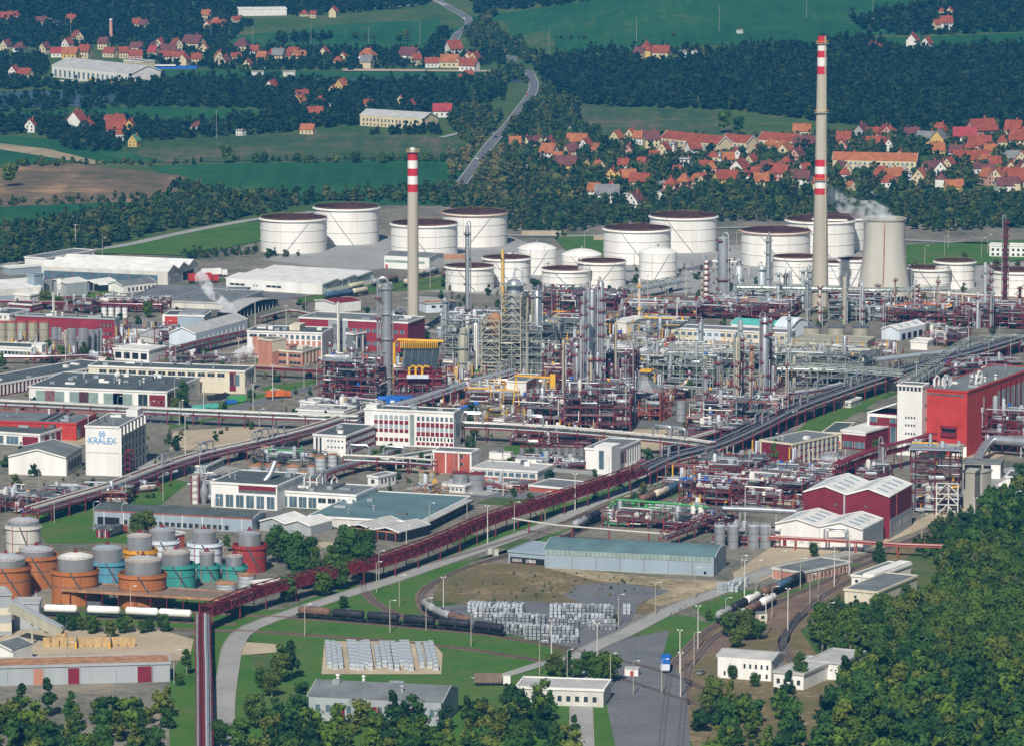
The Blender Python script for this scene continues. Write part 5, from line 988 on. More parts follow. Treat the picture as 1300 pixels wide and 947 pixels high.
t, L, H = unit('red steel tower with grey braced base and roof beside concrete towers', (1156,652), (1216,654), 14, 82, 'maroon_frame', 6, 9, .9, 77, ('galv','silver','steel','yellow'), vessels=7, open_top=False)[0:3]
nb('sheet_blue').box(-1, -1, H+.3, L+1, 15, H+.8).build('roof', t)
mb = nb('offwhite')
for k in range(3):
    z0, z1 = H*k/6, H*(k+1)/6
    mb.bar((L*.55, -.5, z0), (L*.775, -.5, z1), .4); mb.bar((L, -.5, z0), (L*.775, -.5, z1), .4); mb.bar((L*.55, -.5, z1), (L, -.5, z1), .4)
for x in (L*.55, L*.8, L): mb.bar((x, -.5, 0), (x, -.5, H*.5), .5)
mb.build('brace', t)
a, b = G(503, 512), G(563, 512); L = (b-a).length; s = MPP(a)
t = thing('furnace', 'maroon furnace with sloping dark roof and yellow header pipes', 'furnace', a, 0); z0, z1 = 34*s, 74*s
mb = nb('steel_dark'); mb.poly([(2, 1, z0+3), (L-3, 1, z0+3), (L-1, 9, z1), (4, 9, z1)], [(0, 1, 2, 3)]); mb.build('sloping_roof', t)
mb = nb('maroon'); mb.box(1, 1.4, z0-4, L-1, 16, z0+3); mb.poly([(2, 1.2, z0+2.9), (L-3, 1.2, z0+2.9), (L-1, 9.2, z1-.1), (4, 9.2, z1-.1), (2, 16, z0+2.9), (L-3, 16, z0+2.9)], [(1, 5, 2), (0, 3, 4), (4, 3, 2, 5)]); mb.build('casing', t)
mb = nb('glass_dark')
for k in range(5): x0 = 3+k*(L-6)/5; mb.poly([(x0+.4, .85, z0+3.4), (x0+3.4, .85, z0+3.4), (x0+4.2, 8.2, z1-1), (x0+1.4, 8.2, z1-1)], [(0, 1, 2, 3)])
mb.build('roof_panel', t)
nb('yellow').tube([(-1, 7, z0-12), (-1, 7, z1+.3), (.5, 7, z1+1.6), (L, 7, z1+.9)], .65, 8).build('header_pipe', t, smooth=True)
for k in range(20): nb('yellow').tube([(2+k*(L-4)/20, 6.5, z1+.8), (2+k*(L-4)/20, 5.6, z1), (2+k*(L-4)/20, 6, z1-2.2)], .26, 5).build('branch_pipe', t)
for k in range(3): nb('yellow').tube([(6+k*3, 0, z0+1), (6+k*3, -.5, z0+4), (7.4+k*3, -.5, z0+5), (9+k*3, .5, z0+4.4)], .6, 6).build('duct', t)
nb('tank_pale').box(5, -2, z0-.5, 15, 0, z0+1).build('duct_box', t)
for k in range(4): nb('maroon_frame').bar((1+k*(L-2)/3, 1.5, 0), (1+k*(L-2)/3, 1.5, z0-4), .8).build('leg', t)
for k in range(4): nb('maroon_frame').bar((1+k*(L-2)/3, 15, 0), (1+k*(L-2)/3, 15, z0-4), .8).build('leg', t)
a = G(490, 515); t = thing('blue_equipment_shed', 'blue boxy machine enclosure at the foot of the silver column', 'equipment housing', a, -.2); nb('blue').box(0, 0, 0, 12, 6, 4.2).build('housing', t); nb('blue').hdrum((-4, 2, 3), (0, 2, 3), 1.2).build('inlet_duct', t); nb('white').box(2, -.1, 1, 4, 0, 2.6).build('panel', t)
a = G(586, 530)
for k in range(5): t = thing('tarpaulin_cover', f'bright blue covered machine in the short row behind the office block, {nth(k+1)} from left', 'equipment', G(574+k*7, 529-k*2.2), .2, 'blue covered machines'); nb('blue').hdrum((0, 0, 3.0), (1.8, 0, 3.1), .8).build('cover', t); nb('steel_dark').box(-.3, -1, 0, 3, 1, 2.6).build('stand', t)
a, b = G(798, 534), G(838, 535); L = (b-a).length; H = 38*MPP(a)
t, L, H = unit('orange and maroon heater structure with silver hopper roof', (797,534), (838,536), 18, 36, 'brick_red', 4, 6, 1.2, 91, ('orange','rust_light','silver','steel_dark'), vessels=3)
nb('silver').lathe(L*.35, 8, [(9, H), (3.5, H+5), (3.5, H+9), (.01, H+9.3)], 8).build('hopper_roof', t); nb('yellow').box(L*.3, 3, H+9.2, L*.65, 8, H+10).build('cap', t)
a, b = G(655, 516), G(700, 508); s = MPP(a); t = thing('yellow_gantry', 'yellow steel gantry crane frame before the white square building', 'gantry', a, 0); h = 40*s
mb = nb('yellow'); mb.bar((-1.4, 0, 0), (0, 0, h), .5); mb.bar((1.6, 0, 0), (0, 0, h), .5); mb.bar((-.5, 0, h*.5), (.6, 0, h*.5), .3); mb.build('leg', t)
nb('yellow').bar((-.5, 0, h), (17, 0, h-1.2), .8).build('boom', t); nb('yellow').box(15.5, -1.5, h-6, 18, 1, h+.5).build('trolley', t)
# silver ducts near the gabled hall
a = G(262, 640); t = thing('scrubber', 'fat silver scrubber vessel with horizontal silver duct', 'vessel', a, 0); s = MPP(a)
nb('silver').lathe(5, 4, [(2.4, 0), (4, 3), (4, 13), (2.5, 15.5), (.01, 16)], 18).build('vessel', t, smooth=True); nb('silver').lathe(-1.5, 2, [(1.5, 0), (2.4, 6), (2.4, 9), (1, 13), (1, 16)], 14).build('cone_vessel', t, smooth=True)
nb('silver').hdrum((2, -2, 5), (16, -3, 5.4), 2).build('duct', t, smooth=True); nb('offwhite').cyl(-7, 3, 0, 17, 2, n=14).build('white_vessel', t)
mb = nb('maroon_frame')
for x in (-9.5, -4.5):
    for y in (0, 6): mb.bar((x, y, 0), (x, y, 18), .35)
for z in (4, 8, 12, 16):
    for (p, q) in (((-9.5,0),(-4.5,0)),((-4.5,0),(-4.5,6)),((-9.5,0),(-9.5,6))): mb.bar((*p, z), (*q, z), .3)
mb.build('steel_frame', t); t.scale = (.66, .66, .66)
a = G(327, 640); t = thing('curved_duct', 'silver duct rising in a bend beside the gabled hall', 'duct', a, 0)
nb('silver').tube([(-4, 0, 0), (-4.2, 0, 4), (-2.5, 0, 7), (2, 0, 8), (5, 1, 12), (7, 3, 17)], 1.3, 10).build('pipe_run', t, smooth=True)
def roof_pipes(label, px, z, n, seed):
    RR = random.Random(seed); P = G(*px); t = thing('roof_pipework', label, 'pipework', P+Vector((0, 0, z)), RD(30)); 
    for i in range(n):
        x, y = RR.uniform(0, 22), RR.uniform(-3, 5); h = RR.uniform(2, 5)
        nb(RR.choice(['silver', 'tank_white', 'galv', 'white'])).tube([(x, y, 0), (x, y, h), (x+1.4, y, h+1.2), (x+3, y+1, h+.4), (x+3.4, y+1.4, 0)], RR.uniform(.3, .7), 7).build('duct', t, smooth=True)
    return t
roof_pipes('cluster of curly white ducts on the flat roof of the scarlet hall', (1190, 574), 82*MPP(G(1227, 576))+.2, 9, 3)
roof_pipes('cluster of short silver ducts on the glazed hall roof', (372, 641), 20*MPP(G(372, 641))+.5, 4, 5)
def mains(label, px, zs, r, m='silver', sup='steel'):
    P = [G(*p) for p in px]; t = thing('large_pipe', label, 'pipe', P[0])
    Q = [(p-P[0])+Vector((0, 0, z)) for p, z in zip(P, zs)]; nb(m).tube(Q, r, 12).build('pipe_run', t, smooth=True)
    for i in range(len(Q)-1):
        n = max(1, int((Q[i+1]-Q[i]).length/14))
        for k in range(n):
            q = Q[i].lerp(Q[i+1], (k+.5)/n)
            if q.z > r+1: nb(sup).bar((q.x, q.y, 0), (q.x, q.y, q.z-r), .6).build('support', t)
mains('fat silver pipe running past the front of the dark red hall', [(917,672),(918,671),(960,673),(1010,676),(1035,670),(1062,668),(1065,672)], [2,8.2,8.3,8.3,9.5,9.5,7], 1.15)
mains('fat silver duct leaving the right side of the scarlet hall', [(1240,592),(1250,583),(1262,578),(1330,584)], [3,6,7,7], 2.0)
mains('bright green pipe over the pump station', [(772,668),(774,667),(782,664),(840,668),(900,674)], [2,8,9.5,9.5,9.5], .45, 'green')
mains('thin white pipe crossing in front of the warehouse annex', [(640,672),(703,682),(797,690),(850,694)], [5,5,5,5], .35, 'pale_pipe', 'maroon_frame')
# ---------------------------------------------------------------- PIPE RACKS
def rack(label, px, hm, wd, n, fm='maroon_frame', pm=('silver', 'galv', 'pale_pipe', 'steel'), tiers=1, truss=0, loops=(), step=9, seed=1, closed=None, side=None, name='pipe_rack'):
    RR = random.Random(seed); P0 = [G(*p) for p in px]; o = P0[0].copy(); P = catmull([p-o for p in P0], 6) if len(P0) > 2 else [P0[0]-o, P0[1]-o]
    if len(P) == 2: k = max(2, int((P[1]-P[0]).length/8)); P = [P[0].lerp(P[1], i/k) for i in range(k+1)]
    t = thing(name, label, 'pipe rack', o)
    mb = nb(fm); acc = step
    for i in range(len(P)):
        if i: acc += (P[i]-P[i-1]).length
        if acc >= step:
            acc = 0; l = lateral(P, i)
            for s in (-1, 1): mb.bar(P[i]+l*s*wd/2+Vector((0, 0, -.2)), P[i]+l*s*wd/2+Vector((0, 0, hm+(1.8 if tiers > 1 else 0))), .38)
            for q in range(tiers): mb.bar(P[i]-l*(wd/2+.4)+Vector((0, 0, hm+q*1.8-.2)), P[i]+l*(wd/2+.4)+Vector((0, 0, hm+q*1.8-.2)), .35)
            if RR.random() < .5: mb.bar(P[i]-l*wd/2, P[i]+l*wd/2+Vector((0, 0, hm)), .2)
    for s in (-1, 1):
        for i in range(len(P)-1):
            a = P[i]+lateral(P, i)*s*wd/2; b = P[i+1]+lateral(P, i+1)*s*wd/2; zz = Vector((0, 0, hm-.35)); mb.bar(a+zz, b+zz, .3, .45)
            if truss:
                T = Vector((0, 0, hm+truss)); mb.bar(a+T, b+T, .3, .35); mb.bar(a+zz, b+T, .2) if i % 2 else mb.bar(a+T, b+zz, .2); mb.bar(a+zz, a+T, .18)
    mb.build('rack_frame', t)
    if truss:
        mb = nb(fm)
        for i in range(0, len(P)): l = lateral(P, i); mb.bar(P[i]-l*wd/2+Vector((0, 0, hm+truss)), P[i]+l*wd/2+Vector((0, 0, hm+truss)), .2)
        for i in range(0, len(P)-1):
            l = lateral(P, i); l1 = lateral(P, i+1); mb.bar(P[i]-l*wd/2+Vector((0, 0, hm+truss)), P[i+1]+l1*wd/2+Vector((0, 0, hm+truss)), .16)
        mb.build('top_bracing', t)
    if side:
        for s in (-1, 1):
            mb = nb(side); vs = []
            for i, p in enumerate(P):
                q = p+lateral(P, i)*s*wd*.46; vs += [q+Vector((0, 0, hm-.2)), q+Vector((0, 0, hm+truss*.72))]
            mb.poly(vs, [(2*i, 2*i+2, 2*i+3, 2*i+1) for i in range(len(P)-1)]); mb.build('side_cladding', t)
    mb = nb('steel_dark'); vs = []
    for i, p in enumerate(P):
        l = lateral(P, i); vs += [p-l*wd*.48+Vector((0, 0, hm-.3)), p+l*wd*.48+Vector((0, 0, hm-.3))]
    mb.poly(vs, [(2*i, 2*i+1, 2*i+3, 2*i+2) for i in range(len(P)-1)]); mb.build('deck', t)  # dark sheet added under the pipes to put shade in their gaps
    if closed:
        mb = nb(closed); zz = hm+truss+.2; vs = []
        for i, p in enumerate(P):
            l = lateral(P, i); vs += [p-l*wd*.5+Vector((0, 0, zz)), p+l*wd*.5+Vector((0, 0, zz))]
        mb.poly(vs, [(2*i, 2*i+1, 2*i+3, 2*i+2) for i in range(len(P)-1)]); mb.build('walkway_roof', t)
    k = 0
    for q in range(tiers):
        for j in range(n):
            r = RR.choice([.16, .22, .3, .42]); off = -wd/2+.5+(wd-1)*j/max(1, n-1)
            nb(RR.choice(pm)).tube([p+lateral(P, i)*off+Vector((0, 0, hm+q*1.8+r)) for i, p in enumerate(P)], r, 6).build('pipe', t)
    for lp in loops:
        i = min(len(P)-2, int(lp*(len(P)-1))); d = (P[i+1]-P[i]).normalized(); l = lateral(P, i); c = P[i]
        for j in (0, 1):
            z = hm+1.8*(tiers-1)+.4; h = 4.5-1.1*j; off = -wd*.2+j*wd*.4; W = 4.6-j
            pts = [c+l*off+d*a_+Vector((0, 0, z+b_)) for a_, b_ in ((-W, 0), (-W, h*.8), (-W*.8, h), (W*.8, h), (W, h*.8), (W, 0))]
            nb('silver').tube(pts, .42, 7).build('expansion_loop', t, smooth=True)
    return t
rack('maroon lattice pipe bridge running beside the main road', [(262,800),(330,773),(410,752),(485,734),(560,707),(622,680),(700,655),(773,631),(812,617)], 5.6, 5, 6, 'maroon_frame', ('maroon_frame','pale_pipe','silver','maroon','steel_dark'), 1, 3.2, (), 18, 1, None, side='maroon')
rack('vertical-looking maroon pipe rack coming forward from the bridge corner', [(258,800),(258,840),(259,870),(260,985)], 5.6, 5, 7, 'maroon', ('maroon','silver','maroon_frame','galv','steel'), 1, 0, (), 10, 2)
rack('wide silver pipe rack running to the upper right past the maroon offices', [(812,617),(850,600),(905,585),(960,560),(1000,540),(1080,510),(1165,482),(1240,462),(1310,440)], 5.4, 9, 6, 'maroon_frame', ('silver','steel_dark','steel_dark','pale_pipe','silver','wagon_black'), 2, 0, (.08,.3,.42,.55), 9, 3)
rack('long silver pipe rack from the coloured tanks to the small steel unit', [(40,666),(90,651),(140,636),(200,613),(260,594),(330,578),(400,560),(460,540)], 4.8, 6.5, 5, 'maroon_frame', ('silver','steel_dark','steel_dark','maroon_frame','pale_pipe'), 2, 0, (.42,.55,.68,.72), 9, 4)
rack('silver pipe rack climbing from the office block to the lattice tower', [(460,540),(520,527),(585,505),(650,487)], 4.8, 6, 6, 'maroon_frame', ('silver','galv','steel_dark','steel'), 2, 0, (.95,), 9, 5)
rack('long level pipe rack crossing the left half of the plant', [(-30,526),(100,532),(215,538),(330,543),(455,548)], 5, 5, 6, 'maroon_frame', ('silver','steel','pale_pipe','maroon_frame'), 2, 0, (), 10, 6)
rack('thick pale pipe rack crossing below the tall silver columns', [(588,560),(640,562),(720,567),(800,574),(860,580),(905,586)], 6.4, 5, 5, 'maroon_frame', ('pale_pipe','offwhite','silver','steel'), 2, 0, (.1,.3,.8,.88), 10, 7)
rack('silver pipe rack between striped block and red panel block', [(437,597),(480,599),(520,601),(552,604)], 4.6, 3.5, 4, 'maroon_frame', ('silver','pale_pipe','galv'), 2, 0, (.25,.6), 9, 8)
rack('maroon pipe rack beside the rusty decked tanks', [(395,620),(430,606),(466,596),(500,585)], 4, 4, 4, 'maroon_frame', ('silver','maroon_frame','steel'), 1, 0, (), 8, 9)
rack('grey-green covered pipe bridge bending towards the right edge', [(1148,505),(1185,482),(1230,452),(1262,448),(1310,448)], 4.5, 5, 4, 'steel_green', ('silver','steel_green','galv'), 1, 4, (), 12, 10)
rack('grey pipe bridge on top of the grey-green array', [(985,492),(1060,494),(1145,500)], 9, 5, 6, 'steel_green', ('silver','galv','steel_green'), 1, 2, (), 12, 11)
rack('tall pipe bridge in front of the cooling tower', [(935,400),(1050,402),(1110,404),(1165,403),(1205,402)], 14, 4, 4, 'steel_green', ('galv','steel_green','silver'), 1, 1.5, (), 24, 12)
rack('slanting grey truss bridge before the medium tanks', [(745,400),(790,385),(850,372),(872,368)], 5, 4, 3, 'steel_green', ('galv','steel_green'), 1, 3, (), 14, 13)
rack('maroon pipe rack behind the red and white low block', [(812,600),(870,606),(940,612),(1000,618)], 5, 4, 5, 'maroon_frame', ('pale_pipe','maroon_frame','silver'), 1, 0, (), 12, 14)
rack('low white pipe run crossing the tracks near the wood', [(950,695),(1010,698),(1086,702),(1140,706),(1207,708)], 4.6, 2.2, 3, 'brick_red', ('brick_red','pale_pipe','steel'), 1, 0, (.5,), 16, 15)
rack('maroon enclosed sloping gallery rising to the scarlet hall', [(1062,622),(1105,604),(1150,592),(1185,582)], 8, 3.5, 3, 'maroon', ('maroon','maroon_frame'), 1, 3, (), 14, 16, 'maroon')
rack('silver pipe rack at the right of the grey array', [(985,512),(1030,507),(1070,498)], 4, 5, 5, 'maroon_frame', ('silver','pale_pipe','galv'), 1, 0, (.3,.7), 9, 17)
rack('maroon pipe rack in front of the left silos', [(-20,462),(60,462),(120,460)], 3.4, 3, 4, 'maroon_frame', ('silver','maroon_frame'), 1, 0, (), 8, 18)
rack('maroon pipe rack across the left factory yard', [(-20,392),(60,394),(150,397),(205,398)], 4.2, 4, 5, 'maroon_frame', ('maroon_frame','silver'), 1, 0, (), 9, 19)
rack('maroon pipe rack climbing past the white plant hall', [(216,458),(262,446),(320,433),(338,428)], 4, 5, 6, 'maroon_frame', ('steel_dark','silver','maroon_frame','pale_pipe'), 2, 0, (), 9, 20)
rack('maroon pipe rack below the salmon hall', [(320,478),(360,480),(415,483)], 4.4, 4, 5, 'maroon_frame', ('maroon_frame','steel','silver'), 1, 0, (), 9, 21)
rack('pale pipe rack from the curved-roof shed to the red works', [(330,412),(368,403),(400,408),(432,412)], 3.5, 3, 4, 'maroon_frame', ('pale_pipe','silver'), 1, 0, (), 10, 22)
rack('yellow-marked pipe rack in front of the lattice towers', [(590,494),(650,496),(700,497)], 4.5, 4, 5, 'maroon_frame', ('pale_pipe','yellow','silver'), 1, 0, (), 9, 23)
rack('silver double pipe run in front of the grey array', [(838,505),(880,508),(930,512)], 6, 3, 4, 'steel_green', ('silver','tank_pale'), 1, 0, (), 12, 24)
rack('maroon truss ramp inside the pump station', [(842,696),(868,686),(905,672)], 4, 3, 2, 'maroon_frame', ('maroon_frame','steel'), 1, 2.6, (), 10, 25)
rack('long maroon pipe rack behind the long grey canopy', [(1150,500),(1200,478),(1260,455),(1310,445)], 3.6, 5, 6, 'maroon_frame', ('pale_pipe','maroon_frame','silver'), 1, 0, (), 9, 26)
rack('silver pipe bundle beside the red rack', [(850,575),(900,560),(950,545),(990,528)], 4, 6, 7, 'maroon_frame', ('silver','galv','maroon_frame','pale_pipe'), 1, 0, (.15,.5,.8), 9, 27)
rack('rusty pipe run beside the white tanks', [(1100,372),(1180,380),(1250,384),(1310,386)], 3.5, 4, 5, 'rust_light', ('pale_pipe','rust_light','silver'), 1, 0, (), 12, 28)
# steam: thin volumes
def steam(label, pts, dens, seed):
    RR = random.Random(seed)
    m = bpy.data.materials.new('steam'); m.use_nodes = True; nt_ = m.node_tree; nt_.nodes.remove(nt_.nodes['Principled BSDF'])
    v = nt_.nodes.new('ShaderNodeVolumePrincipled'); v.inputs['Color'].default_value = (.95, .97, 1, 1)
    tc = nt_.nodes.new('ShaderNodeNewGeometry'); n = nt_.nodes.new('ShaderNodeTexNoise'); n.inputs['Scale'].default_value = .22; n.inputs['Detail'].default_value = 3
    mr = nt_.nodes.new('ShaderNodeMapRange'); mr.inputs[1].default_value = .42; mr.inputs[2].default_value = .68; mr.inputs[4].default_value = dens; v.inputs['Anisotropy'].default_value = -.4
    nt_.links.new(tc.outputs['Position'], n.inputs['Vector']); nt_.links.new(n.outputs[0], mr.inputs[0]); nt_.links.new(mr.outputs[0], v.inputs['Density'])
    nt_.links.new(v.outputs[0], nt_.nodes['Material Output'].inputs['Volume'])
    mb = MB(); mb.mats = [m]; mb.cur = 0
    P = catmull([p for p, r in pts], 4); 
    k = len(P); rr = [pts[0][1]+(pts[-1][1]-pts[0][1])*i/(k-1) for i in range(k)]
    n_ = 10; vs = []
    for i, p in enumerate(P):
        d = (P[min(i+1, k-1)]-P[max(i-1, 0)]).normalized(); a = d.cross(Vector((0, 1, .2))).normalized(); b = a.cross(d)
        q = rr[i]*(.55 if i in (0, k-1) else 1)
        vs += [p+(a*cos(2*pi*j/n_)+b*sin(2*pi*j/n_))*q*RR.uniform(.75, 1.2) for j in range(n_)]
    fs = [(i*n_+j, (i+1)*n_+j, (i+1)*n_+(j+1) % n_, i*n_+(j+1) % n_) for i in range(k-1) for j in range(n_)]+[tuple(range(n_)), tuple(range((k-1)*n_, k*n_))[::-1]]
    mb.poly(vs, fs); o = mb.build('steam_plume'); tag(o, label, 'steam'); o['kind'] = 'stuff'; return o
c = base_c(1124.5, 386, 69)[0]; Z = (386-282)*MPP(G(1124, 386))
steam('thin white steam drifting left from the cooling tower', [(c+Vector((4, -2, Z-2)), 7), (c+Vector((-6, -4, Z+4)), 6), (c+Vector((-22, -6, Z+9)), 5), (c+Vector((-36, -8, Z+20)), 4)], .16, 5)
c = G(304, 412); steam('white steam plume rising over the flat grey roofs', [(c+Vector((0, 0, 3)), 1.6), (c+Vector((-5, 0, 9)), 3), (c+Vector((-13, 0, 15)), 4), (c+Vector((-21, 0, 27)), 4.5)], .5, 6)
c = G(297, 456); steam('dense low white steam by the pipe rack', [(c+Vector((0, 0, 2)), 3), (c+Vector((5, 0, 4.5)), 4), (c+Vector((10, 0, 6)), 3)], .8, 7)
# ---------------------------------------------------------------- TREES
def crown_mesh(name, seed, R, H, leaves, lsize, shape='round', zlow=.25, smat='leaf'):
    """lobed crown: several leafy clumps, each with an uneven core and leaf-sized faces"""
    rr = np.random.RandomState(seed); V = []; F = []
    def add(v, f):
        k = sum(len(a) for a in V); V.append(v); F.extend([tuple(i+k for i in q) for q in f])
    nl = max(1, int(round(leaves/90)))+3; lobes = []
    for i in range(nl):
        z = zlow+(1-zlow)*rr.uniform(.15, .95)
        if shape == 'cone': w_ = (1-z)*1.05+.12
        elif shape == 'tall': w_ = .55*sin(pi*min(1, max(.1, z)))+.25
        else: w_ = sqrt(max(.05, 1-((z-.58)/.5)**2))*.75
        a = rr.uniform(0, 2*pi); d = w_*R*rr.uniform(.25, .72)
        lobes.append((d*cos(a), d*sin(a), z*H*.9, R*rr.uniform(.32, .55)*(w_+.3 if shape != 'round' else 1)))
    lobes.append((0, 0, H*(zlow+.4*(1-zlow)), R*(.62 if shape == 'round' else .45)))
    if shape != 'round': lobes.append((0, 0, H*.85, R*.25))
    bm = bmesh.new(); bmesh.ops.create_icosphere(bm, subdivisions=1, radius=1); iv = np.array([v.co[:] for v in bm.verts]); ifc = [tuple(v.index for v in f.verts) for f in bm.faces]; bm.free()
    per = leaves//len(lobes)
    for (x, y, z, r) in lobes:
        v = iv*r*.78*rr.uniform(.8, 1.15, (len(iv), 1))*[1, 1, .8]+[x, y, z]; add(v, ifc)
        d = rr.normal(size=(per, 3)); d /= np.linalg.norm(d, axis=1)[:, None]; c = d*r*rr.uniform(.72, 1.12, (per, 1))*[1, 1, .82]+[x, y, z]
        n = d+rr.normal(size=(per, 3))*.55; n /= np.linalg.norm(n, axis=1)[:, None]
        t = np.cross(n, rr.normal(size=(per, 3))); t /= np.linalg.norm(t, axis=1)[:, None]; b = np.cross(n, t)
        s = lsize*rr.uniform(.6, 1.3, (per, 1)); t = t*s; b = b*s*rr.uniform(.5, 1, (per, 1))
        q = np.stack([c-t-b*.4, c+t*.2-b, c+t+b*.4, c-t*.2+b], 1).reshape(-1, 3)
        add(q, [(4*i, 4*i+1, 4*i+2, 4*i+3) for i in range(per)])
    me = bpy.data.meshes.new(name); me.from_pydata(np.concatenate(V).tolist(), [], F); me.materials.append(M[smat]); return me, np.concatenate(V), F
def trunk_mesh(seed, H, r, m='trunk', zt=.6):
    RR = random.Random(seed); mb = nb(m); lean = RR.uniform(-.4, .4)
    mb.tube([(0, 0, -.3), (lean*.3, 0, H*.25), (lean, lean*.5, H*zt)], r, 6)
    k = len(mb.v)
    for i in range(6, 12): mb.v[i] = tuple(Vector((lean*.3, 0, mb.v[i][2]))+(Vector(mb.v[i])-Vector((lean*.3, 0, mb.v[i][2])))*.75)
    for i in range(12, 18): mb.v[i] = tuple(Vector((lean, lean*.5, mb.v[i][2]))+(Vector(mb.v[i])-Vector((lean, lean*.5, mb.v[i][2])))*.35)
    for i in range(5):
        a = RR.uniform(0, 6.28); z = H*RR.uniform(.25, .55); l = H*RR.uniform(.15, .3)
        mb.tube([(lean*.5, 0, z), (lean*.5+cos(a)*l*.6, sin(a)*l*.6, z+l*.5), (lean*.5+cos(a)*l, sin(a)*l, z+l)], r*.3, 4)
    o = mb.build('trunk'); me = o.data; bpy.data.objects.remove(o); return me
NEAR = []
for i, (R, H, L, ls, sh, zl) in enumerate([(4.6,11,1500,.42,'round',.18),(5.2,12.5,1700,.45,'round',.15),(3.8,13,1300,.4,'tall',.15),(4.2,10,1300,.42,'round',.1),(3.2,14,1100,.38,'tall',.12),(2.6,11,1000,.34,'cone',.08)]):
    NEAR.append((crown_mesh('crown', 40+i, R, H, L, ls, sh, zl)[0], trunk_mesh(i, H, .32, 'trunk' if i % 2 else 'trunk_pale')))
MID = [crown_mesh('tree', 60+i, R, H, 330, .75, sh, .08)[0] for i, (R, H, sh) in enumerate([(4.6,9.5,'round'),(5,11,'round'),(3.2,12,'tall'),(3.8,7.5,'round')])]
TREES = []
def near_tree(p, k, s, label, group=None, name='tree'):
    t = thing(name, label, 'tree', p, random.uniform(0, 6.28), group); t.scale = (s, s, s*random.uniform(.9, 1.12))
    for nm, me in (('crown', NEAR[k][0]), ('trunk', NEAR[k][1])):
        o = bpy.data.objects.new(nm, me); COL.objects.link(o); o.parent = t
    return t
def mid_tree(p, k, s, label, group=None, name='tree'):
    o = bpy.data.objects.new(name, MID[k]); COL.objects.link(o); o.location = p; o.rotation_euler = (0, 0, random.uniform(0, 6.28)); o.scale = (s, s, s*random.uniform(.85, 1.15)); return tag(o, label, 'tree', group)
def inpoly(x, y, P):
    c = False; j = len(P)-1
    for i in range(len(P)):
        if (P[i][1] > y) != (P[j][1] > y) and x < (P[j][0]-P[i][0])*(y-P[i][1])/(P[j][1]-P[i][1])+P[i][0]: c = not c
        j = i
    return c
def scatter(px, sp, seed, jit=.45):
    W = [G(*p) for p in px]; P = [(p.x, p.y) for p in W]; RR = random.Random(seed); out = []
    x0, x1 = min(p[0] for p in P), max(p[0] for p in P); y0, y1 = min(p[1] for p in P), max(p[1] for p in P)
    y = y0; row = 0
    while y < y1:
        x = x0+(row % 2)*sp/2
        while x < x1:
            a, b = x+RR.uniform(-jit, jit)*sp, y+RR.uniform(-jit, jit)*sp
            if inpoly(a, b, P): out.append((a, b))
            x += sp
        y += sp*.87; row += 1
    return out
def free(x, y, m=1.5, fr=0):
    for a, L, D, rz in BOUNDS:
        dx, dy = x-a.x, y-a.y; u = dx*cos(rz)+dy*sin(rz); v = -dx*sin(rz)+dy*cos(rz)
        if -m < u < L+m and -m-(fr if a.y > 2900 else 0) < v < D+m: return False
    return True
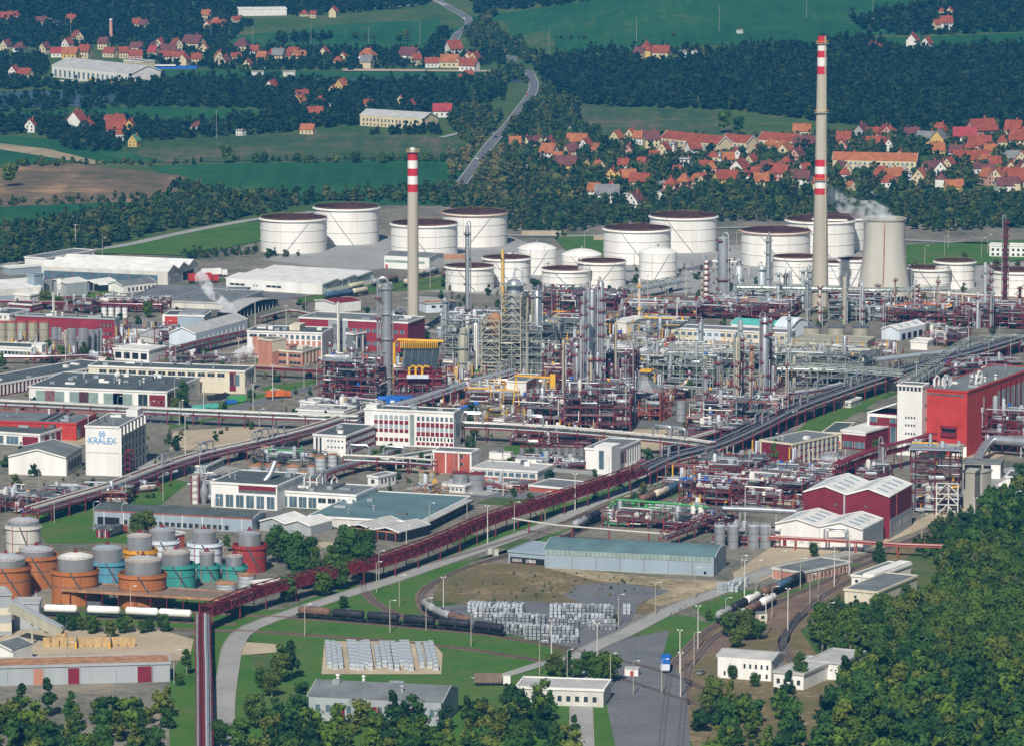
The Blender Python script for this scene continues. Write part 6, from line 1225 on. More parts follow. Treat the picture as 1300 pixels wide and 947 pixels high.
# the wood at the lower right: single trees
W1 = [(1320,590),(1280,640),(1228,672),(1208,700),(1190,735),(1172,778),(1120,796),(1075,802),(1030,804),(1040,830),(1078,845),(1078,862),(1330,862)]
pts = scatter(W1, 8.2, 5); random.Random(2).shuffle(pts)
wood = [(x, y) for x, y in pts if free(x, y, 3)]
wood.sort(key=lambda p: p[1]); print('wood', len(wood))
keep = wood[:205]; rest = wood[205:]
for x, y in keep:
    k = random.choice([0, 0, 1, 1, 2, 3, 3, 4]); s = random.uniform(.85, 1.25)
    near_tree((x, y, terr(x, y)), k, s, 'leafy green tree in the dense wood at the bottom right', 'trees of the wood at the bottom right')
NT = [ # px, py, kind, scale, label
 (352,715,1,1.0,'dark green tree beside the crimson tank'),(372,722,1,1.1,'big dark green tree, second from the crimson tank'),(392,718,0,1.0,'dark tree before the pale gabled store'),(382,748,3,1.0,'pale-stemmed light green tree above the pipe bridge'),(402,740,2,.95,'greyish tall tree between dark and bright green ones'),(420,735,2,1.0,'greyish green tree left of the tallest bright tree'),
 (440,722,1,1.2,'tallest bright yellow-green tree in front of the flat warehouse'),(462,714,1,1.05,'bright green tree right of the tallest one by the warehouse'),(455,736,0,1.1,'broad green tree low in front of the tallest one'),(430,748,3,1.0,'rounded green tree hanging over the pipe bridge'),(364,764,3,.9,'light green tree at the left foot of the tree group'),(410,757,3,.9,'low green tree behind the maroon bridge'),
 (436,772,3,.45,'small bush below the maroon bridge'),(355,866,2,.95,'tall grey-green poplar at the bottom by the road'),(370,862,4,.9,'tall grey-green birch next to the poplar at the bottom'),(332,874,3,.6,'small tree left of the poplar at the bottom'),(345,884,0,.7,'round tree below the poplar at the bottom'),
 (702,858,3,.7,'dark bushy tree, leftmost of the bottom group by the service road'),(712,862,5,.6,'small pointed conifer in the bottom group by the service road'),(722,860,5,.8,'taller pointed conifer in the bottom group by the service road'),(733,862,3,.55,'light green bush beside the pointed conifers'),(748,860,3,.75,'dark round bush right of the pointed conifers'),(772,866,0,.9,'big dark tree at the right end of the service road group'),(757,868,3,.7,'dark shrub below the big dark tree by the service road'),
 (781,790,3,.35,'small bush beside the stacked crates'),(900,788,3,.5,'round bush beside the railway tracks'),(925,808,0,1.0,'dark spreading tree above the white two-storey house'),(945,812,1,1.05,'large dark tree right above the white two-storey house'),(962,812,0,.9,'dark tree between tracks and the white two-storey house'),(935,822,3,.9,'low dark tree behind the white two-storey house'),
 (1016,872,4,1.1,'pale green birch in front of the white villas'),(930,862,3,.6,'bush before the white two-storey house'),(958,872,3,.6,'second bush before the white two-storey house'),(985,588,4,.95,'tall birch in front of the maroon offices'),(1115,722,2,1.0,'slim birch beside the dark red hall corner'),(1033,707,3,.65,'small tree before the lower white hall'),
 (1112,572,3,.6,'small tree before the maroon hall'),(1148,577,3,.45,'bush at the foot of the white stair tower'),(174,680,3,.8,'green tree in front of the grey warehouse left end'),(188,676,0,.75,'second green tree in front of the grey warehouse'),(270,636,3,.3,'tiny bush beside the silver pipe rack'),
 (60,452,3,.7,'round green tree below the beige silos'),(78,456,3,.6,'small green tree left of the silver silos'),(106,459,2,.7,'dark tree right of the silver silos'),(3,470,2,.6,'dark tree at the left edge behind the ribbed block'),(232,520,4,.95,'grey-green birch at the right corner of the workshop hall'),(222,524,3,.6,'small birch beside the workshop hall corner'),
 (487,584,3,.75,'green tree before the white office block'),(497,582,4,.6,'slim tree before the white office block'),(505,586,3,.7,'bushy tree at the right of the office block trees'),(478,588,3,.6,'low bush right of the striped block'),(876,505,4,.8,'dark cypress-like tree by the grey array'),(793,505,4,.6,'small tree behind the heater structure'),
 (57,393,3,.9,'green tree in the left factory yard'),(75,392,3,.6,'second green tree in the left factory yard'),(107,394,0,.7,'tree left of the white silos'),(188,404,3,.7,'bush right of the white silos'),(128,760,3,.3,'low bush by the rail store'),(306,716,3,.3,'small tree between the pale tank and the red tank'),(288,700,4,.5,'small tree right of the pale blue-white tank'),
 (237,856,4,.6,'thin shrub at the corner of the grey store'),(228,870,3,.4,'bush behind the grey store corner')]
for x, y, k, s, lb in NT: p = G(x, y); near_tree(p, k, s*(1.15 if x < 480 else 1.25 if 700 < x < 780 and y > 850 else .85), lb)
rr = random.Random(9)
for i in range(12): near_tree(G(62+i*13+rr.uniform(-4, 4), 806+rr.uniform(-6, 4)), 3, rr.uniform(.45, .75), 'low green tree in the row behind the board fence', 'trees behind the board fence')
for i in range(8): near_tree(G(rr.uniform(215, 1000), rr.uniform(905, 985)), rr.choice([0, 1, 3]), rr.uniform(.7, 1.1), 'green tree along the bottom of the view', 'trees along the bottom')
# mid trees standing out in the fields
MT = [(288,208,1,1.2,'big round solitary tree in the field left of the slim chimney'),(450,208,0,1.1,'round solitary tree in the field by the slim chimney'),(335,208,3,1,'bush at the left of the field hedge'),(325,207,3,.9,'dark bush beside the field hedge'),(495,206,0,.9,'broad dark tree left of the slim chimney top'),(485,208,3,1,'low dark tree near the slim chimney top'),
 (190,212,3,.5,'small bush, leftmost on the field edge'),(166,210,3,.5,'small bush on the field edge by the brown slope'),(225,208,3,.5,'small bush between the left fields'),(246,209,3,.5,'small bush before the solitary tree'),(30,212,3,.8,'dark bush on the brown slope, left'),(52,212,3,.9,'dark bush on the brown slope'),(72,212,3,.8,'dark bush on the brown slope, right'),(93,208,3,.7,'bush at the right of the brown slope'),
 (12,238,1,1.5,'large dark tree at the left edge by the brown slope'),(378,207,3,.9,'dark bush in the hedge, left part'),(388,208,3,.7,'small bush in the hedge, centre'),(400,208,3,.7,'second small bush in the hedge, centre'),(425,208,3,.8,'bush in the hedge left of the round tree'),(540,206,3,1,'bush right of the slim chimney top'),(562,206,3,.9,'dark bush at the hedge end by the road'),
 (452,50,3,1,'dark bush on the far green field, left'),(464,50,3,.7,'dark bush on the far green field, middle'),(474,50,3,.6,'small bush on the far green field, right'),(515,54,1,1.1,'large dark tree on the far green field'),(505,54,0,1,'dark tree beside the large one on the far field'),(365,66,0,1,'round tree behind the riverside houses'),
 (660,50,0,.8,'dark tree at the left of the upper right field'),(742,50,3,.6,'small bush in the upper right field'),(855,46,3,.6,'lone dark bush in the middle of the upper right field'),(755,172,0,1.2,'round dark tree by the pale field'),(737,168,3,1,'bush left of the round dark tree by the pale field'),(920,170,1,1.4,'big olive tree at the right corner of the pale field'),(938,172,1,1.2,'second olive tree at the right corner of the pale field'),
 (1177,420,3,.3,'tiny shrub by the sheltered rack'),(195,100,3,.9,'dark tree by the river frame'),(306,92,0,1,'dark tree on the river bank')]
for x, y, k, s, lb in MT: mid_tree(G(x, y), k, s, lb)
# the masses nobody could count
LOW = [crown_mesh('low', 80+i, R, H, 46, 1.35, sh, .05)[1:] for i, (R, H, sh) in enumerate([(4.3,8,'round'),(4.6,9.5,'round'),(3,10.5,'tall'),(4.2,6.5,'round')])]
for m_ in [m_ for m_ in bpy.data.meshes if m_.name.startswith('low')]: bpy.data.meshes.remove(m_)
TINTS = {'wood': [(.017,.05,.013),(.035,.082,.012),(.075,.125,.014),(.036,.088,.017),(.1,.125,.02),(.024,.064,.014)], 'dark': [(.007,.026,.013),(.009,.031,.014),(.013,.038,.014),(.008,.029,.016),(.022,.045,.016)], 'mixed': [(.016,.044,.016),(.024,.056,.016),(.04,.072,.018),(.075,.085,.026),(.02,.05,.02),(.055,.078,.022)], 'olive': [(.06,.085,.028),(.11,.115,.04),(.14,.13,.045),(.045,.075,.024),(.16,.13,.04),(.09,.1,.05)]}
ROAD_XY = {}
for p in HWY:
    for a_ in (-1, 0, 1):
        for b_ in (-1, 0, 1): ROAD_XY.setdefault((int(p.x//60)+a_, int(p.y//60)+b_), []).append((p.x, p.y))
HI = [crown_mesh('low', 90+i, R, H, 420, .62, sh, .05)[1:] for i, (R, H, sh) in enumerate([(4.6,10,'round'),(5.2,11.5,'round'),(3.4,12.5,'tall'),(4.4,8,'round')])]
for m_ in [m_ for m_ in bpy.data.meshes if m_.name.startswith('low')]: bpy.data.meshes.remove(m_)
def mass_pts(pts): mass('wood_behind', pts, 0, .85, 1.2, 'wood', 33, avoid=False, lib=HI)
def mass(name, polys, sp, s0, s1, tint, seed, avoid=True, lib=None):
    rr = np.random.RandomState(seed); P = []
    if sp == 0: P = list(polys); polys = []
    for k, q in enumerate(polys): P += scatter(q, sp, seed+k)
    if avoid: P = [p for p in P if free(p[0], p[1], 3, 45) and not any((p[0]-h[0])**2+(p[1]-h[1])**2 < 26 or (abs(p[0]-h[0]) < 5 and 0 < h[1]-p[1] < 20) for h in HOUSE_XY.get((int(p[0]//60), int(p[1]//60)), ()))]
    P = [p for p in P if not any((p[0]-h[0])**2+(p[1]-h[1])**2 < 60 for h in ROAD_XY.get((int(p[0]//60), int(p[1]//60)), ()))]
    Vs, Fs, Cs = [], [], []; k0 = 0; T = TINTS[tint]
    for (x, y) in P:
        v, f = (lib or LOW)[rr.randint(4)]; a = rr.uniform(0, 6.28); s = rr.uniform(s0, s1); c, d = cos(a)*s, sin(a)*s
        w_ = np.empty_like(v); w_[:, 0] = v[:, 0]*c-v[:, 1]*d+x; w_[:, 1] = v[:, 0]*d+v[:, 1]*c+y; w_[:, 2] = v[:, 2]*s*rr.uniform(.85, 1.15)+terr(x, y)-.4
        Vs.append(w_); Fs.append((f, k0)); k0 += len(v); t = np.array(T[rr.randint(len(T))])*rr.uniform(.8, 1.2); Cs.append(np.tile([*t, 1], (len(v), 1)))
    if not Vs: return
    idx, start, tot = [], [], []
    n = 0
    cache = {}
    for f, k in Fs:
        key = id(f)
        if key not in cache: cache[key] = (np.concatenate([np.array(q) for q in f]), np.array([len(q) for q in f]))
        a, l = cache[key]; idx.append(a+k); tot.append(l)
    idx = np.concatenate(idx); tot = np.concatenate(tot); start = np.concatenate([[0], np.cumsum(tot)[:-1]])
    V = np.concatenate(Vs); me = bpy.data.meshes.new(name); me.vertices.add(len(V)); me.vertices.foreach_set('co', V.astype(np.float32).ravel())
    me.loops.add(len(idx)); me.loops.foreach_set('vertex_index', idx.astype(np.int32)); me.polygons.add(len(tot)); me.polygons.foreach_set('loop_start', start.astype(np.int32))
    me.update(calc_edges=True)
    ca = me.color_attributes.new('tint', 'FLOAT_COLOR', 'POINT'); ca.data.foreach_set('color', np.concatenate(Cs).astype(np.float32).ravel())
    me.materials.append(M['leaf_mass']); o = bpy.data.objects.new(name, me); COL.objects.link(o); print(name, len(P), len(tot)); return struct(o, 'stuff')
# ---------------------------------------------------------------- HOUSES
def house_proto(i):
    Wd, Dp, h, rise, axis, hip = [(10,9,5.2,4.2,0,0),(9,11,5.2,4.5,1,0),(12,10,3.6,4.2,0,1),(9,9,6,3.6,0,1),(14,9,4.2,4,0,0),(8,9,5.6,.4,0,0)][i]
    t = thing('house', 'x', 'house', (0, 0, -500))
    mb = nb('wall_white'); mb.box(-Wd/2, -Dp/2, -3, Wd/2, Dp/2, h)
    if not hip:
        if axis: mb.face([(-Wd/2, -Dp/2, h), (Wd/2, -Dp/2, h), (0, -Dp/2, h+rise)]); mb.face([(-Wd/2, Dp/2, h), (Wd/2, Dp/2, h), (0, Dp/2, h+rise)])
        else: mb.face([(-Wd/2, -Dp/2, h), (-Wd/2, Dp/2, h), (-Wd/2, 0, h+rise)]); mb.face([(Wd/2, -Dp/2, h), (Wd/2, Dp/2, h), (Wd/2, 0, h+rise)])
    mb.build('wall', t)
    mb = nb('tile_red'); o = .6; X, Y = Wd/2+o, Dp/2+o; z0 = h-.3; z1 = h+rise+.15
    if hip: r = max(.1, X-Y*.8); mb.poly([(-X,-Y,z0),(X,-Y,z0),(X,Y,z0),(-X,Y,z0),(-r,0,z1),(r,0,z1)], [(0,1,5,4),(1,2,5),(2,3,4,5),(3,0,4),(3,2,1,0)])
    elif axis: mb.poly([(-X,-Y,z0),(0,-Y,z1),(0,Y,z1),(-X,Y,z0),(X,-Y,z0),(X,Y,z0),(-X,-Y,z0-.25),(X,-Y,z0-.25),(0,-Y,z1-.4),(-X,Y,z0-.25),(0,Y,z1-.4),(X,Y,z0-.25)], [(0,1,2,3),(1,4,5,2),(0,6,8,1),(1,8,7,4),(3,2,10,9),(2,5,11,10),(0,3,9,6),(5,4,7,11)])
    else: mb.poly([(-X,-Y,z0),(X,-Y,z0),(X,0,z1),(-X,0,z1),(X,Y,z0),(-X,Y,z0),(-X,-Y,z0-.25),(X,-Y,z0-.25),(X,0,z1-.4),(-X,0,z1-.4),(X,Y,z0-.25),(-X,Y,z0-.25)], [(0,1,2,3),(3,2,4,5),(0,6,7,1),(1,7,8,2),(2,8,10,4),(0,3,9,6),(3,5,11,9),(5,4,10,11)])
    ro = mb.build('roof', t); nb('brick_red').box(Wd*.15, .6, h+rise*.6, Wd*.15+.8, 1.5, h+rise+1.2).build('chimney', ro)
    for x in ((-Wd*.28, 0, Wd*.28) if Wd > 9.5 else (-Wd*.22, Wd*.22)):
        for z in ((1.0, 3.4) if h > 4.5 else (1.2,)):
            nb('glass_dark').box(x-.6, -Dp/2-.08, z, x+.6, -Dp/2+.02, z+1.4).build('window', t)
    if axis: nb('glass_dark').box(-.5, -Dp/2-.08, h+.6, .5, -Dp/2+.02, h+1.8).build('window', t)
    for ch in t.children:
        for sl in ch.material_slots: sl.link = 'OBJECT'
        if ch.name.startswith('wall'): ch.material_slots[0].material = M['wall_white']
        elif ch.name.startswith('roof'): ch.material_slots[0].material = M['tile_red']
        else: ch.material_slots[0].material = M['glass_dark']
    return t
HP = [house_proto(i) for i in range(6)]
RC = {'r': ('tile_red', 'red'), 'o': ('tile_orange', 'orange'), 'm': ('tile_brown', 'dark brown'), 'g': ('tile_grey', 'grey'), 's': ('tile_scarlet', 'scarlet'), 'n': ('tile_green', 'green')}
WC = {'w': ('wall_white', 'white'), 'c': ('wall_cream', 'cream'), 'y': ('wall_yellow', 'yellow'), 'p': ('wall_pink', 'pink'), 'g': ('wall_grey', 'grey')}
HOUSES = []; HOUSE_XY = {}
def H_(zone, s):
    for w_ in s.split():
        a = w_.split(','); HOUSES.append((zone, float(a[0]), float(a[1]), a[2][0], a[2][1], float(a[3]) if len(a) > 3 else 1.0))
H_('village behind the tanks', """654,190,oc 670,190,mc 682,190,mc 697,191,mw 697,204,ow,1.25 733,188,og,1.25 725,200,mc 713,208,oc 719,218,my,1.3 745,213,wy,.6 758,198,oc,.9 744,193,rw 797,200,mp 783,183,oc 801,180,oc 812,183,ow 827,187,mc,1.25 792,217,rw,.9 776,231,ry 785,231,oy,.8 798,235,op,1.1 813,239,rc,1.2 776,246,sw,.8 755,251,ow 771,256,gw,1.3 798,254,gw,.8 806,265,mw,1.1 665,216,gw,.7 688,226,gw,.6 724,170,wc,.6 843,200,rc,1.1 852,192,gw,1.1 880,198,rw,1.1 871,212,gw,1.1 896,222,rc 903,224,op 917,204,gw 924,211,og 934,206,rw 939,222,rw,1.3 954,214,rc 925,235,rc,1.2 915,236,ry 885,238,oc,.9 891,234,rw,.8 868,242,op,1.1 852,246,rp,1.1 841,240,gw,.9 966,240,oc,1.1 960,226,rw,.8 974,222,mw 984,227,rw,1.1 992,229,rp,1.1 979,194,op 992,198,oc,1.1 942,197,gw,.9 955,192,ow 841,253,gw,.9 1018,173,oc,1.1 1022,192,mp,1.3 1034,190,rw,1 997,199,oc,1.2 1012,207,mp,1.1 998,217,rc 976,234,oy,.9 1019,237,mw,1.1 1022,221,rw,.8 1069,225,mc,1.1 1072,232,rw 1080,241,oc,.6 1094,176,mg,1.3 1110,176,rp 1123,177,rp,1.1 1071,187,rc,1.2 1068,195,rp,1.1 1104,188,rw 1115,190,rw 1126,191,rw,.9 1119,229,rp,1.2 1133,232,op,1.2 1128,237,rw 1130,176,rw 1158,176,mc 1193,172,rc,1.2 1178,186,gy,1.3 1192,187,gy,1.3 1190,200,oy,1.1 1225,182,sw,1.4 1246,176,rp,1.7 1243,193,rp,1.4 1214,202,mw 1217,208,rw 1240,211,ry,1.3 1250,214,oy 1258,200,oy,1 1184,223,mw,1.2 1194,224,mw,1.1 1168,234,oc,1.1 1195,237,mw,.9 1211,244,oy,1 1240,225,mw,1.1 1252,224,mw 1254,234,op,1.1 1266,234,oc,1.1 1283,224,rc,1.1 1287,232,rc,1.2 1276,243,mw,1.1 1290,243,mc 1287,176,rc,1.4 1294,190,rc,1.5 1282,208,gc,1.1 1300,209,oc 1272,190,rc 1262,216,rw 1298,222,mc 1300,238,rc 1230,196,rw 1205,216,rc,.9 1159,214,gw,.7 1150,228,gw,.9 830,205,rp,.8 815,212,rc,.7 760,218,oc,.8 860,222,rw,.7 905,208,rc,.9 947,228,rw,.9 1008,228,rw,.8 1040,240,rc,.8 1085,205,rc,.8 1142,206,rc,.9""")
H_('riverside village at the upper left', """8,64,mc 25,65,mw 57,68,mc 73,72,sw 90,74,oy,1.2 108,73,rc,1.2 86,62,rw 98,54,rc,1.1 132,62,mc,1.1 140,72,rc 157,73,rc 172,75,rp 174,65,mc 196,67,mw 203,62,rc 214,70,my,1.2 224,64,rc,1.1 246,62,mc,1.5 259,68,oc 195,72,sc 209,78,rc 226,77,rw 234,82,rc 249,81,rc 278,80,oc,1.1 285,84,mc 307,64,mc,1.3 324,71,rw 333,79,oy 347,73,sc 354,78,gc,1.2 363,75,rc 373,74,rw 380,76,oc 315,86,rc,.8 299,76,rc,.8 412,72,rc,.9 429,81,rc,.8 436,76,rc,.7 467,76,ow,1.3 466,86,gc,1.1 520,77,mw,1.4 528,82,rc 548,85,rw 556,83,gw,.9 576,72,rw,1.5 571,85,oc,1.3 583,85,oc 595,80,oc 596,90,rw,1.3 603,80,rc 32,99,rc 18,98,rw 10,28,rc,1.2 20,27,rw 52,32,mc 60,31,gw 71,34,gw,.9 91,31,rc 174,36,rc 183,38,mw 262,25,oc 274,34,oc,1.1 281,36,rc 300,29,rc,.8 264,36,rc,.8 386,20,rc,.7 398,22,rc,.7 424,21,rc,1""")
H_('hamlets among the trees at the left', """39,167,rw 98,165,rw,1.5 110,163,rc 145,164,rp,1.3 147,171,rp,1.2 165,168,ry,1 171,186,ny,.9 152,178,rw,.8 250,165,mw,.8 306,172,gw,.8 345,117,rw,1 384,127,rc 381,136,oy 406,132,rc,.8 434,117,oy,1.1 422,120,rc,.8 400,149,rc 391,170,oc,.9 468,139,rc,.8 522,139,rc,.8 562,148,sw,1.2 420,137,gw,.6 508,132,oc,.7 590,142,rc,.7 595,102,rc,.9 586,103,rc,.8""")
H_('scattered farms on the far right hillside', """821,70,ry,1.4 840,73,rc,1.2 812,74,mc,1 867,72,gw,.9 884,72,gw,.9 939,42,ww,.6 1201,37,rw,1.2 1190,37,rc,.9 1159,60,rw,1.2 1177,62,rw,1 1113,63,rc,.9 1107,62,rc,.7 1108,27,gw,.5 1195,20,rc,.7 1206,20,rc,.8""")
Z = {}
for h in HOUSES: Z.setdefault(h[0], []).append(h)
KIND = {0:'gabled',1:'gable-fronted',2:'hipped-roof',3:'square',4:'long',5:'flat-roofed'}
hr = random.Random(4)
for zone, hs in Z.items():
    nrow = 5 if len(hs) > 100 else 3 if len(hs) > 50 else 2 if len(hs) > 20 else 1; hs.sort(key=lambda h: h[2]); k = math.ceil(len(hs)/nrow)
    for r_ in range(nrow):
        row = sorted(hs[r_*k:(r_+1)*k], key=lambda h: h[1]); rn = {1:[''],2:['back row','front row'],3:['back row','middle row','front row'],5:['back row','second row','middle row','fourth row','front row']}[nrow][r_]
        for j, (zz, x, y, rc, wc, sc_) in enumerate(row):
            rc = 'g' if rc == 'w' else rc; i = 5 if (rc == 'g' and wc == 'w' and sc_ < 1.15) else hr.choice([0, 0, 1, 1, 2, 3, 4] if sc_ < 1.2 else [4, 4, 0, 2])
            p = G(x, y+1); HOUSE_XY
            for a_ in (-1, 0, 1):
                for b_ in (-1, 0, 1): HOUSE_XY.setdefault((int(p.x//60)+a_, int(p.y//60)+b_), []).append((p.x, p.y))
            lb = f"{RC[rc][1]}-roofed {WC[wc][1]} {KIND[i]} house, {nth(j+1)} from left{' in the '+rn if rn else ''} of the {zone}"
            while len(lb.split()) > 16: lb = lb.replace(' in the '+rn, ', '+rn).replace(' of the ', ', ').replace(' at the ', ' ') if ' of the ' in lb else ' '.join(lb.split()[:16])
            o = dup(HP[i], p, hr.choice([-.35, -.1, .15, .5, -.5, 1.2]), lb, 'houses of the '+zone, (sc_*.82, sc_*.82, sc_*1.05))
            for ch in o.children:
                if ch.name.startswith('wall'): ch.material_slots[0].material = M[WC[wc][0]]
                elif ch.name.startswith('roof'):
                    ch.material_slots[0].material = M[RC[rc][0]]
for t in HP:
    for c in list(t.children_recursive): bpy.data.objects.remove(c)
    bpy.data.objects.remove(t)
# tree masses
mass('hillside_forest', [[(690,78),(740,70),(800,82),(870,82),(960,62),(1120,66),(1330,60),(1330,166),(1160,168),(1060,158),(945,142),(900,140),(735,132),(700,116),(684,96)]], 7.2, .8, 1.15, 'dark', 1)
mass('far_forest', [[(-20,-60),(560,-60),(545,8),(480,14),(330,26),(300,44),(240,50),(-20,50)],[(586,-60),(900,-60),(760,2),(640,14),(600,20)],[(1120,44),(1330,-8),(1330,40),(1190,46)],[(1080,28),(1190,5),(1300,0),(1300,30),(1100,42)]], 9, .8, 1.2, 'dark', 2)
mass('village_trees', [[(640,166),(735,162),(770,182),(1010,184),(1060,176),(1330,168),(1330,238),(1150,243),(1000,250),(900,262),(640,262)]], 8.0, .65, 1.2, 'mixed', 3)
mass('tree_belt', [[(180,258),(260,246),(400,252),(560,240),(640,250),(760,262),(900,262),(1150,250),(1330,248),(1330,288),(1180,296),(1100,282),(900,282),(760,290),(700,300),(640,294),(560,262),(490,258),(400,258),(330,274),(200,292)]], 7.6, .55, .95, 'mixed', 4)
mass('tree_belt', [[(-20,296),(60,286),(120,272),(200,258),(330,272),(270,286),(200,296),(110,322),(-20,340)],[(215,240),(235,236),(275,252),(262,258)]], 7.2, .6, 1.05, 'mixed', 5)
mass('tree_belt', [[(590,118),(660,84),(690,76),(684,96),(690,118),(735,134),(735,166),(640,176),(650,150),(672,124),(662,98),(640,110),(600,136)],[(566,150),(610,140),(640,150),(615,182),(588,182)],[(640,16),(600,30),(590,46),(600,60),(650,70),(660,84),(690,80),(660,60),(640,50),(620,28)]], 7.5, .7, 1.15, 'mixed', 6)
mass('roadside_trees', [[(570,200),(590,196),(600,182),(616,178),(612,190),(592,214),(582,240),(570,240)],[(612,215),(640,186),(690,220),(740,243),(740,262),(600,262),(596,240)]], 7, .55, .95, 'olive', 7)
mass('riverside_trees', [[(185,106),(330,104),(430,110),(640,104),(640,128),(560,140),(545,158),(560,172),(470,172),(440,160),(330,172),(345,140),(290,138),(190,136),(165,140),(150,126)],[(-20,100),(60,98),(170,104),(175,116),(120,126),(60,112),(-20,116)]], 8, .65, 1.15, 'dark', 8)
mass('riverside_trees', [[(-20,50),(240,50),(300,44),(290,62),(640,66),(640,84),(430,90),(330,92),(190,84),(150,62),(-20,62)],[(-20,74),(60,72),(62,100),(-20,104)]], 10, .6, 1.0, 'dark', 9)
mass('hamlet_trees', [[(-20,152),(160,154),(240,160),(340,148),(330,172),(160,182),(150,196),(90,192),(50,172),(-20,172)]], 8.5, .6, 1.1, 'dark', 10)
mass('field_hedge', [[(-20,258),(180,250),(190,256),(-20,264)],[(280,202),(590,203),(590,207),(280,206)],[(20,208),(260,206),(260,209),(20,212)],[(700,48),(740,49),(740,51),(700,50)]], 8, .3, .6, 'mixed', 11)
mass('far_trees', [[(1040,52),(1110,48),(1130,62),(1040,64)],[(740,64),(800,66),(900,66),(930,72),(800,78)],[(350,50),(420,46),(420,52),(350,56)],[(560,38),(590,46),(580,66),(560,66),(540,56)]], 8, .6, 1.0, 'dark', 12)
mass('yard_shrubs', [[(340,318),(360,316),(380,326),(330,330)],[(230,322),(330,318),(330,324),(240,330)],[(150,636),(200,628),(200,632),(150,640)],[(60,340),(90,338),(90,342),(60,344)],[(1140,345),(1160,340),(1175,350),(1150,356)],[(700,300),(720,298),(724,304),(704,306)]], 6, .3, .55, 'mixed', 13)
mass('wood_edge_shrubs', [[(1180,664),(1240,644),(1300,624),(1320,600),(1320,640),(1250,668),(1200,690),(1180,690)],[(1160,690),(1200,668),(1240,660),(1200,700),(1170,712)],[(1050,762),(1110,752),(1150,760),(1080,790),(1040,800)]], 3.6, .25, .42, 'mixed', 14)
mass('waste_shrubs', [[(570,738),(700,722),(830,738),(850,752),(720,760),(600,768)],[(845,775),(930,752),(990,740),(1000,750),(900,782),(850,786)]], 6, .08, .2, 'olive', 15)
mass('wood_below', [[(1078,862),(1330,862),(1330,990),(1020,990)]], 8.4, .95, 1.25, 'wood', 16, lib=HI)
mass('bottom_trees', [[(340,905),(380,900),(650,912),(650,990),(330,990)],[(650,895),(735,895),(735,990),(650,990)],[(60,905),(215,900),(215,990),(-30,990),(-30,910)],[(885,915),(1010,880),(1020,990),(890,990)]], 10.5, .6, 1.1, 'wood', 17, lib=HI)
if rest: mass_pts(rest)
mass('pond_trees', [[(-20,128),(60,126),(165,128),(150,140),(-20,144)]], 15, .8, 1.2, 'dark', 20)
mass('yard_trees', [[(0,400),(300,380),(600,400),(640,560),(560,640),(380,600),(200,620),(0,640)],[(640,560),(900,540),(1100,600),(850,640),(640,640)],[(560,340),(1300,330),(1300,430),(560,420)]], 30, .35, .75, 'mixed', 19)
mass('yard_weeds', [[(0,470),(300,390),(600,400),(640,560),(560,640),(380,600),(200,620),(0,640)],[(640,560),(900,540),(1100,600),(850,640),(640,640)],[(560,340),(1300,330),(1300,400),(560,400)]], 19, .12, .4, 'olive', 18)
# ---------------------------------------------------------------- TANK WAGONS
def wagon(tm, label):
    t = thing('tank_wagon', label, 'tank wagon', (0, 0, 0), 0, 'railway tank wagons')
    nb(tm).hdrum((-5.4, 0, 2.75), (5.4, 0, 2.75), 1.45, 16).build('tank', t, smooth=True)
    mb = nb('wagon_black'); mb.box(-6.6, -1.2, 1.05, 6.6, 1.2, 1.3)
    for x in (-6.8, 6.6): mb.box(x, -1, .9, x+.25, 1, 1.4)
    mb.build('underframe', t)
    for x in (-4.4, 4.4):
        b = nb('wagon_black').box(x-1.5, -1.05, .55, x+1.5, 1.05, .95).build('bogie', t)
        for dx in (-.95, .95):
            mb = nb('tyre'); mb.tube([(x+dx, -.85, .62), (x+dx, -.7, .62)], .46, 12); mb.tube([(x+dx, .7, .62), (x+dx, .85, .62)], .46, 12); mb.bar((x+dx, -.8, .62), (x+dx, .8, .62), .15); mb.build('wheelset', b)
    nb('steel_dark').cyl(0, 0, 4.1, 4.6, .45, n=10).build('manhole', t)
    mb = nb('steel_dark'); mb.bar((-1.8, 0, 4.35), (1.8, 0, 4.35), .7, .08); mb.bar((.6, -1.5, 1.3), (.6, -.5, 4.3), .08); mb.bar((1, -1.5, 1.3), (1, -.5, 4.3), .08); mb.build('walkway', t)
    return t
WP = {}
def place_wagon(tr, s0px, tm, label):
    P = TRACKS[tr]; q = G(*s0px); i = min(range(len(P)), key=lambda k: (P[k]-q).length)
    d = P[min(i+1, len(P)-1)]-P[max(i-1, 0)]; rz = atan2(d.y, d.x); p = P[i]; loc = (p.x, p.y, .5)
    d_ = d.normalized(); off = (q-p).dot(d_); loc = (p.x+d_.x*off, p.y+d_.y*off, .46)
    if tm not in WP: WP[tm] = wagon(tm, label); o = WP[tm]; o.location = loc; o.rotation_euler = (0, 0, rz)
    else: o = dup(WP[tm], loc, rz, label)
    return o
for k, (x, m_) in enumerate([(380,'wagon_black'),(421,'wagon_black'),(466,'wagon_black'),(512,'wagon_black'),(557,'wagon_black'),(599,'wagon_black')]):
    place_wagon('a', (x+20, {380:786,421:790,466:793.5,512:797.5,557:801.5,599:806.5}[x]), 'wagon_rust' if k == 0 else m_, ['rust-brown and black wagon leading the black tank train','second wagon of the black tank train','third wagon of the black tank train','fourth wagon of the black tank train','fifth wagon of the black tank train','last black tank wagon, beside the stacked crates'][k])
for k, (x, y, m_) in enumerate([(545,779,'wagon_grey'),(560,789,'wagon_grey'),(577,796,'wagon_rust')]): place_wagon('d', (x, y), m_, ['silvery wagon on the curved track, first','silvery wagon on the curved track, second','brown wagon at the end of the curved track'][k])
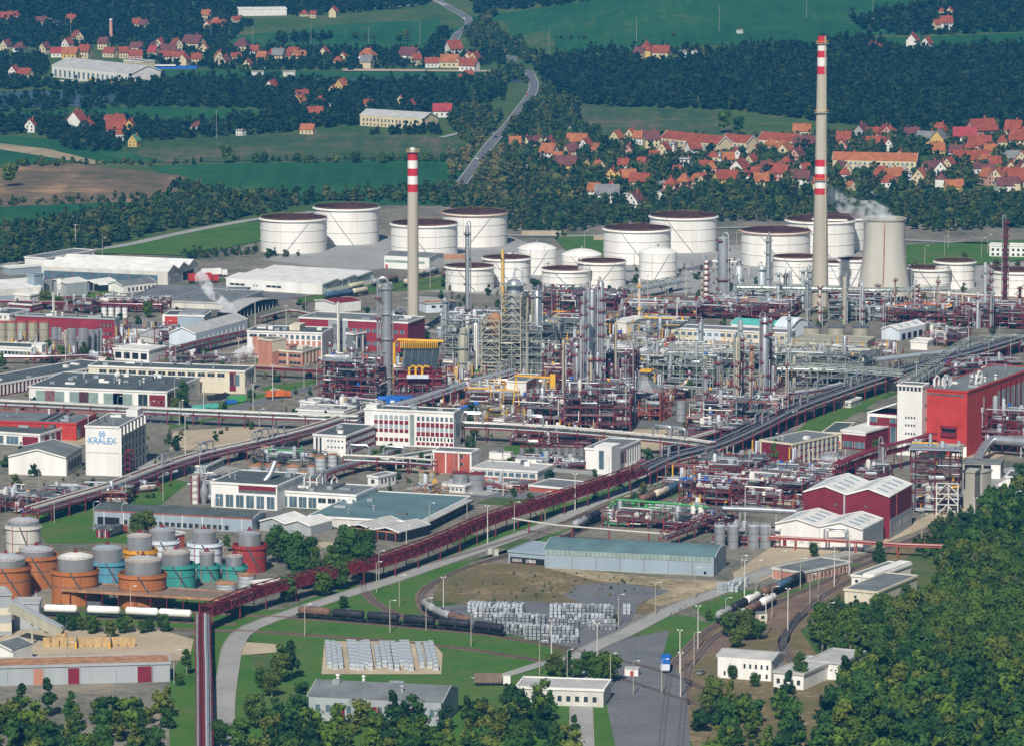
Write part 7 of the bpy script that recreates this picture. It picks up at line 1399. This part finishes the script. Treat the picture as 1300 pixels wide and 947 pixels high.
for k, (x, y, m_) in enumerate([(72,788,'tank_white'),(125,790,'tank_white'),(172,792,'tank_white'),(214,794,'tank_white')]): place_wagon('k', (x, y), m_, f'white gas tank wagon by the board fence, {nth(k+1)} from the left')
for k, (x, y, m_, tr) in enumerate([(933,789,'wagon_grey','e'),(948,778,'wagon_black','e'),(964,770,'tank_white','e'),(984,759,'wagon_rust','e'),(1000,751,'wagon_blue','e'),(1016,744,'wagon_black','e'),(949,792,'tank_white','f'),(966,782,'wagon_rust','f'),(982,772,'tank_white','f')]):
    place_wagon(tr, (x, y), m_, ['grey round-ended wagon at the front of the left yard train','black wagon behind the grey one in the yard','white wagon in the left yard train','rusty wagon in the left yard train','dark blue wagon in the left yard train','black wagon at the far end of the left yard train','white wagon with orange line at the front of the right yard train','rusty wagon in the middle of the right yard train','white wagon at the far end of the right yard train'][k])
for k, (x, y, m_) in enumerate([(735,672,'wagon_grey'),(752,664,'wagon_black'),(822,640,'wagon_rust'),(836,633,'wagon_cream'),(850,628,'wagon_blue')]): place_wagon('w', (x, y), m_, ['grey wagon with orange end near the pump station','black wagon behind the grey one near the pump station','brown wagon beside the main road','cream wagon between the brown and blue ones','dark blue wagon beside the maroon pipe unit'][k])
for k, (x, y, m_, tr) in enumerate([(418,380,'wagon_blue','m'),(428,378,'wagon_blue','m'),(443,375,'wagon_cream','m'),(460,370,'wagon_cream','n'),(470,369,'wagon_cream','m'),(484,364,'wagon_grey','n'),(497,361,'wagon_rust','n'),(508,363,'wagon_cream','m'),(535,354,'wagon_cream','n'),(545,350,'wagon_grey','n'),(553,352,'wagon_rust','m')]):
    place_wagon(tr, (x, y), m_, f'distant tank wagon on the sidings left of the white tanks, {nth(k+1)} from the left')
# ---------------------------------------------------------------- LAMP POSTS, PYLONS
def lamp(kind):
    if kind == 0:
        t = thing('lamp_post', 'x', 'lamp post', (0, 0, 0)); nb('concrete').cyl(0, 0, -.3, 11, .2, .13, 8).build('pole', t); nb('galv').tube([(0, 0, 11), (.4, 0, 11.5), (1.5, 0, 11.7)], .07, 5).build('arm', t); nb('white').box(1.4, -.18, 11.55, 2.4, .18, 11.8).build('lamp_head', t)
    elif kind == 1:
        t = thing('mast', 'x', 'mast', (0, 0, 0)); nb('offwhite').cyl(0, 0, -.3, 15, .22, .14, 8).build('pole', t); nb('steel_dark').bar((-.8, 0, 14.8), (.8, 0, 14.8), .15).build('crossbar', t)
        for x in (-.7, .7): nb('white').box(x-.2, -.3, 14.8, x+.2, .2, 15.2).build('floodlight', t)
    else:
        t = thing('power_pole', 'x', 'power pole', (0, 0, 0)); nb('concrete').cyl(0, 0, -.3, 22, .17, .12, 6).build('pole', t); nb('steel_dark').bar((-2, 0, 20.5), (2, 0, 20.5), .3).build('crossarm', t)
    return t
LP = [lamp(0), lamp(1), lamp(2)]
LM = [(0,387,808,'beside the front black wagon'),(0,495,803,'beside the third black wagon'),(0,541,800,'beside the fifth black wagon'),(0,598,820,'below the last black wagon'),(0,478,752,'in the grass by the curved track'),(0,507,770,'between the two curved tracks'),(1,516,717,'rising over the maroon bridge'),(0,481,738,'behind the maroon bridge'),(1,563,785,'behind the silvery wagons'),(0,545,675,'over the brown canopy'),
 (0,593,662,'over the flat warehouse canopy'),(1,619,690,'in front of the maroon bridge, right part'),(0,653,674,'at the corner of the main road'),(0,692,660,'right of the main road'),(1,730,648,'between road and maroon bridge'),(1,773,627,'at the end of the maroon bridge'),(0,800,622,'beyond the end of the maroon bridge'),(0,785,795,'by the stacked crates'),(0,832,780,'in the waste ground'),(0,882,760,'by the grass verge'),
 (1,886,823,'tall one left of the yard tracks'),(0,921,800,'left of the yard trains'),(0,941,744,'behind the silvery crates'),(1,945,762,'by the road to the yard'),(0,960,750,'left of the brick shed'),(1,972,808,'right of the yard trains'),(0,991,738,'before the brick shed corner'),(0,980,785,'beside the right yard train'),(0,1016,748,'behind the left yard train'),(0,1028,768,'right of the yard trains'),(0,1039,762,'near the brick shed'),(1,1059,744,'thick one between the tracks'),
 (1,1078,730,'thick one left of the white flat house'),(1,1000,800,'twin-headed one in the yard'),(0,1051,806,'at the wood edge'),(0,1072,814,'above the long low villa'),(0,1170,690,'beside the lower white hall end'),(1,1237,680,'rising from the wood edge'),(0,1289,660,'in the shrubs at the right edge'),(1,863,855,'left of the level crossing'),(1,864,885,'below the level crossing'),(0,881,845,'right of the level crossing'),
 (0,119,673,'left of the gatehouse'),(0,155,676,'right of the gatehouse'),(0,273,668,'in front of the grey warehouse'),(0,69,664,'before the left pipe rack'),(0,160,640,'beside the left pipe rack'),(0,207,636,'at the road by the lettered block'),(0,166,784,'by the rail store'),(0,85,858,'before the grey store'),(0,221,868,'right of the grey store'),(0,228,540,'by the workshop hall corner'),(0,386,494,'beside the plant road'),(0,402,492,'beside the salmon wing'),
 (0,388,402,'beside the sidings, left'),(0,546,367,'beside the sidings, right'),(0,435,378,'behind the sidings'),(0,130,328,'on the meadow by the perimeter road'),(1,96,318,'behind the white office store'),(0,1174,338,'by the right meadow'),(0,1199,326,'right of the cooling tower'),(0,1204,316,'on the perimeter road'),(0,1246,328,'before the far white office'),(0,1254,324,'left of the far white office'),(0,935,318,'behind the mid-farm tanks'),(0,742,318,'beside the low domed tank'),
 (0,873,372,'by the plant road behind the slanting truss'),(1,1163,500,'in front of the tall stair tower'),(0,1224,460,'by the right plant road'),(0,1255,462,'by the right plant road, further right'),(0,1283,455,'at the right edge road'),(0,720,868,'beside the conifers'),(0,685,856,'by the service road'),(0,775,872,'by the white hut'),(1,758,846,'thick one by the crates'),(1,700,842,'thin one below the crates'),(0,804,882,'by the parking yard'),(0,840,880,'by the blue kiosk'),
 (2,697,70,'on the upper right field, left'),(2,808,52,'on the upper right field, middle'),(2,913,40,'on the upper right field, right'),(2,1024,24,'at the top by the striped chimney'),(2,1108,18,'at the top right of the striped chimney'),(2,468,66,'on the far green field, middle'),(2,533,58,'on the far green field, right'),(2,321,64,'on the far green field, left'),(2,275,178,'on the left pale field'),(2,90,50,'above the riverside village, left'),(2,268,46,'above the riverside village, right'),(2,395,60,'behind the riverside village')]
LAMPD = {0: 'slim grey lamp post', 1: 'tall pale floodlight mast', 2: 'tall pale power pole'}
for k, x, y, lb in LM: dup(LP[k], G(x, y), random.uniform(-.5, .5), f'{LAMPD[k]} {lb}', ['lamp posts','floodlight masts','power poles'][k])
lr = random.Random(77); nl = 0
for q in [[(0,470),(300,400),(480,420),(470,540),(330,600),(0,640)],[(500,540),(800,560),(900,600),(620,650),(480,610)],[(560,340),(1300,340),(1300,440),(700,440),(560,420)],[(1100,470),(1300,440),(1300,470)],[(860,640),(1100,600),(1100,640),(900,680)]]:
    for x, y in scatter(q, 48, 7):
        if free(x, y, 2): dup(LP[lr.choice([0, 0, 1])], (x, y, 0), lr.uniform(-1, 1), 'pale lamp post standing among the plant buildings and pipe racks', 'lamp posts inside the plant', (1, 1, lr.uniform(.8, 1.2))); nl += 1
print('lamps', nl)
for t in LP:
    for c in list(t.children_recursive): bpy.data.objects.remove(c)
    bpy.data.objects.remove(t)
# ---------------------------------------------------------------- STACKED METAL CRATES
me_c = []
for m_, h in (('galv', 1.15), ('silver', 1.15), ('sheet_grey', 1.15)):
    mb = nb(m_); mb.box(-.55, -.55, .12, .55, .55, h); mb.use('steel_dark')
    for x in (-.55, -.2, .2, .55): mb.bar((x, -.58, 0), (x, -.58, h), .07); mb.bar((.58, x, 0), (.58, x, h), .07)
    for z in (.14, .6, h): mb.bar((-.58, -.58, z), (.58, -.58, z), .06); mb.bar((.58, -.58, z), (.58, .58, z), .06)
    o = mb.build('metal_crate'); me_c.append(o.data); bpy.data.objects.remove(o)
A0 = G(640, 790); ux = Vector((cos(RD(-24)), sin(RD(-24)), 0)); uy = Vector((-ux.y, ux.x, 0)); CR = []
cr = random.Random(3)
for (x0, y0, x1, y1, hh) in [(596,777,670,780,3),(604,784,660,786,3),(618,792,690,795,3),(634,796,700,799,4),(645,805,700,808,3),(668,812,740,814,4),(690,816,742,818,2),(700,784,785,786,4),(720,792,775,794,3),(748,800,785,800,3),(704,798,740,801,3),(935,752,950,744,3),(917,753,935,750,3),(793,780,808,780,3)]:
    a, b = G(x0, y0), G(x1, y1); L = (b-a).length; d = (b-a)/L; l = Vector((-d.y, d.x, 0)); n = int(L/1.45)
    for i in range(n):
        for j in range(3 if L > 12 else 2):
            if cr.random() < .12: continue
            p = a+d*(i*1.45)+l*(j*1.5); k = hh-(cr.random() < .3)
            for q in range(k): CR.append((p.x+cr.uniform(-.06, .06), p.y+cr.uniform(-.06, .06), .2+q*1.2, atan2(d.y, d.x)+cr.uniform(-.04, .04), j, q))
CR.sort(key=lambda c: (c[4], c[1])); print('crates', len(CR))
for c in CR[:290]:
    o = bpy.data.objects.new('metal_crate', cr.choice(me_c)); COL.objects.link(o); o.location = c[:3]; o.rotation_euler = (0, 0, c[3]); tag(o, 'silvery wire-framed metal crate in the stacks beside the black wagons', 'crate', 'stacked silvery crates')
mb = nb('galv')
for c in CR[290:]:
    ca, sa = cos(c[3]), sin(c[3]); X = [(-.56,-.56),(.56,-.56),(.56,.56),(-.56,.56)]; v = [(c[0]+x*ca-y*sa, c[1]+x*sa+y*ca, c[2]+z) for z in (0.1, 1.15) for x, y in X]
    mb.poly(v, [(0,3,2,1),(4,5,6,7),(0,1,5,4),(1,2,6,5),(2,3,7,6),(3,0,4,7)])
struct(mb.build('metal_crates'), 'stuff')
# long bundles on the sand at the bottom
mb = nb('galv')
for k in range(7):
    for z in (0, 1.1): mb.box(-1, k*2.6-9, z, 1, k*2.6-9+2.3, z+.95)
    mb.use('steel_dark')
    for z in (.95, 2.05): mb.box(-1.03, k*2.6-8.2, z-.9, 1.03, k*2.6-8.05, z+.03)
    mb.use('galv')
o = mb.build('metal_bundle'); bme = o.data; bpy.data.objects.remove(o)
for i, x in enumerate([415,422,429,443,449,455,461,466,477,484,491,499,505,511,517,531,541,548]):
    o = bpy.data.objects.new('metal_bundle', bme); COL.objects.link(o); p = G(x+2, 834+(i % 3)); o.location = (p.x, p.y, .2); o.rotation_euler = (0, 0, RD(3.5)); o.scale = (.85, cr.uniform(1.7, 2.4), cr.uniform(.9, 1.15)); tag(o, f'long silvery bundle of stacked metal on sand, {nth(i+1)} from the left', 'metal bundle', 'silvery bundles on the sand')
# ---------------------------------------------------------------- SMALL THINGS
def carp(m):
    t = thing('parked_car', 'x', 'car', (0, 0, 0)); mb = nb(m); mb.box(-2.1, -.85, .3, 2.1, .85, .95); mb.poly([(-1.5,-.8,.95),(1.2,-.8,.95),(.7,-.68,1.45),(-1.1,-.68,1.45),(-1.5,.8,.95),(1.2,.8,.95),(.7,.68,1.45),(-1.1,.68,1.45)], [(3,2,6,7)]); mb.build('body', t)
    mb = nb('glass_dark'); mb.poly([(-1.5,-.8,.95),(1.2,-.8,.95),(.7,-.68,1.44),(-1.1,-.68,1.44),(-1.5,.8,.95),(1.2,.8,.95),(.7,.68,1.44),(-1.1,.68,1.44)], [(0,1,2,3),(1,5,6,2),(5,4,7,6),(4,0,3,7)]); mb.build('windows', t)
    for x in (-1.3, 1.3):
        for y in (-.8, .8): nb('tyre').tube([(x, y-.12, .32), (x, y+.12, .32)], .33, 10).build('wheel', t)
    return t
CP = {m_: carp(m_) for m_ in ('white', 'blue', 'wagon_black', 'silver', 'red')}
CN = {'white': 'white', 'blue': 'blue', 'wagon_black': 'black', 'silver': 'silver', 'red': 'red'}
for x, y, m_, rz, lb in [(349,497,'white',.3,'on the plant road by the yellow truck'),(238,530,'white',.9,'beside the green skips'),(242,529,'white',.9,'next to the other one by the green skips'),(249,527,'wagon_black',.9,'behind the green skips'),(1246,634,'wagon_black',0,'alone in the right yard'),(898,240,'blue',.6,'at the foot of the village street'),(607,203,'white',1.2,'on the highway in the middle'),(612,197,'silver',1.2,'following on the highway'),(629,176,'wagon_black',1.2,'on the highway above the junction'),(590,24,'white',1.4,'at the far bend of the highway'),
  (640,170,'red',0,'on the side road by the junction'),(669,122,'red',1.5,'on the highway curve'),(245,616,'white',.6,'under the left pipe rack'),(338,88,'white',0,'on the river road'),(280,762,'silver',.5,'behind the maroon bridge'),(905,562,'blue',0,'beside the pipe unit'),(918,567,'silver',0,'parked beside the blue car'),(955,558,'blue',.3,'near the maroon offices'),(150,534,'silver',.8,'left of the green skips'),(120,92,'white',0,'before the river works'),(600,88,'silver',0,'beside the riverside house'),(890,856,'silver',1.2,'near the level crossing')]:
    dup(CP[m_], G(x, y)+Vector((0, 0, .22)), rz, f'{CN[m_]} car {lb}', 'cars')
for t in CP.values():
    for c in list(t.children_recursive): bpy.data.objects.remove(c)
    bpy.data.objects.remove(t)
def skip(x, y, m_, lb, s=1): t = thing('skip', lb, 'skip', G(x, y)+Vector((0, 0, .2)), .35); nb(m_).poly([(-3,-1,.3),(3,-1,.3),(3.4,-1.1,2.2),(-3.4,-1.1,2.2),(-3,1,.3),(3,1,.3),(3.4,1.1,2.2),(-3.4,1.1,2.2)], [(0,1,2,3),(5,4,7,6),(1,5,6,2),(4,0,3,7),(0,4,5,1)]).build('container', t); nb('opening_shade').box(-3.2, -1, 1.8, 3.2, 1, 1.9).build('inside', t); t.scale = (s, s, s)
skip(252, 521, 'turquoise', 'leftmost turquoise skip beside the workshop hall'); skip(268, 519, 'turquoise', 'middle turquoise skip beside the workshop hall'); skip(300, 511, 'green', 'bright green skip at the right end of the row', 1.3); skip(293, 513, 'blue', 'blue skip beside the bright green one', .8)
skip(272, 508, 'wagon_black', 'dark skip behind the turquoise ones'); skip(282, 506, 'wagon_black', 'second dark skip behind the turquoise ones')
def truck(x, y, rz, cab, load, lb, tank=False, s=1):
    t = thing('truck', lb, 'truck', G(x, y)+Vector((0, 0, .22)), rz); nb(cab).box(3.6, -1.2, .6, 6, 1.2, 3).build('cab', t); nb('glass_dark').box(5.6, -1.05, 1.9, 6.06, 1.05, 2.7).build('windscreen', t)
    if tank: nb(load).hdrum((-5, 0, 2.1), (2.8, 0, 2.1), 1.2, 14).build('tank', t)
    else: nb(load).box(-6, -1.25, 1.1, 3.2, 1.25, 3.8).build('load_box', t)
    nb('steel_dark').box(-6, -1, .7, 4, 1, 1.05).build('chassis', t)
    for q in (-5, -3.8, 0, 4.6): nb('tyre').tube([(q, -1.2, .5), (q, 1.2, .5)], .5, 12).build('wheel', t)
    t.scale = (s, s, s)
truck(353, 506, .5, 'orange', 'orange', 'yellow-orange tipper truck on the plant road'); truck(258, 360, .35, 'red', 'red', 'red trailer parked at the triple gable hall', False, 1.4); truck(1274, 621, 1.2, 'offwhite', 'tank_white', 'white tank truck in the right yard', True); truck(625, 870, 0, 'white', 'roof_brown', 'white truck with flat load at the bottom'); truck(148, 679, 1.1, 'orange', 'steel_dark', 'orange truck behind the gatehouse')
truck(272, 352, .3, 'white', 'white', 'white trailer right of the red one', False, 1.2)
# blue kiosk / locomotive at the crossing
t = thing('road_tanker', 'blue tanker lorry with white cab at the bottom by the level crossing', 'truck', G(845, 852)+Vector((0, 0, .22)), 1.5); nb('blue').box(-4, -1.6, 3.2, 6, 1.6, 4.6).build('roof_tank', t); nb('tank_pale').box(-4, -1.5, 1, 1, 1.5, 3.1).build('cabin', t); nb('blue').hdrum((1.6, 0, 2.2), (6, 0, 2.2), 1.3, 12).build('tank', t); nb('steel_dark').box(-4, -1.2, .6, 6, 1.2, 1).build('chassis', t)
for q in (-3, 1.5, 4.5): nb('tyre').tube([(q, -1.3, .5), (q, 1.3, .5)], .5, 12).build('wheel', t)
t = thing('rail_hut', 'little white hut with red door at the bottom', 'hut', G(793, 858), -.2); nb('white').box(0, 0, -.3, 4.6, 3, 2.6).build('wall', t); nb('roof_light').box(-.2, -.2, 2.6, 4.8, 3.2, 2.85).build('roof', t); nb('red').box(1.9, -.06, 0, 3, .02, 1.9).build('door', t); nb('glass_dark').box(4.58, .8, 1, 4.66, 2.2, 2.1).build('window', t)
t = thing('rail_hut', 'yellow-beige hut standing beside the right yard train', 'hut', G(966, 788), .3); nb('cream').box(-1.5, -1.5, -.3, 1.8, 1.5, 3).build('wall', t); nb('roof_grey').box(-1.7, -1.7, 3, 2, 1.7, 3.25).build('roof', t); nb('glass_dark').box(-.5, -1.58, 1.1, .8, -1.48, 2.2).build('window', t)
for i, (x, y) in enumerate([(629,705),(621,703)]): t = thing('relay_cabinet', ['grey relay cabinet beside the main road, right one','grey relay cabinet beside the main road, left one'][i], 'cabinet', G(x, y), .4); nb('concrete').box(-1, -.8, -.2, 1, .8, 2.6).build('housing', t); nb('offwhite').box(-.8, -.86, .2, .8, -.78, 2.3).build('door', t)
for i, (x, y, w_, h) in enumerate([(29,648,3,3),(631,582,3,3),(642,582,3,3),(1183,642,2,2)]): t = thing('white_cabin', ['white cabin near the left pipe racks','white cabin before the row of small tanks, left','white cabin before the row of small tanks, right','white cabin beside the dark red hall'][i], 'cabin', G(x, y), -.4); nb('white').box(-w_, -1.6, -.2, w_, 1.6, h).build('wall', t); nb('roof_light').box(-w_-.1, -1.7, h, w_+.1, 1.7, h+.2).build('roof', t)
# board fence
a, b = G(54, 822), G(172, 821); L = (b-a).length; t = thing('board_fence', 'row of wooden storage bays with dark dividers by the grey store', 'fence', a, atan2((b-a).y, (b-a).x))
for k in range(11): nb('wood').box(k*L/11+.15, 0, 0, (k+1)*L/11-.15, .3, 3.6).build('board_panel', t)
for k in (4, 8): nb('concrete').box(k*L/11-.2, -3, 0, k*L/11+.2, .4, 4.2).build('divider', t); nb('yellow').box(k*L/11-.25, -3.2, 0, k*L/11+.25, -3, 2.5).build('edge_marker', t)
# bridge frame by the river, church steeple, stadium band
t = thing('river_frame', 'white portal frame by the river right of the works', 'frame', G(192, 106)); mb = nb('offwhite'); mb.bar((-5, 0, 0), (-5, 0, 9), 1); mb.bar((5, 0, 0), (5, 0, 9), 1); mb.bar((-5.4, 0, 9), (5.4, 0, 9), 1); mb.build('portal', t)
t = thing('weir_footbridge', 'long low pale weir bridge behind the trees', 'bridge', G(40, 108)); nb('offwhite').box(-30, -1, 3, 80, 1, 3.8).build('deck', t)
for k in range(12): nb('concrete').box(-29+k*9.5, -1.5, 0, -27.5+k*9.5, 1.5, 3).build('pier', t)
t = thing('sports_shelter', 'blue-sided white-roofed sports shelter by the riverside village', 'shelter', G(196, 88)); nb('blue').box(0, 0, 0, 36, 8, 2.2).build('wall', t); nb('white').box(-1, -1, 2.6, 18, 9, 3.2).build('roof', t)
t = thing('white_chimney_stack', 'small pinkish chimney stack above the riverside village', 'chimney', G(141, 49)); nb('wall_pink').cyl(0, 0, 0, 17, 1.8, 1.4, 10).build('shaft', t); nb('white').cyl(0, 0, 17, 18, 1.6, n=10).build('cap', t)
for i, (x, y) in enumerate([(327,99),(367,99)]): t = thing('concrete_sluice', ['pale sluice block in the river, left one','pale sluice block in the river, right one'][i], 'sluice', G(x, y)); nb('offwhite').box(-5, 0, 0, 5, 4, 5).build('block', t); nb('concrete').box(-5.5, -.5, 5, 5.5, 4.5, 5.6).build('deck', t)
for i, (x, y, w_, d_, h) in enumerate([(566,330,22,6,3),(690,300,26,5,3),(775,306,20,5,3)]): t = thing('concrete_barrier', ['rust coloured low wall beside the big white tank','low pale bund wall behind the domed tank','low pale bund wall right of the domed tanks'][i], 'wall', G(x, y)); nb('rust_light' if i == 0 else 'sand').box(-w_/2, 0, -.2, w_/2, .6, h).build('wall_panel', t); nb('concrete').box(-w_/2, -.1, h, w_/2, .7, h+.25).build('coping', t)
def skid(i):
    RR = random.Random(i); t = thing('pump_skid', 'x', 'process equipment', (0, 0, 0)); mb = nb('maroon_frame')
    for x in (-3.5, 3.5):
        for y in (-2, 2): mb.bar((x, y, 0), (x, y, 3+i % 3), .22)
    for z in (1.5, 3): mb.bar((-3.5, -2, z), (3.5, -2, z), .2); mb.bar((3.5, -2, z), (3.5, 2, z), .2)
    mb.build('frame', t)
    nb(['silver', 'white', 'galv', 'steel', 'khaki'][i]).hdrum((-2.5, 0, 2.2), (1.5, 0, 2.2), .9).build('vessel', t, smooth=True)
    nb(['galv', 'silver', 'tank_pale', 'white', 'rust_light'][i]).cyl(2.6, .5, 0, 3.5+RR.random()*3, .8, n=10).build('vessel', t)
    mb = MB()
    for q in range(12):
        mb.use(RR.choice(['silver', 'galv', 'maroon_frame', 'pale_pipe', 'yellow'])); a = Vector((RR.uniform(-4, 4), RR.uniform(-2.5, 2.5), RR.uniform(.4, 3.5))); b = a+Vector(RR.choice([(1,0,0),(0,1,0),(0,0,1),(-1,0,0)]))*RR.uniform(1.5, 5); b.z = max(.2, b.z); mb.tube([a, b], RR.uniform(.1, .28), 5)
    struct(mb.build('pipework', t), 'stuff'); return t
SK = [skid(i) for i in range(5)]; kr = random.Random(8); nsk = 0
for q in [[(560,440),(640,436),(700,440),(790,430),(1130,440),(1150,470),(960,500),(850,520),(800,545),(700,560),(600,545),(520,510),(500,470)],[(840,600),(1060,570),(1100,600),(1010,650),(860,650)],[(20,395),(200,380),(330,400),(320,440),(200,450),(120,462),(20,460)],[(0,600),(110,610),(60,650),(0,650)],[(240,590),(460,575),(540,610),(480,618),(400,600),(260,620)],[(560,600),(740,590),(740,620),(620,650),(560,630)],[(1180,470),(1300,440),(1300,465)],[(870,405),(1300,420),(1300,430),(880,415)]]:
    for x, y in scatter(q, 15, 3+nsk):
        if nsk < 260 and free(x, y, 3) and kr.random() < .75: nsk += 1; dup(SK[nsk % 5], (x, y, .1), RD(-24)+kr.choice([0, pi/2]), 'small steel skid with vessels and pipes standing among the pipe racks', 'small process skids among the pipe racks', (kr.uniform(.8, 1.3),)*3)
print('skids', nsk)
for t in SK:
    for c in list(t.children_recursive): bpy.data.objects.remove(c)
    bpy.data.objects.remove(t)
# ---------------------------------------------------------------- HAZE
hm = bpy.data.materials.new('haze'); hm.use_nodes = True; ht = hm.node_tree; ht.nodes.remove(ht.nodes['Principled BSDF'])
hv = ht.nodes.new('ShaderNodeVolumePrincipled'); hv.inputs['Color'].default_value = (.045, .33, .78, 1); hv.inputs['Density'].default_value = 6.2e-5; hv.inputs['Anisotropy'].default_value = 0.0
ht.links.new(hv.outputs[0], ht.nodes['Material Output'].inputs['Volume'])
zmax = max(345, terr(0, 7400)+30)
mb = MB(); mb.mats = [hm]; mb.cur = 0; mb.box(-1900, -60, -6, 1900, 7600, zmax); struct(mb.build('haze'), 'stuff')
